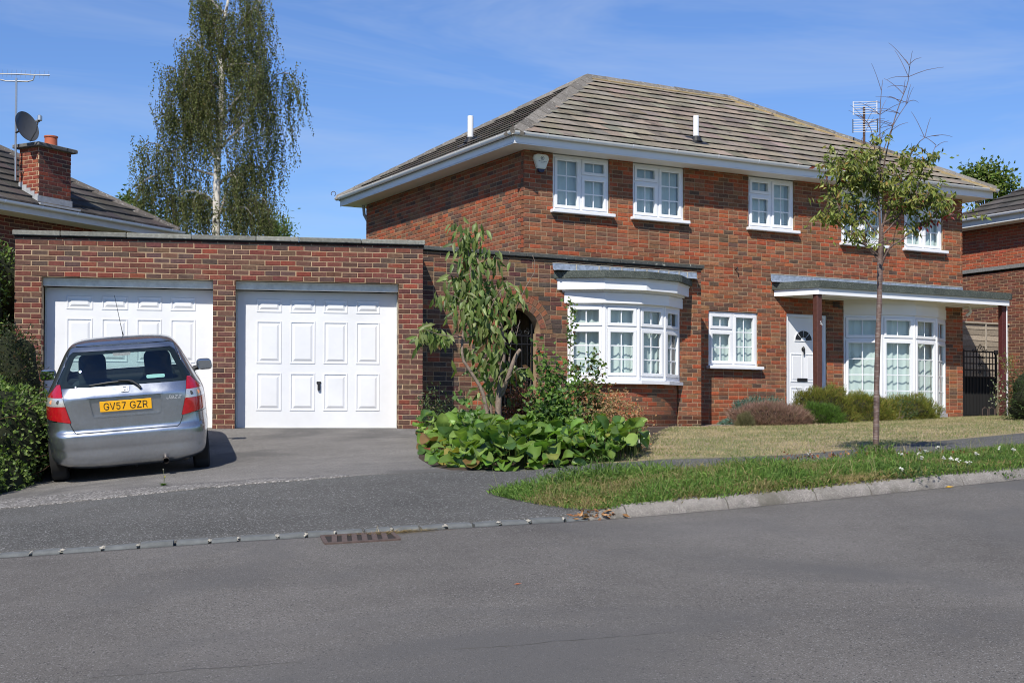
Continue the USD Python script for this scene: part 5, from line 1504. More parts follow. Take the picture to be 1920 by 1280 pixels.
# tail lamps
lampR = rpoly([(.662, 1.088), (.70, 1.084), (.80, .955), (.92, .80), (.92, .750), (.555, .685)], .006)
lampL = affinity.scale(lampR, -1, 1, origin=(0, 0))
infl = car_solid(.006)
defl = car_solid(-.020, .45, 1.5)
skin = infl - defl
for lp, sgn in ((lampR, 1), (lampL, -1)):
    Pl = prism(lp, 'y', -.2, .42)
    shell = shell - prism(lp.buffer(.004), 'y', -.2, .42)
    lamp = skin ^ Pl
    a = lamp ^ cbx(-2, 2, -1, 2, .957, 2)
    b = lamp ^ cbx(-2, 2, -1, 2, .865, .955)
    c = lamp ^ cbx(-2, 2, -1, 2, 0, .863)
    tl_ = cobj('tail_lamp', a, 'lamp_red')
    cobj('reversing_lens', b, 'lamp_clear', tl_)
    cobj('lower_lens', c, 'lamp_red', tl_)
    for xx, mt in ((.668, 'lamp_dark'), (.738, 'lamp_amber')):
        w_, yr_, yf_, n_e = (float(p(.91)) for p in _P)
        l_ = (yf_ - yr_) / 2
        yy = (yf_ + yr_) / 2 - l_ * (1 - (xx / w_) ** n_e) ** (1 / n_e)
        mb = MB(); lathe(mb, (sgn * xx, yy - .006, .912), [(.026, -.004), (.023, .003), (.010, .004), (0, .004)], 16, axis=(sgn * .45, -1, .1))
        cobj('bulb_reflector', mb, mt, tl_)
# tailgate and bumper as panels of their own
tg_poly = Polygon([(-.50, .575), (.50, .575), (.53, .60), (.556, .66), (.562, .685), (.665, 1.09), (.56, 1.445), (.50, 1.462), (-.50, 1.462), (-.56, 1.445), (-.665, 1.09), (-.562, .685), (-.556, .66), (-.53, .60)])
Ptg, Ptgw = prism(tg_poly, 'y', -.2, .62), prism(tg_poly.buffer(.007), 'y', -.2, .62)
tail = shell ^ Ptg
rest = shell - Ptgw
bump_r = cbx(-2, 2, -.5, .50, 0, .70) 
bumper = rest ^ bump_r
rest = rest - cbx(-2, 2, -.5, .503, 0, .706)
for y in (1.06, 1.56, 2.62):
    rest = rest - (cbx(-2, -.6, y - .004, y + .004, .3, 1.02) + cbx(.6, 2, y - .004, y + .004, .3, 1.02))
rec = rpoly([(-.335, .735), (.335, .735), (.365, .935), (-.365, .935)], .03)
tail_o = tail - (prism(rec, 'y', -.2, .6) ^ car_solid(.02) - (car_solid(-.026, .45, 1.5) ^ prism(rec.buffer(.1), 'y', -.2, .6)))
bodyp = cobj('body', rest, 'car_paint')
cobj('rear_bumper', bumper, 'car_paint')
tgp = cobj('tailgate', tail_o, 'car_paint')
floor_r = (car_solid(-.0255, .6, 1.2) - car_solid(-.033, .45, 1.3)) ^ prism(rec.buffer(.006), 'y', -.2, .5)
cobj('plate_recess', floor_r, 'car_paint', tgp)
garn = (car_solid(.014) - car_solid(-.01, .45, 1.5)) ^ prism(rpoly([(-.385, .935), (.385, .935), (.38, .965), (-.38, .965)], .008), 'y', -.2, .5)
cobj('handle_garnish', garn, 'car_paint', tgp)
lip = (car_solid(.005) - car_solid(-.01, .45, 1.5)) ^ prism(rec.buffer(.012).difference(rec.buffer(-.001)).intersection(sbox(-.5, .5, .5, .93)), 'y', -.2, .5)
cobj('recess_lip', lip, 'car_paint', tgp)
# glass
gskin = outer - car_solid(-.005, .17, 1.52)
def one_sided(man):
    q = man.to_mesh(); v, f = np.array(q.vert_properties[:, :3], float), np.array(q.tri_verts, int)
    c = v[f].mean(1); n = np.cross(v[f[:, 1]] - v[f[:, 0]], v[f[:, 2]] - v[f[:, 0]])
    n /= np.maximum(np.linalg.norm(n, axis=1, keepdims=True), 1e-12)
    o = c - np.array([0, 1.5, .8]); o /= np.linalg.norm(o, axis=1, keepdims=True)
    keep = (n * o).sum(1) > .3
    m = trimesh.Trimesh(v, f[keep], process=False); m.remove_unreferenced_vertices()
    return m
rear_glass = cobj('rear_window', one_sided(gskin ^ prism(rw.buffer(-.003), 'y', -.2, 1.0)), 'car_glass')
clear_ = rpoly([(-.62, 1.078), (.62, 1.078), (.50, 1.378), (-.50, 1.378)], .06)
frit = (car_solid(-.007, .45, 1.5) - car_solid(-.012, .45, 1.5)) ^ prism(rw.buffer(.01).difference(clear_), 'y', -.2, 1.0)
cobj('dark_border', frit, 'matt_black', rear_glass)
cobj('windscreen', one_sided(gskin ^ prism(ws.buffer(-.003), 'y', 1.6, 3.4)), 'car_glass_clear')
for q in (sw1, sw2):
    gq = gskin ^ prism(q.buffer(-.003), 'x', -2, 2)
    cobj('side_window', one_sided(gq ^ cbx(0, 3, -1, 5, 0, 3)), 'car_glass'); cobj('side_window', one_sided(gq ^ cbx(-3, 0, -1, 5, 0, 3)), 'car_glass')
def rear_y(x, z):
    w_, yr_, yf_, n_e = (float(p(z)) for p in _P)
    l_ = (yf_ - yr_) / 2
    return (yf_ + yr_) / 2 - l_ * max(1e-4, 1 - abs(x / w_) ** n_e) ** (1 / n_e)
def rear_nz(z):
    e = .01; d = (rear_y(0, z + e) - rear_y(0, z - e)) / (2 * e)
    n_ = np.array([0, -1.0, d]); return n_ / np.linalg.norm(n_)
# number plate
RF_ = Frame((0, rear_y(0, .835) + .012, .835), (1, 0, 0), (0, -1, 0))
pl = MB(); cbox(pl, RF_, -.26, .26, 0, .008, -.056, .056, .004)
plp = cobj('number_plate', pl, 'plate_yellow', tgp, smooth=False)
def lettering(text, F, x, z, height, depth, width=None, material='plate_black', parent=None, name='lettering', slant=0.0):
    t = meshkit.text_mesh(text, height, depth, bold=False); v = np.array(t.vertices)
    v[:, 0] -= v[:, 0].min()
    if width: v[:, 0] *= width / v[:, 0].max()
    v[:, 0] += slant * v[:, 1]
    mb = MB().add(F(np.stack([x + v[:, 0], v[:, 2], z + v[:, 1]], 1)), np.array(t.faces)[:, ::-1] if F.left else t.faces)
    return cobj(name, mb, material, parent, smooth=False)
LF = RF_.shifted(0, .0085)
lettering('GV57', LF, -.222, -.036, .074, .002, .222, parent=plp)
lettering('GZR', LF, .040, -.036, .074, .002, .178, parent=plp)
# emblem: rounded frame with a letter
zE = 1.005
nE = rear_nz(zE); uE = np.array([0, -nE[2], nE[1]]) * np.sign(-nE[1]) * -1
uE = np.cross(np.array([1.0, 0, 0]), nE) * -1
uE = uE if uE[2] > 0 else -uE
def efr(poly, d0, d1):
    m = trimesh.creation.extrude_polygon(shapely.geometry.polygon.orient(poly), d1 - d0, engine='earcut'); v = np.array(m.vertices)
    c = np.array([0, rear_y(0, zE), zE])
    return MB().add(c + v[:, :1] * np.array([1.0, 0, 0]) + v[:, 1:2] * uE + (v[:, 2:] + d0) * nE, m.faces)
fr_o = rpoly([(-.046, .034), (.046, .034), (.040, -.036), (-.040, -.036)], .012)
em = cobj('emblem', efr(fr_o.difference(fr_o.buffer(-.006)), .002, .012), 'chrome', tgp, smooth=False)
hp_ = Polygon([(-.031, .024), (-.017, .024), (-.012, -.001), (.012, -.001), (.017, .024), (.031, .024), (.025, -.027), (.011, -.027), (.013, -.010), (-.013, -.010), (-.011, -.027), (-.025, -.027)])
cobj('emblem_letter', efr(hp_, .002, .010), 'chrome', em, smooth=False)
_ja = math.atan((rear_y(.57, .89) - rear_y(.41, .89)) / .16)
JF = Frame((.41, rear_y(.41, .89) - .004, .868), (math.cos(_ja), math.sin(_ja), 0), (math.sin(_ja), -math.cos(_ja), 0))
lettering('Jazz', JF, 0, 0, .046, .003, .15, 'chrome', tgp, 'script_badge', .35)
# wiper, brake lamp, sticker
def on_rear(x, z, lift):
    return np.array([x, rear_y(x, z), z]) + rear_nz(z) * lift
wpb = cobj('wiper', tube(MB(), [on_rear(.165, 1.0, .02), on_rear(.135, 1.03, .03), on_rear(.085, 1.068, .035), on_rear(.03, 1.083, .03), on_rear(-.06, 1.086, .028)], [.016, .013, .010, .008, .006], 8), 'black_plastic', car)
cobj('blade', tube(MB(), [on_rear(.06, 1.082, .014), on_rear(-.15, 1.078, .018), on_rear(-.36, 1.062, .012)], [.006, .009, .004], 6), 'black_plastic', wpb)
brk = (car_solid(-.0052, .45, 1.5) - car_solid(-.0068, .45, 1.5)) ^ prism(rpoly([(-.105, 1.383), (.095, 1.383), (.08, 1.352), (-.09, 1.352)], .006), 'y', -.2, 1)
cobj('brake_lamp', brk, 'lamp_pinkish', car)
stk = (car_solid(-.0055, .45, 1.5) - car_solid(-.0065, .45, 1.5)) ^ prism(rpoly([(.235, 1.098), (.43, 1.098), (.43, 1.135), (.235, 1.135)], .016), 'y', -.2, 1)
cobj('window_sticker', stk, 'sticker', car, smooth=False)
# cabin
def rbox(x0, x1, y0, y1, z0, z1, r):
    pts = [(x, y, z) for x in (x0 + r, x1 - r) for y in (y0 + r, y1 - r) for z in (z0 + r, z1 - r)]
    s = m3.Manifold.sphere(r, 16)
    return m3.Manifold.batch_hull([s.translate(p) for p in pts])
for sx in (-1, 1):
    seat = rbox(sx * .37 - .24, sx * .37 + .24, 1.46, 1.66, .45, 1.03, .095)
    sp_ = cobj('front_seat', seat, 'seat_cloth')
    cobj('headrest', rbox(sx * .37 - .155, sx * .37 + .155, 1.39, 1.57, .92, 1.335, .0895), 'seat_cloth', sp_)
cobj('rear_seat', rbox(-.64, .64, .62, .80, .45, .90, .06), 'seat_cloth')
cobj('dashboard', rbox(-.70, .70, 2.35, 2.85, .5, .985, .05), 'matt_black')
sw_ = MB(); a = np.linspace(0, 2 * PI, 25); tube(sw_, [(.37 + .18 * math.cos(t), 2.22 + .07 * math.sin(t), .98 + .16 * math.sin(t)) for t in a], .014, 6, cap=False)
cobj('steering_wheel', sw_, 'matt_black')
cobj('floor_pan', cbx(-.66, .66, .25, 3.5, .20, .30) + cbx(-.5, .5, .10, .6, .22, .5), 'matt_black', smooth=False)
# wheels
for x in (-.735, .735):
    for y in (.62, 3.07):
        ax = np.sign(x)
        m = lathe(MB(), (x, y, .287), [(.185, -.085), (.262, -.085), (.282, -.07), (.288, -.04), (.288, .04), (.282, .07), (.262, .085), (.20, .085), (.185, .07)], 40, axis=(ax, 0, 0))
        tp = cobj('tyre', m, 'tyre')
        rm = lathe(MB(), (x, y, .287), [(.186, .07), (.17, .045), (.05, .055), (.03, .06), (0, .06)], 30, axis=(ax, 0, 0))
        for k in range(7):
            t = k / 7 * 2 * PI
            tube(rm, [(x + ax * .06, y + .03 * math.cos(t), .287 + .03 * math.sin(t)), (x + ax * .066, y + .175 * math.cos(t), .287 + .175 * math.sin(t))], [.022, .014], 6)
        cobj('rim', rm, 'wheel_silver', tp)
for sx in (-1, 1):
    mh = rbox(sx * .93 - .095, sx * .93 + .095, 2.44, 2.56, .985, 1.125, .055)
    mp = cobj('door_mirror', mh, 'car_paint')
    cobj('mirror_glass', rbox(sx * .93 - .078, sx * .93 + .078, 2.434, 2.446, 1.0, 1.11, .0055), 'mirror_glass', mp, smooth=False)
    cobj('mirror_arm', tube(MB(), [(sx * .76, 2.56, 1.0), (sx * .86, 2.53, 1.02)], .03, 8), 'black_plastic', mp)
cobj('roof_aerial', tube(MB(), [(0.0, 1.66, 1.515), (-.006, 1.60, 1.56), (-.055, 1.35, 1.985)], [.009, .004, .0028], 6), 'matt_black')
ex = lathe(MB(), (.36, .17, .215), [(.03, .2), (.034, 0), (.034, -.02), (.028, -.02), (.028, .12)], 16, axis=(0, -1, 0)); 
cobj('exhaust_pipe', ex, 'exhaust')
cobj('silencer', rbox(.12, .62, .16, .38, .175, .29, .05), 'exhaust')
cobj('tow_eye', tube(MB(), [(.06, .2, .2), (.06, .16, .165), (.06, .12, .2)], .012, 6), 'matt_black')
# ---------------------------------------------------------------- plants
def at(px, py, Y):
    """the point at depth Y seen at a photo pixel"""
    x, y = px - 960, py - 640 - SHIFT
    u, v = _cr * x + _sr * y, -_sr * x + _cr * y
    X, Z = u / FPX, -v / FPX
    R = np.array([X, _c - Z * _s, _s + Z * _c])
    return np.array([0, 0, EYE]) + R * (Y / R[1])
def ats(pts, Y):
    return np.array([at(p[0], p[1], Y + (p[2] if len(p) > 2 else 0)) for p in pts])
def unit(v):
    v = np.asarray(v, float)
    return v / np.maximum(np.linalg.norm(v, axis=-1, keepdims=True), 1e-9)
def tones(base, n, r, spread=.18, alt=None, p_alt=0.0):
    c = np.array(base)[None] * (1 + r.normal(0, spread, (n, 1))) * (1 + r.normal(0, .05, (n, 3)))
    if alt is not None:
        for col, p in (alt if isinstance(alt, list) else [(alt, p_alt)]):
            k = r.random(n) < p
            c[k] = np.array(col) * (1 + r.normal(0, spread, (k.sum(), 1)))
    return np.clip(c, .004, .9)
def leaves(mb, pos, dirv, nrm, length, width, col, fold=.18, droop=.0, kind=4):
    """many leaves at once: kind 4 = folded diamond (4 faces), 8 = long leaf in two bends (8 faces), 2 = flat blade"""
    pos, dirv = np.asarray(pos, float), unit(dirv)
    n = len(pos)
    side = unit(np.cross(dirv, nrm)); up = np.cross(side, dirv)
    length = np.broadcast_to(length, n)[:, None]; width = np.broadcast_to(width, n)[:, None]
    if kind == 2:
        v = np.stack([pos - side * width * .5, pos + side * width * .5, pos + dirv * length], 1)
        f = np.array([[0, 1, 2]]); m = 3
    elif kind == 3:
        mid = pos + dirv * length * .55 + up * length * droop
        tip = pos + dirv * length * .95 + up * length * droop * .2 - np.array([0, 0, 1]) * length * abs(droop) * .9
        v = np.stack([pos - side * width * .5, pos + side * width * .5, mid - side * width * .38, mid + side * width * .38, tip], 1)
        f = np.array([[0, 1, 3], [0, 3, 2], [2, 3, 4]]); m = 5
    elif kind == 4:
        mid = pos + dirv * length * .45 - up * width * fold
        v = np.stack([pos, mid + side * width * .5 + up * width * fold * 1.6, pos + dirv * length - up * length * droop, mid - side * width * .5 + up * width * fold * 1.6, mid], 1)
        f = np.array([[0, 1, 4], [1, 2, 4], [2, 3, 4], [3, 0, 4]]); m = 5
    else:
        m1 = pos + dirv * length * .35 + up * length * .03; m2 = pos + dirv * length * .72 - up * length * droop * .45; tip = pos + dirv * length * .98 - up * length * droop
        e = up * width * fold
        v = np.stack([pos, m1, m1 + side * width * .5 + e, m1 - side * width * .5 + e, m2, m2 + side * width * .36 + e, m2 - side * width * .36 + e, tip], 1)
        f = np.array([[0, 2, 1], [0, 1, 3], [1, 2, 5], [1, 5, 4], [1, 4, 6], [1, 6, 3], [4, 5, 7], [4, 7, 6]]); m = 8
    F_ = (f[None] + np.arange(n)[:, None, None] * m).reshape(-1, 3)
    mb.add(v.reshape(-1, 3), F_, np.repeat(col, m, axis=0))
    return mb
def rdir(n, r, bias=(0, 0, 0), s=1.0):
    return unit(r.normal(0, s, (n, 3)) + np.array(bias))
def curve(pts, n=10):
    pts = np.asarray(pts, float)
    t = np.linspace(0, 1, len(pts)); q = np.linspace(0, 1, n)
    if len(pts) > 2:
        return np.stack([PchipInterpolator(t, pts[:, k])(q) for k in range(3)], 1)
    return np.stack([np.interp(q, t, pts[:, k]) for k in range(3)], 1)

# --- grass on the verge and the lawn
def blades(poly, n, seed, hgt, wid, cols, lift=.012, lean=.55, hmod=None, kind=3):
    r = np.random.default_rng(seed)
    p = inpoly(poly, n, seed + 1)
    z = gz(p) + lift
    h = r.uniform(*hgt, n) * r.uniform(.6, 1.15, n)
    nz = meshkit.fbm(np.column_stack([p * 1.7, p[:, 0] * 0]), 3, seed=seed)
    if hmod is not None:
        h = h * hmod(p, nz)
    d = unit(np.stack([r.normal(0, lean, n), r.normal(0, lean, n), np.ones(n)], 1))
    c = np.array(cols)
    idx = np.clip(((nz - .25) / .5 + r.normal(0, .22, n)) * len(c), 0, len(c) - 1).astype(int)
    col = c[idx] * (1 + r.normal(0, .16, (n, 1)))
    keep = h > .008
    mb = MB()
    leaves(mb, np.column_stack([p, z])[keep], d[keep], rdir(n, r)[keep], h[keep], r.uniform(*wid, n)[keep], np.clip(col[keep], .004, .8), droop=.22, kind=kind)
    return mb
def so_mod(p, nz):
    s, o = so(p)
    m = .30 + 1.5 * nz
    m *= np.interp(o, [.12, .35, .7, 1.7], [.5, .6, 1.0, 1.05])
    m *= np.interp(s, [3.9, 4.3, 4.9, 6.5, 7.6, 12], [.35, .55, 1.0, 1.05, .62, .62])
    return m
GREEN = [(.26, .22, .10), (.14, .185, .045), (.10, .175, .038), (.135, .24, .05), (.17, .27, .06), (.085, .15, .034)]
vg = tag(stage.GetPrimAtPath(obj('grass', blades(verge_poly.buffer(.08).intersection(sbox(-2, 9, 9.5, 19)), 88000, 201, (.09, .26), (.006, .011), GREEN, hmod=so_mod), 'grass_blade')), 'long unmown green grass on the verge behind the kerb', 'grass', kind='stuff')
tag(stage.GetPrimAtPath(obj('grass_stalks', blades(verge_poly.buffer(.06).intersection(sbox(-2, 9, 9.5, 19)), 900, 211, (.22, .42), (.0025, .004), [(.34, .30, .16), (.24, .25, .10), (.18, .24, .07)], lean=.3), 'grass_blade')), 'thin seeding grass stalks standing above the verge', 'grass', kind='stuff')
obj_dry = blades(verge_poly.intersection(Polygon(np.vstack([K(np.arange(3.95, 12, .2), .10), K(np.arange(3.95, 12, .2), .42)[::-1]])).union(Point(*K(4.15, .5)).buffer(.42))), 6000, 205, (.04, .13), (.004, .007), [(.36, .27, .13), (.28, .21, .10), (.16, .15, .06)], hmod=lambda p, nz: .5 + nz, lean=1.0)
tag(stage.GetPrimAtPath(obj('dry_grass', obj_dry, 'grass_blade')), 'dried straw coloured grass fringe along the verge edge', 'grass', kind='stuff')
lawn_vis = lawn_poly.intersection(sbox(-2, 13, 14, 30))
tag(stage.GetPrimAtPath(obj('lawn_grass', blades(lawn_vis, 70000, 207, (.022, .048), (.005, .010), [(.46, .37, .24), (.38, .31, .19), (.26, .25, .125), (.18, .215, .075), (.145, .205, .06), (.30, .27, .15), (.46, .37, .24)], lean=.8, kind=2), 'grass_blade')), 'short dry parched lawn before the house', 'grass', kind='stuff')

# --- border plants
def round_leaf(c, d, nrm, L, W, cup, r, n=12):
    """a spoon-shaped leaf with a stalk end at c, pointing along d"""
    side = unit(np.cross(d, nrm)); up = np.cross(side, d)
    a = np.arange(n) / n * 2 * PI
    ctr = c + d * L * .5
    rim = []
    for k, t in enumerate(a):
        rr = 1 + .06 * math.sin(3 * t + r.uniform(0, 6))
        x, y = math.cos(t) * L * .5 * rr, math.sin(t) * W * .5 * rr
        rim.append(ctr + d * x + side * y + up * (cup * L * ((math.sin(t)) ** 2) * .55 - cup * L * .9 * max(0, math.cos(t)) ** 2 + r.uniform(-.01, .01)))
    mid = [ctr + (q - ctr) * .55 + up * (cup * L * .02) - up * cup * L * .12 for q in rim]
    v = np.array([ctr - up * cup * L * .16] + mid + rim)
    f = []
    for k in range(n):
        m = (k + 1) % n
        f += [(0, 1 + k, 1 + m), (1 + k, 1 + n + k, 1 + n + m), (1 + k, 1 + n + m, 1 + m)]
    return v, np.array(f)
r = np.random.default_rng(301)
BG = thing('bergenia_clump', 'wide clump of big round glossy green leaves beside the driveway', 'plant', (.2, 14.6, -.3))
front_line = np.vstack([np.array([(-1.12, 17.6), (-.98, 16.4), (-.84, 15.2), (-.66, 14.25), (-.45, 13.82)]), K(np.arange(4.5, 6.3, .25), 3.46)])
fl_t = cKDTree(np.array([front_line[int(i)] * (1 - (i % 1)) + front_line[min(int(i) + 1, len(front_line) - 1)] * (i % 1) for i in np.linspace(0, len(front_line) - 1.001, 200)]))
bg_poly = Polygon(np.vstack([front_line, [(1.30, 14.9), (1.45, 15.5), (1.2, 16.3), (.6, 17.0), (-.3, 17.8), (-1.2, 18.2)]])).buffer(.06)
pts = inpoly(bg_poly, 2600, 302)
keep = [0]
for i in range(1, len(pts)):                              # spread the leaves out
    if np.min(np.hypot(*(pts[keep] - pts[i]).T)) > .068:
        keep.append(i)
pts = pts[keep]
dist, _ = fl_t.query(pts)
order = np.argsort(pts[:, 1])
cards, deep = [], MB()
for k, i in enumerate(order):
    p = pts[i]; e = min(dist[i], 1.4)
    h = .03 + .33 * (1 - math.exp(-e / .30)) * (1 - .30 * e) + r.normal(0, .045)
    out = unit(np.array([r.normal(-.15, .55), -1.0 + r.normal(0, .35), 0]))
    tilt = r.uniform(.1, .95) if e > .12 else r.uniform(.0, .5)
    d = unit(out * math.cos(tilt) + np.array([0, 0, 1]) * math.sin(tilt) * (1 if r.random() < .62 else -.45))
    nrm = unit(np.array([0, 0, 1.0]) + .25 * r.normal(0, 1, 3) + np.array([-.15, -.45, 0]))
    L = r.uniform(.14, .225); W = L * r.uniform(.74, .92)
    c = np.array([p[0], p[1], gz1(*p) + max(.03, h)])
    col = tones((.135, .225, .042), 1, r, .16, [((.20, .29, .07), .28), ((.065, .13, .03), .22), ((.22, .235, .05), .05)])[0]
    if e < .14 and r.random() < .12:
        col = np.array([(.20, .05, .03), (.20, .12, .05), (.28, .24, .06)][r.integers(3)])
    v, f = round_leaf(c, d, nrm, L, W, r.uniform(.1, .5), r)
    cards.append((MB().add(v, f, np.outer(np.concatenate([[1.22], np.full(12, 1.06), .84 + .22 * r.random(12)]), col)), c))
    tube(deep, [np.array([p[0], p[1] + .05, gz1(*p)]), c * .5 + np.array([p[0], p[1] + .03, c[2] - .12]) * .5, c], [.006, .006, .005], 5, (.09, .12, .035))
for q, c in cards[:300]:
    obj('leaf', q, 'glossy_leaf', BG, smooth=True)
rest = MB()
for q, c in cards[300:]:
    v, f, cc = q.arrays(); rest.add(v, f, cc)
if rest.n:
    obj('other_leaves', rest, 'glossy_leaf', BG, smooth=True, kind='stuff')
obj('stalks', deep, 'leaf', BG, kind='stuff')

def stems(mb, paths, r0, r1, col, n=6):
    for p in paths:
        q = curve(p, max(6, len(p) * 3))
        tube(mb, q, np.linspace(r0, r1, len(q)), n, col)
    return mb

# young weeping cherry against the wing wall
YC = 17.6
CB = at(930, 815, YC)
CT = thing('weeping_sapling', 'small crooked tree with long drooping green leaves before the garden wall', 'tree', CB)
r = np.random.default_rng(311)
trk = MB()
ct = (.20, .155, .125)
for path, a, b in (([(936, 822), (934, 770), (938, 720), (944, 660), (938, 610, .1), (925, 560, .2)], .050, .022), ([(918, 822, -.1), (912, 770, -.1), (905, 735, -.1), (885, 700, -.1), (866, 665, -.1), (868, 625, 0), (884, 600, 0)], .030, .013), ([(922, 822, .1), (918, 740, .1), (905, 680, .1), (892, 610, 0), (886, 545, 0), (880, 490, 0), (874, 428, 0)], .026, .006),
                    ([(940, 740), (955, 700, -.1), (966, 670, -.1), (976, 655, -.1)], .032, .024), ([(950, 720), (958, 640, .1), (962, 600, .1), (985, 540, .1), (1003, 505, .1), (998, 478, .1)], .010, .003), ([(900, 625), (870, 632, -.1), (830, 628, -.2), (800, 618, -.3)], .010, .004), ([(889, 575), (862, 560, -.1), (838, 550, -.2)], .008, .003), ([(885, 520), (905, 480, .0), (930, 470, .1)], .007, .003),
                    ([(912, 600), (940, 545, -.1), (965, 535, -.1)], .008, .003), ([(965, 640, -.1), (975, 600, -.1)], .006, .003), ([(948, 715, -.1), (975, 690, -.2), (985, 690, -.2)], .008, .004)):
    q = curve(ats(path, YC), 14); tube(trk, q, np.linspace(a, b, 14), 7, ct)
obj('trunk', trk, 'bark', CT, smooth=60)
cr = obj('crown', (lambda mb: stems(mb, [ats([(x, y), (x + dx, y + dy)], YC) for x, y, dx, dy in ((874, 440, -18, 15), (880, 480, 25, 20), (886, 540, -30, -10), (800, 620, -12, 20), (820, 625, 5, 25))], .004, .002, (.2, .14, .1)))(MB()), 'bark', CT)
clus = [(872, 432, 22, 12), (866, 455, 16, 10), (888, 455, 22, 12), (875, 490, 22, 14), (868, 520, 24, 14), (893, 505, 20, 10), (915, 480, 24, 12), (930, 490, 14, 6), (850, 545, 22, 12), (832, 552, 16, 9), (870, 560, 24, 14), (895, 545, 26, 16), (925, 548, 30, 18), (955, 540, 20, 12), (912, 585, 34, 18), (905, 620, 26, 16), (935, 600, 26, 12),
        (800, 622, 18, 14), (815, 628, 18, 13), (830, 632, 14, 10), (790, 632, 8, 6), (895, 690, 24, 12), (920, 665, 24, 16), (910, 640, 22, 14), (980, 690, 16, 10), (968, 700, 12, 5), (925, 715, 20, 10), (905, 735, 18, 7), (950, 690, 18, 6), (880, 470, 14, 8), (935, 640, 26, 14), (900, 590, 22, 12), (940, 690, 22, 10), (915, 560, 24, 12), (880, 540, 18, 10), (945, 570, 18, 10), (890, 650, 20, 10), (866, 585, 14, 8)]
n_leaf = 0
more = MB()
r.shuffle(clus)
for (x, y, sp, n) in clus:
    hub = at(x, y, YC + r.normal(0, .10))
    for k in range(int(n * 1.9)):
        c = hub + np.array([r.normal(0, sp * .0048), r.normal(0, .10), r.normal(0, sp * .0042)])
        d = unit([r.normal(0, .38), r.normal(-.12, .38), -1.0 + r.normal(0, .25)])
        if r.random() < .15:
            d = unit([r.normal(0, .9), r.normal(-.2, .5), -.35])
        col = tones((.145, .20, .055), 1, r, .18, [((.22, .265, .10), .32), ((.08, .125, .034), .22), ((.16, .09, .045), .03)])
        mb = leaves(MB(), [c], [d], [unit([r.normal(0, .6), -1, r.normal(.3, .4)])], r.uniform(.125, .205), r.uniform(.040, .060), col, fold=.16, droop=.16, kind=8)
        if n_leaf < 300:
            obj('leaf', mb, 'leaf', cr, smooth=True)
        else:
            v, f, cc = mb.arrays(); more.add(v, f, cc)
        n_leaf += 1

obj('other_leaves', more, 'leaf', cr, smooth=True, kind='stuff')

def shrub(name, label, px, Y, paths, leaf_n, L, W, col, alt, seed, mat_='leaf', stem_col=(.14, .11, .07), stem_r=(.006, .002), spread=.10, bias=(0, -.3, .2), kind=4, cat='shrub', group=None, droop=.05, along=(.15, 1.0), fold=.15):
    """stems given as pixel paths at depth Y, leaves scattered along their upper parts"""
    r = np.random.default_rng(seed)
    base = at(px[0], px[1], Y)
    t = thing(name, label, cat, base, group)
    sm = MB(); P = []
    for p in paths:
        q = curve(ats(p, Y), 12)
        tube(sm, q, np.linspace(stem_r[0], stem_r[1], 12), 5, stem_col)
        P.append(q)
    obj('stems', sm, 'bark', t)
    n = leaf_n
    k = r.integers(len(P), size=n); s = r.uniform(along[0], along[1], n) ** .8 * 11
    i = np.minimum(s.astype(int), 10); fr = (s - i)[:, None]
    PP = np.array(P)
    c = PP[k, i] * (1 - fr) + PP[k, i + 1] * fr
    c = c + r.normal(0, spread, (n, 3)) * [1, 1, .8]
    d = rdir(n, r, bias=bias)
    mb = leaves(MB(), c, d, rdir(n, r, (0, -.8, .9), .5), r.uniform(.7, 1.25, n) * L, r.uniform(.7, 1.25, n) * W, tones(col, n, r, .2, alt), kind=kind, droop=droop, fold=fold)
    obj('foliage', mb, mat_, t)
    return t
fan = lambda cx, cy, tops, j=0: [[(cx + k * 2, cy), ((cx + x) / 2 + 3, (cy + y) / 2), (x, y, dz)] for k, (x, y, dz) in enumerate(tops)]
shrub('maple_seedling', 'little maple seedling with lobed green leaves at the foot of the drooping tree', (880, 830), 16.2, fan(880, 830, [(868, 735, 0), (885, 750, -.1), (900, 770, .1), (872, 780, -.2), (905, 755, 0), (890, 790, -.2), (860, 770, 0)]), 90, .085, .085, (.10, .19, .045), [((.15, .24, .06), .3)], 321, spread=.06, kind=4)
shrub('ferny_shrub', 'low dark ferny shrub in the corner by the garage wall', (815, 820), 18.6, fan(815, 820, [(800, 740, 0), (815, 735, 0), (835, 745, 0), (845, 765, 0), (800, 775, 0), (825, 770, -.2), (850, 785, -.2), (808, 790, -.2)]), 900, .055, .022, (.07, .115, .04), [((.12, .10, .05), .25)], 322, spread=.08)
shrub('red_leaved_shrub', 'reddish bronze leaved shrub between the drooping tree and arch gate', (980, 830), 18.2, fan(980, 830, [(955, 725, 0), (970, 715, 0), (985, 722, 0), (1000, 735, 0), (960, 755, -.1), (990, 760, -.2), (975, 745, -.1), (1005, 765, 0), (950, 770, 0)]), 1700, .050, .028, (.22, .085, .05), [((.12, .10, .04), .3), ((.32, .13, .085), .25)], 323, spread=.075)
shrub('leafy_green_shrub', 'tall loose bright green shrub in front of the arched wall', (1045, 850), 16.4, fan(1045, 850, [(1020, 655, 0), (1035, 690, 0), (1012, 720, 0), (1060, 705, .1), (1050, 740, -.1), (1075, 760, -.1), (1025, 760, -.2), (1062, 780, -.2), (1040, 790, -.2), (1090, 790, 0), (1010, 790, -.1), (1000, 760, .1)]), 2600, .068, .052, (.12, .21, .045), [((.15, .23, .05), .3), ((.05, .095, .03), .25)], 324, spread=.095)
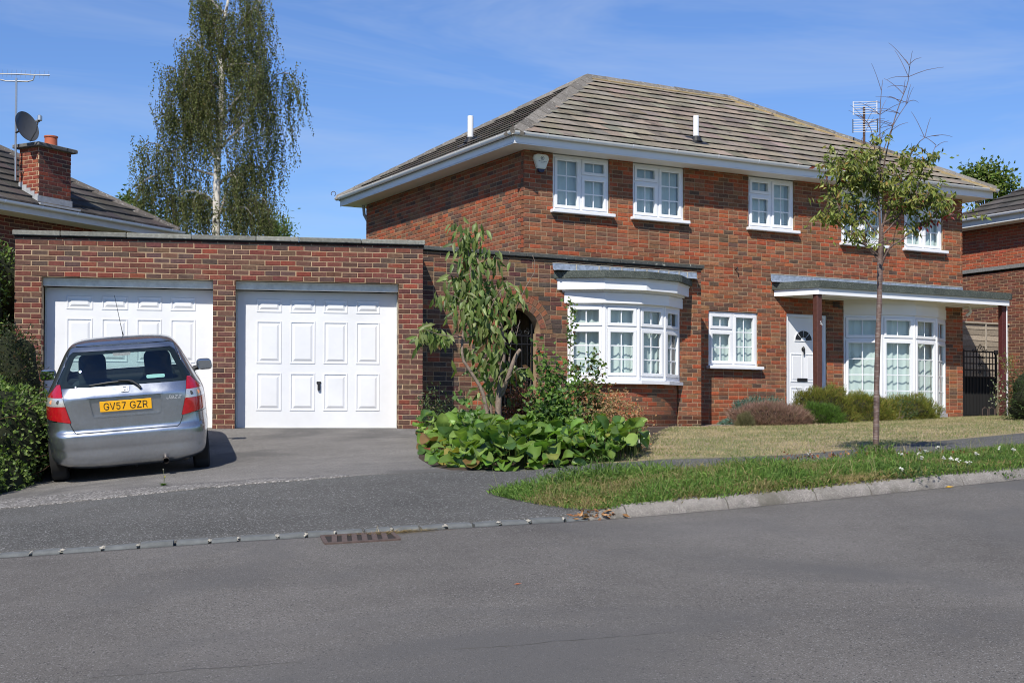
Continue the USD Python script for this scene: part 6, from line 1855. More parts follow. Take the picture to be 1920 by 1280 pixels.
shrub('climbing_shrub', 'thin leafy stems reaching up across the bow window', (1075, 840), 17.2, [[(1070, 840), (1068, 760), (1066, 690), (1072, 620), (1069, 560)], [(1080, 840), (1090, 760), (1105, 700), (1118, 662)], [(1085, 840), (1098, 770), (1115, 720), (1132, 680)], [(1075, 840), (1080, 760), (1084, 720), (1078, 690)]], 420, .06, .038, (.10, .165, .042), [((.13, .18, .05), .3), ((.13, .07, .04), .12)], 325, spread=.045, along=(.35, 1.0))
shrub('bronze_shrub', 'brown and green leaved shrub under the bow window sill', (1110, 840), 17.4, fan(1110, 840, [(1085, 722, 0), (1100, 712, 0), (1115, 720, 0), (1130, 740, 0), (1095, 745, -.1), (1120, 760, -.1), (1080, 750, 0), (1140, 765, 0)]), 1500, .06, .034, (.15, .12, .045), [((.20, .11, .045), .3), ((.08, .12, .03), .3)], 326, spread=.09)
shrub('seed_head_shrub', 'dry twiggy shrub with orange tan seed heads at the border end', (1160, 855), 16.0, fan(1160, 855, [(1120, 745, 0), (1140, 735, 0), (1160, 740, 0), (1175, 750, 0), (1190, 765, 0), (1205, 790, 0), (1150, 760, -.2), (1180, 785, -.2), (1130, 770, -.2), (1198, 815, -.1), (1170, 800, -.3), (1145, 790, -.3), (1112, 780, 0)]), 3600, .032, .022, (.40, .22, .11), [((.20, .15, .07), .35), ((.45, .28, .15), .2), ((.14, .14, .05), .15)], 327, spread=.085, stem_col=(.26, .19, .12), stem_r=(.004, .0015))
shrub('border_geranium', 'low fresh green lobed leaves among the round leaves at the border end', (1120, 880), 14.5, fan(1120, 880, [(1095, 815, 0), (1115, 805, 0), (1135, 820, 0), (1150, 835, 0), (1100, 840, -.1), (1128, 848, -.1)]), 160, .06, .05, (.12, .21, .045), [((.17, .25, .06), .3)], 328, spread=.06)

# heathers and conifers before the door
def mound(name, label, xy, rad, n, seed, col, alt, blade=(.05, .09), wid=(.006, .012), up=.6, core=(.03, .03, .015), cat='shrub', group=None, mat_='small_leaf', lumps=5):
    r = np.random.default_rng(seed)
    b = np.array([*xy, gz1(*xy)])
    t = thing(name, label, cat, b, group)
    m = trimesh.creation.icosphere(subdivisions=3, radius=1.0)
    v = m.vertices
    bump = 1 + .9 * (meshkit.fbm(v * 2.3 + seed, 3, seed) - .5)
    S = np.array(rad)
    vv = v * bump[:, None] * S * .80
    vv[:, 2] = np.maximum(vv[:, 2], -.02)
    obj('woody_core', MB().add(vv + b, m.faces, np.tile(core, (len(vv), 1))), 'bark', t, smooth=True)
    a = rdir(n, r); a[:, 2] = np.abs(a[:, 2])
    bb = 1 + .9 * (meshkit.fbm(a * 2.3 + seed, 3, seed) - .5)
    tuft = meshkit.fbm(a * 7.0 + seed * 1.3, 2, seed)
    c = a * bb[:, None] * S * (.80 + .26 * tuft[:, None] + r.normal(0, .05, (n, 1))) + b
    zl = gz(c[:, :2]); c[:, 2] = np.maximum(c[:, 2], zl + .005)
    d = unit(a * [1, 1, 1] + np.array([0, 0, up]) + r.normal(0, .45, (n, 3)))
    cc = tones(col, n, r, .2, alt) * (.75 + .5 * tuft[:, None])
    obj('foliage', leaves(MB(), c, d, rdir(n, r), r.uniform(*blade, n), r.uniform(*wid, n), np.clip(cc, .004, .8), kind=2), mat_, t)
    return t
def hxy(t, off): return HF(t, off, 0)[:2]
def pxy(px, py):
    """where a pixel of the ground lies"""
    lo, hi = 8.0, 40.0
    for _ in range(40):
        m = (lo + hi) / 2; q = at(px, py, m)
        lo, hi = (m, hi) if q[2] > gz1(q[0], q[1]) else (lo, m)
    return at(px, py, lo)[:2]
mound('dwarf_juniper', 'low blue green juniper spreading along the brick wall', hxy(4.62, .62), (.66, .42, .48), 9000, 331, (.10, .19, .155), [((.14, .24, .20), .3), ((.05, .10, .08), .3)], blade=(.03, .07), wid=(.008, .014), up=.2)
mound('faded_heather', 'faded pinkish brown heather mound in front of the blue juniper', hxy(4.05, 1.62), (.66, .45, .42), 15000, 332, (.26, .155, .13), [((.34, .22, .18), .3), ((.16, .095, .075), .25), ((.30, .24, .15), .1)], blade=(.05, .12), wid=(.004, .008), up=.5, core=(.06, .04, .03))
mound('olive_heather', 'tall olive heather against the brown porch post', hxy(5.6, 1.15), (.62, .42, .72), 15000, 333, (.165, .175, .030), [((.20, .16, .04), .3), ((.10, .125, .026), .3)], blade=(.03, .075), wid=(.006, .011))
mound('green_heather', 'small bright green heather at the lawn edge', hxy(4.95, 1.85), (.40, .32, .36), 11000, 334, (.075, .15, .022), [((.11, .19, .03), .3), ((.05, .09, .02), .3)], blade=(.03, .07), wid=(.006, .010))
mound('olive_heather', 'yellowish olive heather mound between porch post and street tree', hxy(6.5, 1.20), (.66, .42, .52), 15000, 335, (.19, .195, .032), [((.22, .17, .04), .25), ((.10, .14, .028), .3)], blade=(.03, .075), wid=(.006, .011))
mound('olive_heather', 'olive heather mound before the bow window, right of the street tree', hxy(7.75, 1.12), (.62, .40, .46), 13000, 336, (.175, .185, .030), [((.20, .12, .05), .15), ((.10, .14, .028), .3)], blade=(.03, .075), wid=(.006, .011))
mound('dry_tuft', 'small grey brown tuft of dry stems at the end of the path', hxy(3.35, 1.75), (.14, .13, .20), 2600, 337, (.17, .15, .08), [((.10, .10, .05), .4)], blade=(.05, .10), wid=(.004, .008), up=1.4, core=(.05, .045, .03))
mound('olive_heather', 'low olive heather filling the gap left of the bow window', hxy(7.1, 1.0), (.60, .40, .46), 12000, 339, (.17, .18, .030), [((.20, .16, .04), .25), ((.10, .125, .026), .3)], blade=(.03, .075), wid=(.006, .011))
b_ = hxy(8.35, 1.0)
shrub('dark_sprig', 'dark sprays of a small leaved shrub at the right end of the heathers', (1700, 785), 24.6, [[(1690, 785), (1700, 765), (1712, 748)], [(1690, 785), (1705, 775), (1718, 772)], [(1685, 785), (1690, 760), (1694, 750)], [(1680, 785), (1700, 780), (1710, 788)]], 260, .04, .025, (.05, .085, .03), [((.10, .13, .04), .2)], 338, spread=.05)

# hedge and shrubs to the left of the drive
def mass(name, label, boxes, n, L, W, col, alt, seed, mat_='leaf', core=(.018, .022, .010), cat='hedge', twigs=0, kind=4):
    """leafy mass over ellipsoids (centre, radii)"""
    r = np.random.default_rng(seed)
    b0 = np.array(boxes[0][0]); base = np.array([b0[0], b0[1], gz1(b0[0], b0[1])])
    t = thing(name, label, cat, base)
    cm = MB(); m = trimesh.creation.icosphere(subdivisions=3, radius=1.0)
    for c, S in boxes:
        bump = 1 + .5 * (meshkit.fbm(m.vertices * 2.1 + seed + c[0], 3, seed) - .5)
        cm.add(m.vertices * bump[:, None] * np.array(S) * .84 + np.array(c), m.faces, np.tile(core, (len(m.vertices), 1)))
    obj('branches', cm, 'bark', t, smooth=True)
    area = np.array([S[0] * S[2] + S[1] * S[2] + S[0] * S[1] for _, S in boxes]); cnt = (n * area / area.sum()).astype(int)
    fm = MB()
    for (c, S), k in zip(boxes, cnt):
        a = rdir(k, r)
        bump = 1 + .5 * (meshkit.fbm(a * 2.1 + seed + c[0], 3, seed) - .5)
        tuft = meshkit.fbm(a * 6.0 + seed, 2, seed + 5)
        P = a * bump[:, None] * np.array(S) * (.80 + .30 * tuft[:, None] * r.uniform(.5, 1.15, (k, 1))) + np.array(c)
        g = gz(P[:, :2]); keep = P[:, 2] > g + .01
        d = unit(a + r.normal(0, .7, (k, 3)) + np.array([0, 0, .15]))
        cc = tones(col, k, r, .22, alt) * (.7 + .6 * tuft[:, None])
        leaves(fm, P[keep], d[keep], unit(a + r.normal(0, .5, (k, 3)))[keep], (r.uniform(.6, 1.3, k) * L)[keep], (r.uniform(.6, 1.3, k) * W)[keep], np.clip(cc, .004, .8)[keep], kind=kind, fold=.1)
    obj('foliage', fm, mat_, t)
    if twigs:
        tm = MB()
        for k in range(twigs):
            (c, S) = boxes[r.integers(len(boxes))]
            a = rdir(1, r, (0.4, -.5, .8))[0]; p0 = np.array(c) + a * np.array(S) * .8
            p1 = p0 + unit(a + r.normal(0, .4, 3)) * r.uniform(.15, .4)
            tube(tm, curve([p0, (p0 + p1) / 2 + r.normal(0, .02, 3), p1], 5), np.linspace(.005, .002, 5), 4, (.16, .09, .06))
            leaves(tm, p0 + (p1 - p0) * r.uniform(.3, 1, (7, 1)), rdir(7, r), rdir(7, r, (0, -.5, .8)), np.full(7, L), np.full(7, W), tones(col, 7, r, .2, alt), kind=4)
        obj('shoots', tm, mat_, t)
    return t
mass('tall_hedge', 'tall mid green hedge beside the garage corner', [((-7.75, 18.9, 1.35), (.62, .7, 1.95)), ((-8.3, 18.6, 1.2), (.95, .9, 1.95)), ((-7.9, 20.2, 1.3), (.75, 1.0, 1.7)), ((-9.6, 17.0, .7), (1.0, 1.2, 1.9))], 17000, .065, .034, (.10, .16, .038), [((.16, .23, .06), .3), ((.035, .06, .018), .3)], 341, twigs=26)
mass('dark_bush', 'dark small leaved bush in front of the garage corner', [((-6.45, 17.35, .45), (.40, .45, .95)), ((-7.1, 17.3, .4), (.6, .6, 1.0)), ((-6.5, 17.0, .1), (.45, .5, .7))], 14000, .036, .022, (.045, .062, .020), [((.09, .11, .03), .2), ((.10, .06, .03), .12), ((.02, .03, .012), .3)], 342, twigs=24)
mass('leafy_hedge', 'bright leafy hedge spilling over the drive edge beside the car', [((-5.75, 15.2, -.1), (.56, .75, .72)), ((-6.4, 15.8, .0), (.75, .9, .72)), ((-5.85, 14.1, -.45), (.52, .62, .52)), ((-6.6, 14.4, -.25), (.8, .8, .75)), ((-5.55, 16.2, -.15), (.32, .5, .62)), ((-5.62, 14.7, -.55), (.36, .7, .40))], 19000, .055, .032, (.12, .19, .042), [((.20, .27, .075), .3), ((.04, .07, .02), .3), ((.26, .27, .18), .03)], 343, twigs=30)
mass('yew_hedge', 'clipped dark green yew hedge at the right end of the lawn', [((9.0, 22.3, .5), (.92, .7, .62)), ((10.4, 22.9, .5), (1.0, .8, .66)), ((9.6, 22.0, .35), (.9, .6, .5))], 17000, .055, .014, (.045, .075, .020), [((.08, .12, .03), .25), ((.02, .035, .012), .3)], 344, mat_='small_leaf')
shrub('white_variegated_sprig', 'pale variegated sprig between the iron gate and yew hedge', (1868, 770), 23.0, fan(1868, 775, [(1862, 715, 0), (1870, 700, 0), (1875, 725, 0), (1866, 740, 0)]), 110, .05, .025, (.32, .34, .24), [((.10, .15, .05), .45)], 345, spread=.05)
shrub('hedge_shoots', 'yellow green new shoots on top of the yew hedge', (1890, 700), 22.0, fan(1885, 700, [(1875, 668, 0), (1885, 660, 0), (1892, 672, 0), (1900, 668, 0)]), 130, .045, .02, (.14, .17, .04), [((.24, .20, .06), .2)], 346, spread=.05)

# street tree on the verge
YT = 12.5
tb = pxy(1641, 866)
ST = thing('street_tree', 'slender young street tree with ringed bark and thin green crown on the verge', 'tree', (*tb, gz1(*tb)))
YT = float(tb[1])
r = np.random.default_rng(351)
tm = MB()
main = curve(ats([(1641, 872), (1643, 800), (1644, 720), (1646, 640), (1649, 560), (1650, 490), (1652, 455), (1652, 420)], YT), 30)
rr = np.interp(np.linspace(0, 1, 30), [0, .06, .5, .85, 1], [.036, .029, .025, .026, .018]) * (1 + .06 * np.sin(np.arange(30) * 2.1)) * YT / 12.5
tube(tm, main, rr, 12, (.125, .078, .062))
obj('trunk', tm, 'cherry_bark', ST, smooth=60)
limbs = [([(1650, 492), (1640, 478), (1620, 455), (1595, 420), (1580, 400), (1560, 360), (1545, 325)], .014), ([(1648, 480), (1625, 462), (1600, 445), (1570, 420), (1540, 412)], .010), ([(1652, 500), (1668, 465), (1690, 450), (1715, 430), (1745, 415), (1785, 403)], .013), ([(1652, 470), (1650, 420), (1647, 360), (1650, 290), (1650, 215), (1655, 150)], .016),
         ([(1652, 440), (1662, 400), (1680, 350), (1702, 300), (1725, 265), (1760, 255)], .012), ([(1650, 400), (1640, 360), (1625, 320), (1615, 265)], .009), ([(1655, 440), (1690, 400), (1720, 350), (1742, 300), (1755, 272)], .010), ([(1650, 350), (1668, 260), (1685, 200), (1703, 150), (1704, 122)], .008), ([(1645, 440), (1615, 400), (1595, 360), (1590, 320)], .009), ([(1651, 300), (1675, 235), (1700, 195), (1705, 190)], .005),
         ([(1654, 420), (1700, 395), (1735, 385), (1770, 370)], .008), ([(1650, 330), (1640, 280), (1632, 240), (1620, 225)], .006), ([(1650, 320), (1620, 345), (1600, 330), (1585, 285)], .005)]
bm = MB(); LP, LD = [], []
for path, rad in limbs:
    dz = r.normal(0, .22, len(path)) * np.linspace(0, 1, len(path))
    q = curve(ats([(p[0], p[1], z) for p, z in zip(path, dz)], YT), 16)
    tube(bm, q, np.linspace(rad, .002, 16), 6, (.14, .10, .085))
    for k in range(40):
        i = r.integers(4, 16)
        a = q[i]; top = a[2] > 2.94
        dd = unit(np.array([r.normal(0, 1), r.normal(0, .9), r.uniform(.0, 1.3)]))
        ln = r.uniform(.12, .38)
        tw = curve([a, a + dd * ln * .6, a + dd * ln + [0, 0, -.03]], 6)
        if r.random() < (.28 if top else .85):
            tube(bm, tw, np.linspace(.0035, .0015, 6), 4, (.15, .10, .09))
            if not (top and r.random() < .97) and r.random() < np.interp(a[2], [1.75, 2.05, 2.4], [.45, .5, 1.0]):
                for m in range(int(r.integers(8, 15) * np.interp(a[2], [2.0, 2.7], [.9, 1.35]))):
                    LP.append(tw[r.integers(1, 6)] + r.normal(0, .022, 3)); LD.append(unit([r.normal(0, .8), r.normal(0, .7), -.75 + r.normal(0, .4)]))
obj('branches', bm, 'bark', ST)
LP, LD = np.array(LP), np.array(LD)
cc = tones((.235, .26, .065), len(LP), r, .2, [((.27, .28, .08), .3), ((.11, .15, .035), .25), ((.26, .17, .05), .05), ((.20, .05, .035), .015)])
rp_ = ats([(1715, 430)], YT)[0]
obj('crown', leaves(MB(), LP, LD, rdir(len(LP), r, (0, -.8, .6), .7), r.uniform(.05, .095, len(LP)), r.uniform(.022, .038, len(LP)), cc, kind=4, droop=.1), 'leaf', ST)
rl = ats([(x, y) for x, y in zip(np.linspace(1722, 1785, 26), np.linspace(426, 405, 26) + r.normal(0, 4, 26))], YT - .05)
obj('red_leaves', leaves(MB(), rl, rdir(26, r, (0, 0, -.6)), rdir(26, r), np.full(26, .06), np.full(26, .024), tones((.22, .025, .028), 26, r), kind=4), 'leaf', ST, label='spray of red leaves low on the right')

# birch behind the garage
YB = 33.0
BT = thing('birch_tree', 'tall weeping silver birch behind the garage', 'tree', at(405, 440, YB) * [1, 1, 0] + [0, 0, .5])
r = np.random.default_rng(361)
bt = MB()
def path3(p, dy=0.6):
    dz = np.cumsum(r.normal(0, dy * .35, len(p)))
    return curve(ats([(x, y, z) for (x, y), z in zip(p, dz - dz[0])], YB), 14)
trunkp = [(406, 520), (405, 430), (406, 380), (407, 320), (408, 296), (413, 250), (415, 190), (416, 140), (412, 100), (418, 50), (428, 0), (434, -60), (440, -120)]
q = curve(ats(trunkp, YB), 30); tube(bt, q, np.interp(np.linspace(0, 1, 30), [0, .3, .6, 1], [.105, .080, .060, .015]), 10, (.62, .58, .52))
obj('trunk', bt, 'birch_bark', BT, smooth=60)
BL = [[(407, 300), (385, 265), (370, 225), (352, 195), (338, 165), (325, 128), (312, 130)], [(407, 412), (420, 375), (432, 340), (448, 308), (470, 280), (492, 262)], [(414, 230), (440, 190), (465, 165), (485, 140), (500, 160)], [(413, 245), (450, 215), (490, 185), (508, 155), (528, 137), (548, 142), (560, 165)], [(380, 262), (350, 270), (320, 285), (295, 270), (278, 268), (262, 290)],
      [(407, 330), (370, 320), (330, 310), (300, 330), (285, 345)], [(416, 150), (395, 110), (372, 85), (352, 72), (346, 90)], [(414, 120), (405, 60), (395, 20), (380, -10)], [(416, 110), (440, 60), (460, 30), (478, 15), (492, 40)], [(412, 280), (440, 250), (470, 225), (500, 215), (518, 240)], [(408, 350), (440, 320), (475, 310), (500, 320)], [(370, 230), (340, 225), (318, 210), (305, 190)], [(352, 195), (345, 150), (360, 110), (370, 95)],
      [(416, 170), (385, 150), (360, 140), (340, 130)], [(420, 90), (450, 90), (480, 85), (495, 110)], [(406, 390), (380, 370), (345, 360), (320, 375)], [(410, 400), (450, 380), (485, 370), (500, 385)], [(430, 0), (455, -20), (475, -10), (490, 10)], [(425, 30), (400, 5), (385, -15), (375, 5)], [(415, 200), (390, 190), (375, 175), (365, 190)], [(290, 330), (270, 340), (255, 355)], [(417, 130), (445, 120), (470, 120), (488, 140)]]
BL += [[(412 + o * .3, y), (412 + o * .7, y - 12), (412 + o, y + 4)] for y, o in ((40, 22), (105, 26), (150, -22), (190, 24), (225, -20), (340, 34), (375, -50), (400, 60), (385, 80), (370, -80))]
bb_ = MB(); P_, D_ = [], []
for p in BL:
    q = path3(p, .7)
    tube(bb_, q, np.linspace(.034, .006, 14), 6, (.30, .27, .23))
    heavy = 1
    for k in range(40 if len(p) == 3 else 100 if np.mean([u[1] for u in p]) > 270 else 78):
        i = r.integers(2, 14); a = q[i] + r.normal(0, .16, 3) * [1, 1.6, .6]
        ln = r.uniform(.5, 1.9) * (.55 + .45 * i / 14); nseg = int(ln / .024)
        sway = r.normal(0, .05, 2) + [.05, 0]
        t = np.linspace(0, 1, nseg)
        st = a + np.stack([sway[0] * t * ln * 1.2 + .05 * np.sin(t * 5 + k), sway[1] * t * ln, -t * ln], 1)
        if k % 3 == 0:
            tube(bb_, st[::max(1, nseg // 5)], .004, 3, (.10, .075, .05), cap=False)
        low = st[:, 2] > 1.6
        P_.append(st[low] + r.normal(0, .026, (low.sum(), 3))); D_.append(unit(np.stack([r.normal(0, .7, low.sum()), r.normal(0, .7, low.sum()), -1 + r.normal(0, .5, low.sum())], 1)))
obj('limbs', bb_, 'birch_bark', BT)
P_, D_ = np.vstack(P_), np.vstack(D_)
n = len(P_)
obj('crown', leaves(MB(), P_, D_, rdir(n, r), r.uniform(.038, .066, n), r.uniform(.026, .042, n), tones((.115, .128, .040), n, r, .25, [((.18, .195, .068), .25), ((.065, .075, .025), .22), ((.17, .13, .05), .03)]), kind=4), 'leaf', BT)

def far_tree(name, label, px, py, Y, spots, seed, col, alt, L=.14, W=.09, n=900, rad=.35):
    r = np.random.default_rng(seed)
    b = at(px, py, Y); b = np.array([b[0], b[1], gz1(b[0], b[1])])
    t = thing(name, label, 'tree', b)
    tm = MB(); fm = MB()
    top = at(spots[0][0], spots[0][1], Y)
    tube(tm, curve([b, (b + top) / 2, top], 8), np.linspace(.16, .03, 8), 8, (.10, .08, .06))
    for (x, y, s) in spots:
        c = at(x, y, Y); st = b * .25 + top * .75; st[2] = min(st[2], c[2] - .2)
        tube(tm, curve([st, (st + c) / 2 + [0, 0, .1], c], 6), np.linspace(.04, .01, 6), 5, (.12, .09, .06))
        k = int(n * s * s)
        P = c + r.normal(0, rad * s, (k, 3))
        leaves(fm, P, rdir(k, r, (0, -.2, .2)), rdir(k, r, (0, -.6, .8), .7), r.uniform(.6, 1.3, k) * L, r.uniform(.6, 1.3, k) * W, tones(col, k, r, .22, alt))
    obj('trunk', tm, 'bark', t); obj('crown', fm, 'leaf', t)
far_tree('broadleaf_tree', 'yellow green leafy treetop behind the right end of the roof', 1845, 420, 40, [(1850, 325, .7), (1830, 335, .7), (1815, 328, .5), (1868, 340, .8), (1885, 352, .7), (1840, 350, 1), (1812, 345, .6), (1855, 345, .9), (1870, 360, 1)], 371, (.12, .17, .03), [((.18, .22, .05), .3), ((.06, .09, .02), .3)], n=420, rad=.30)
far_tree('conifer_tree', 'light green conifer tops behind the right half of the garage roof', 520, 470, 42, [(518, 422, .6), (505, 428, .6), (535, 432, .5), (495, 430, .5), (525, 440, 1.0), (508, 445, 1)], 372, (.10, .15, .04), [((.15, .20, .06), .3)], n=400, rad=.24, L=.16, W=.05)
far_tree('broadleaf_tree', 'green treetop peeping over the bungalow roof left of the birch', 235, 440, 44, [(232, 374, .5), (245, 380, .6), (255, 395, .8), (240, 398, .8), (270, 410, 1), (300, 420, 1)], 373, (.10, .15, .04), [((.15, .20, .06), .3)], n=320, rad=.26)

# verge and drive details
tu = pxy(1632, 868)
GT_ = thing('grass_tuft', 'tall tuft of broad grass around the street tree foot', 'grass tuft', (*tu, gz1(*tu)))
r = np.random.default_rng(381)
n = 260
a = r.uniform(0, 2 * PI, n); rad = np.abs(r.normal(0, .11, n))
p = np.stack([tu[0] + rad * np.cos(a) + .01, tu[1] + rad * np.sin(a) * .8 - .05], 1)
d = unit(np.stack([np.cos(a) * .42 + r.normal(0, .2, n), np.sin(a) * .4 + r.normal(0, .2, n), np.ones(n)], 1))
obj('blades', leaves(MB(), np.column_stack([p, gz(p)]), d, rdir(n, r), r.uniform(.12, .34, n), r.uniform(.009, .017, n), tones((.105, .18, .035), n, r, .2, [((.24, .22, .10), .2)]), droop=.25, kind=3), 'grass_blade', GT_)
n = 90
p = np.stack([tu[0] + r.normal(.18, .16, n), tu[1] + r.normal(0, .08, n)], 1)
obj('seed_stalks', leaves(MB(), np.column_stack([p, gz(p)]), unit(np.stack([r.normal(0, .35, n), r.normal(0, .3, n), np.ones(n)], 1)), rdir(n, r), r.uniform(.15, .34, n), np.full(n, .005), tones((.36, .32, .17), n, r), droop=.1, kind=3), 'grass_blade', GT_)
yl = [(1760, 838, 'tall yarrow with white flower heads right of the street tree'), (1735, 845, None), (1722, 850, None), (1690, 852, None), (1770, 858, None), (1782, 860, None), (1795, 862, None), (1690, 878, None), (1728, 858, None), (1875, 840, None), (1900, 842, None), (1815, 866, None), (1518, 848, None), (1830, 850, None)]
for i, (x, y, lb) in enumerate(yl):
    q = pxy(x + r.uniform(-3, 3), y + 26); b = np.array([*q, gz1(*q)])
    top = at(x, y, q[1])
    y_t = thing('yarrow', lb or 'white yarrow flower standing in the verge grass', 'flower', b, None if lb else 'white yarrow flowers in the verge')
    st = MB(); tube(st, curve([b, (b + top) / 2 + [r.normal(0, .01), 0, 0], top], 5), .0028, 4, (.14, .17, .08))
    leaves(st, b + (top - b) * r.uniform(.1, .8, (8, 1)), rdir(8, r), rdir(8, r), np.full(8, .04), np.full(8, .012), tones((.09, .14, .05), 8, r))
    obj('stem', st, 'leaf', y_t)
    hd = MB(); m = trimesh.creation.icosphere(subdivisions=1, radius=1.0)
    for k in range(9):
        c = top + np.array([r.normal(0, .011), r.normal(0, .011), r.normal(0, .007)])
        hd.add(m.vertices * [.0075, .0075, .006] + c, m.faces, np.tile((.62, .61, .57), (len(m.vertices), 1)))
    obj('flower_head', hd, 'dry_leaf', y_t)
q = pxy(307, 911); b = np.array([*q, gz1(*q) + .008])
DW = thing('dandelion', 'small dandelion weed with a tall stalk growing on the driveway behind the car', 'weed', b)
n = 26; a = r.uniform(0, 2 * PI, n)
obj('leaves', leaves(MB(), np.tile(b, (n, 1)) + r.normal(0, .008, (n, 3)) * [1, 1, 0], unit(np.stack([np.cos(a), np.sin(a), r.uniform(.25, .9, n)], 1)), np.tile((0, 0, 1.0), (n, 1)), r.uniform(.03, .06, n), r.uniform(.012, .02, n), tones((.09, .16, .035), n, r), kind=4, droop=.2), 'leaf', DW)
sk = MB(); tp = b + [-.005, 0, .16]; tube(sk, curve([b, b + [.003, 0, .08], tp], 5), .0022, 4, (.2, .2, .12)); tube(sk, curve([b, b + [.006, 0, .05], b + [.012, 0, .085]], 5), .0022, 4, (.15, .2, .08))
m = trimesh.creation.icosphere(subdivisions=1, radius=.007); sk.add(m.vertices + tp, m.faces, np.tile((.3, .28, .22), (len(m.vertices), 1))); sk.add(m.vertices + b + [.012, 0, .087], m.faces, np.tile((.55, .48, .05), (len(m.vertices), 1)))
obj('stalk', sk, 'dry_leaf', DW)
n = 46; cxy = K(np.clip(r.normal(4.22, .10, n), 4.0, 4.5), r.uniform(-.06, .10, n).mean()) + r.normal(0, .03, (n, 2))
lf = leaves(MB(), np.column_stack([cxy, gz(cxy) + .012 + r.uniform(0, .02, n)]), rdir(n, r, (0, 0, .1)) * [1, 1, .35], rdir(n, r, (0, 0, 1.2), .5), r.uniform(.03, .07, n), r.uniform(.02, .035, n), tones((.26, .13, .06), n, r, .3, [((.42, .24, .12), .25)]))
tag(stage.GetPrimAtPath(obj('fallen_leaves', lf, 'dry_leaf')), 'heap of brown fallen leaves at the end of the raised kerb', 'leaves', kind='stuff')
tp_ = pxy(1610, 868)
n = 220; cxy = tp_ + np.stack([r.normal(0.05, .42, n), r.normal(.05, .16, n)], 1)
lf = leaves(MB(), np.column_stack([cxy, gz(cxy) + .05 + r.uniform(0, .05, n)]), rdir(n, r, (0, 0, .1)), rdir(n, r, (0, -.4, 1.2), .6), r.uniform(.03, .055, n), r.uniform(.016, .03, n), tones((.24, .085, .045), n, r, .3, [((.38, .20, .08), .2)]))
tag(stage.GetPrimAtPath(obj('fallen_leaves', lf, 'dry_leaf')), 'red brown fallen leaves in the grass under the street tree', 'leaves', kind='stuff')
n = 900; s_ = np.clip(r.normal(2.62, .16, n), 2.2, 3.1); cxy = np.array([K(a, b) for a, b in zip(s_, -np.abs(r.normal(.03, .035, n)))])
lf = leaves(MB(), np.column_stack([cxy, gz(cxy) + r.uniform(.002, .016, n)]), np.stack([r.normal(.8, .5, n), r.normal(.2, .4, n), r.normal(0, .12, n)], 1), np.tile((0, 0, 1.0), (n, 1)), r.uniform(.03, .08, n), r.uniform(.002, .004, n), tones((.38, .29, .15), n, r, .25), kind=2)
tag(stage.GetPrimAtPath(obj('straw_litter', lf, 'dry_leaf')), 'pale straw caught in the gutter beside the drain grate', 'straw', kind='stuff')
for i, (x, y, c, lb) in enumerate(((1772, 914, (.55, .33, .05), 'single yellow leaf lying on the road by the kerb'), (1818, 873, (.45, .25, .08), 'single orange leaf lying on the verge grass near the kerb'), (963, 1191, (.42, .14, .07), 'tiny orange leaf lying in the middle of the road'))):
    q = pxy(x, y); p0 = np.array([*q, gz1(*q) + (.05 if i == 1 else .006)])
    lf = leaves(MB(), [p0], [(1, .15, .05)], [(0, -.2, 1)], [.085 if i == 0 else .05], [.04 if i < 2 else .02], np.array([c]), kind=4)
    tag(stage.GetPrimAtPath(obj('fallen_leaf', lf, 'dry_leaf')), lb, 'leaf')
# spill of weeds at the verge tip and along the kerb
for nm, lb, (x, y), k, L_ in (('verge_weed', 'dark green leafy weed at the verge tip beside the pavement', (1075, 893), 90, .05), ('verge_weed', 'low green weed growing against the kerb face at far right', (1880, 898), 70, .035), ('verge_weed', 'dark creeping weed hanging over the kerb below the street tree', (1700, 897), 160, .045)):
    q = pxy(x, y); b = np.array([*q, gz1(*q)])
    t = thing(nm, lb, 'weed', b)
    P = b + np.stack([r.normal(0, .14, k), r.normal(0, .05, k), np.abs(r.normal(.03, .035, k))], 1)
    obj('foliage', leaves(MB(), P, rdir(k, r, (0, -.3, .4)), rdir(k, r, (0, 0, 1.)), r.uniform(.6, 1.2, k) * L_, r.uniform(.5, .9, k) * L_ * .6, tones((.06, .115, .028), k, r, .2, [((.10, .17, .04), .3)])), 'leaf', t)

# ---------------------------------------------------------------- the other side of the road, mirrored in the bow windows and the car
OF = Frame((-9.0, -17.0, 0), (.97, .243, 0), (-.243, .97, 0))
oz = -2.0
OH = thing('gable_house', 'brick house with a gable roof across the road behind the viewer', 'house', OF(6, -4, oz))
slab('wall', OF, sbox(0, oz - .5, 11, oz + 4.9), -.3, 0, 'mortar', OH)
fa = lay_bricks(OF, sbox(0, oz, 11, oz + 4.9), HOUSE_BRICKS, 401, b=.008)
mb = MB()
for _, q in fa:
    v, f, c = q.arrays(); mb.add(v, f, c)
obj('bricks', mb, 'brick', OH, kind='stuff')
sw_ = MB(); fbox(sw_, OF, .01, .3, -8, -.3, oz - .5, oz + 4.9); fbox(sw_, OF, 10.7, 10.99, -8, -.3, oz - .5, oz + 4.9); fbox(sw_, OF, 0, 11, -8.2, -8, oz - .5, oz + 4.9)
obj('wall', sw_, 'mortar', OH)
mb = MB()
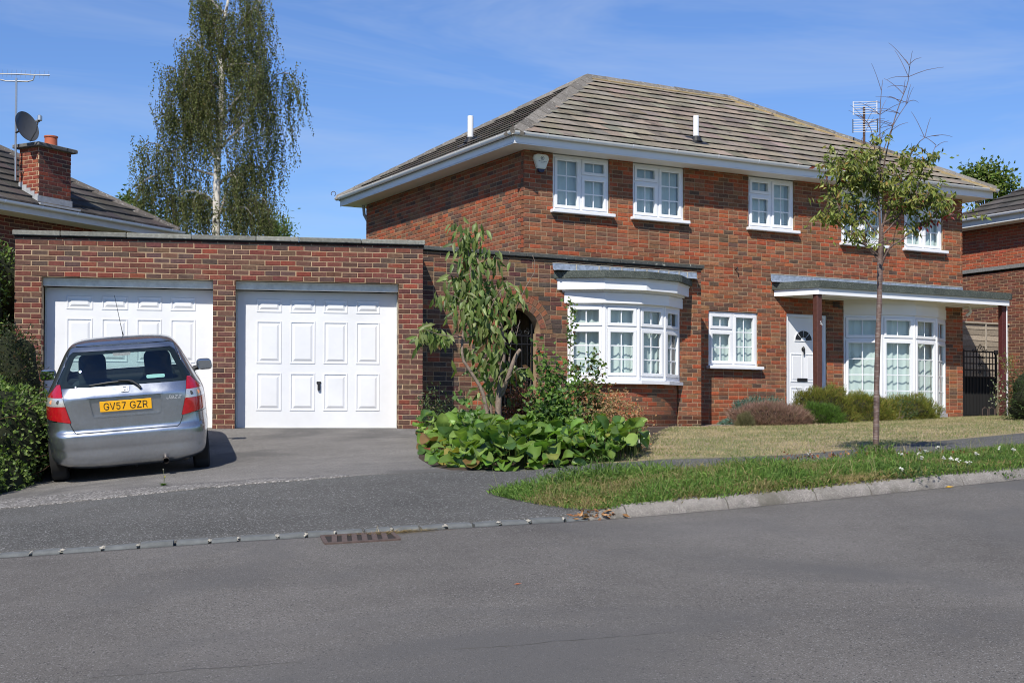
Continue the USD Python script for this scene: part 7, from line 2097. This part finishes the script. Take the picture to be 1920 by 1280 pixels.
loft(mb, [OF(np.array([-.4, 11.4]), .5, oz + 4.8), OF(np.array([-.4, 11.4]), -4.1, oz + 7.6), OF(np.array([-.4, 11.4]), -8.7, oz + 4.8)], (.12, .10, .085))
obj('roof', mb, 'roof_tile', OH)
for a, c0, w, h in ((1.2, 2.9, 1.5, 1.3), (5.0, 2.9, 1.2, 1.3), (8.4, 2.9, 1.5, 1.3), (1.0, .7, 2.0, 1.5), (8.2, .7, 2.0, 1.5)):
    wn = obj('window', ring(MB(), OF, a, a + w, oz + c0, oz + c0 + h, .07, -.05, .03), 'upvc', OH)
    obj('pane', MB().add(OF(np.array([(a, .012, oz + c0), (a + w, .012, oz + c0), (a + w, .012, oz + c0 + h), (a, .012, oz + c0 + h)])), [(0, 1, 2, 3)]), 'lamp_dark', wn)
mass('garden_hedge', 'long green garden hedge on the far side of the road behind the viewer', [((x, -12.6 + .22 * x, -1.5), (1.6, .8, 1.5)) for x in np.arange(-22, 24, 2.2) if not -5 < x < -1], 9000, .14, .08, (.08, .13, .03), [((.12, .18, .05), .3)], 402)
for i, (x, y, h, lb) in enumerate(((7.5, -15, 6.5, 'round green tree on the far side of the road right of the brick house'), (-14, -16, 7.5, 'taller green tree on the far side of the road left of the brick house'), (15, -13, 5.5, 'small green tree at the far end of the hedge across the road'))):
    t = thing('garden_tree', lb, 'tree', (x, y, -2))
    obj('trunk', tube(MB(), [(x, y, -2.3), (x + .1, y, -2 + h * .5), (x, y + .1, -2 + h * .8)], [.2, .14, .05], 8, (.1, .08, .06)), 'bark', t)
    r = np.random.default_rng(410 + i); k = 5000; a = rdir(k, r)
    P = a * (np.array([.33, .33, .36]) * h) * (.55 + .6 * meshkit.fbm(a * 2.5 + i, 3, i)[:, None]) * r.uniform(.7, 1.05, (k, 1)) + np.array([x, y, -2 + h * .66])
    obj('crown', leaves(MB(), P, rdir(k, r), rdir(k, r), np.full(k, .22), np.full(k, .13), tones((.09, .14, .035), k, r, .25)), 'leaf', t)
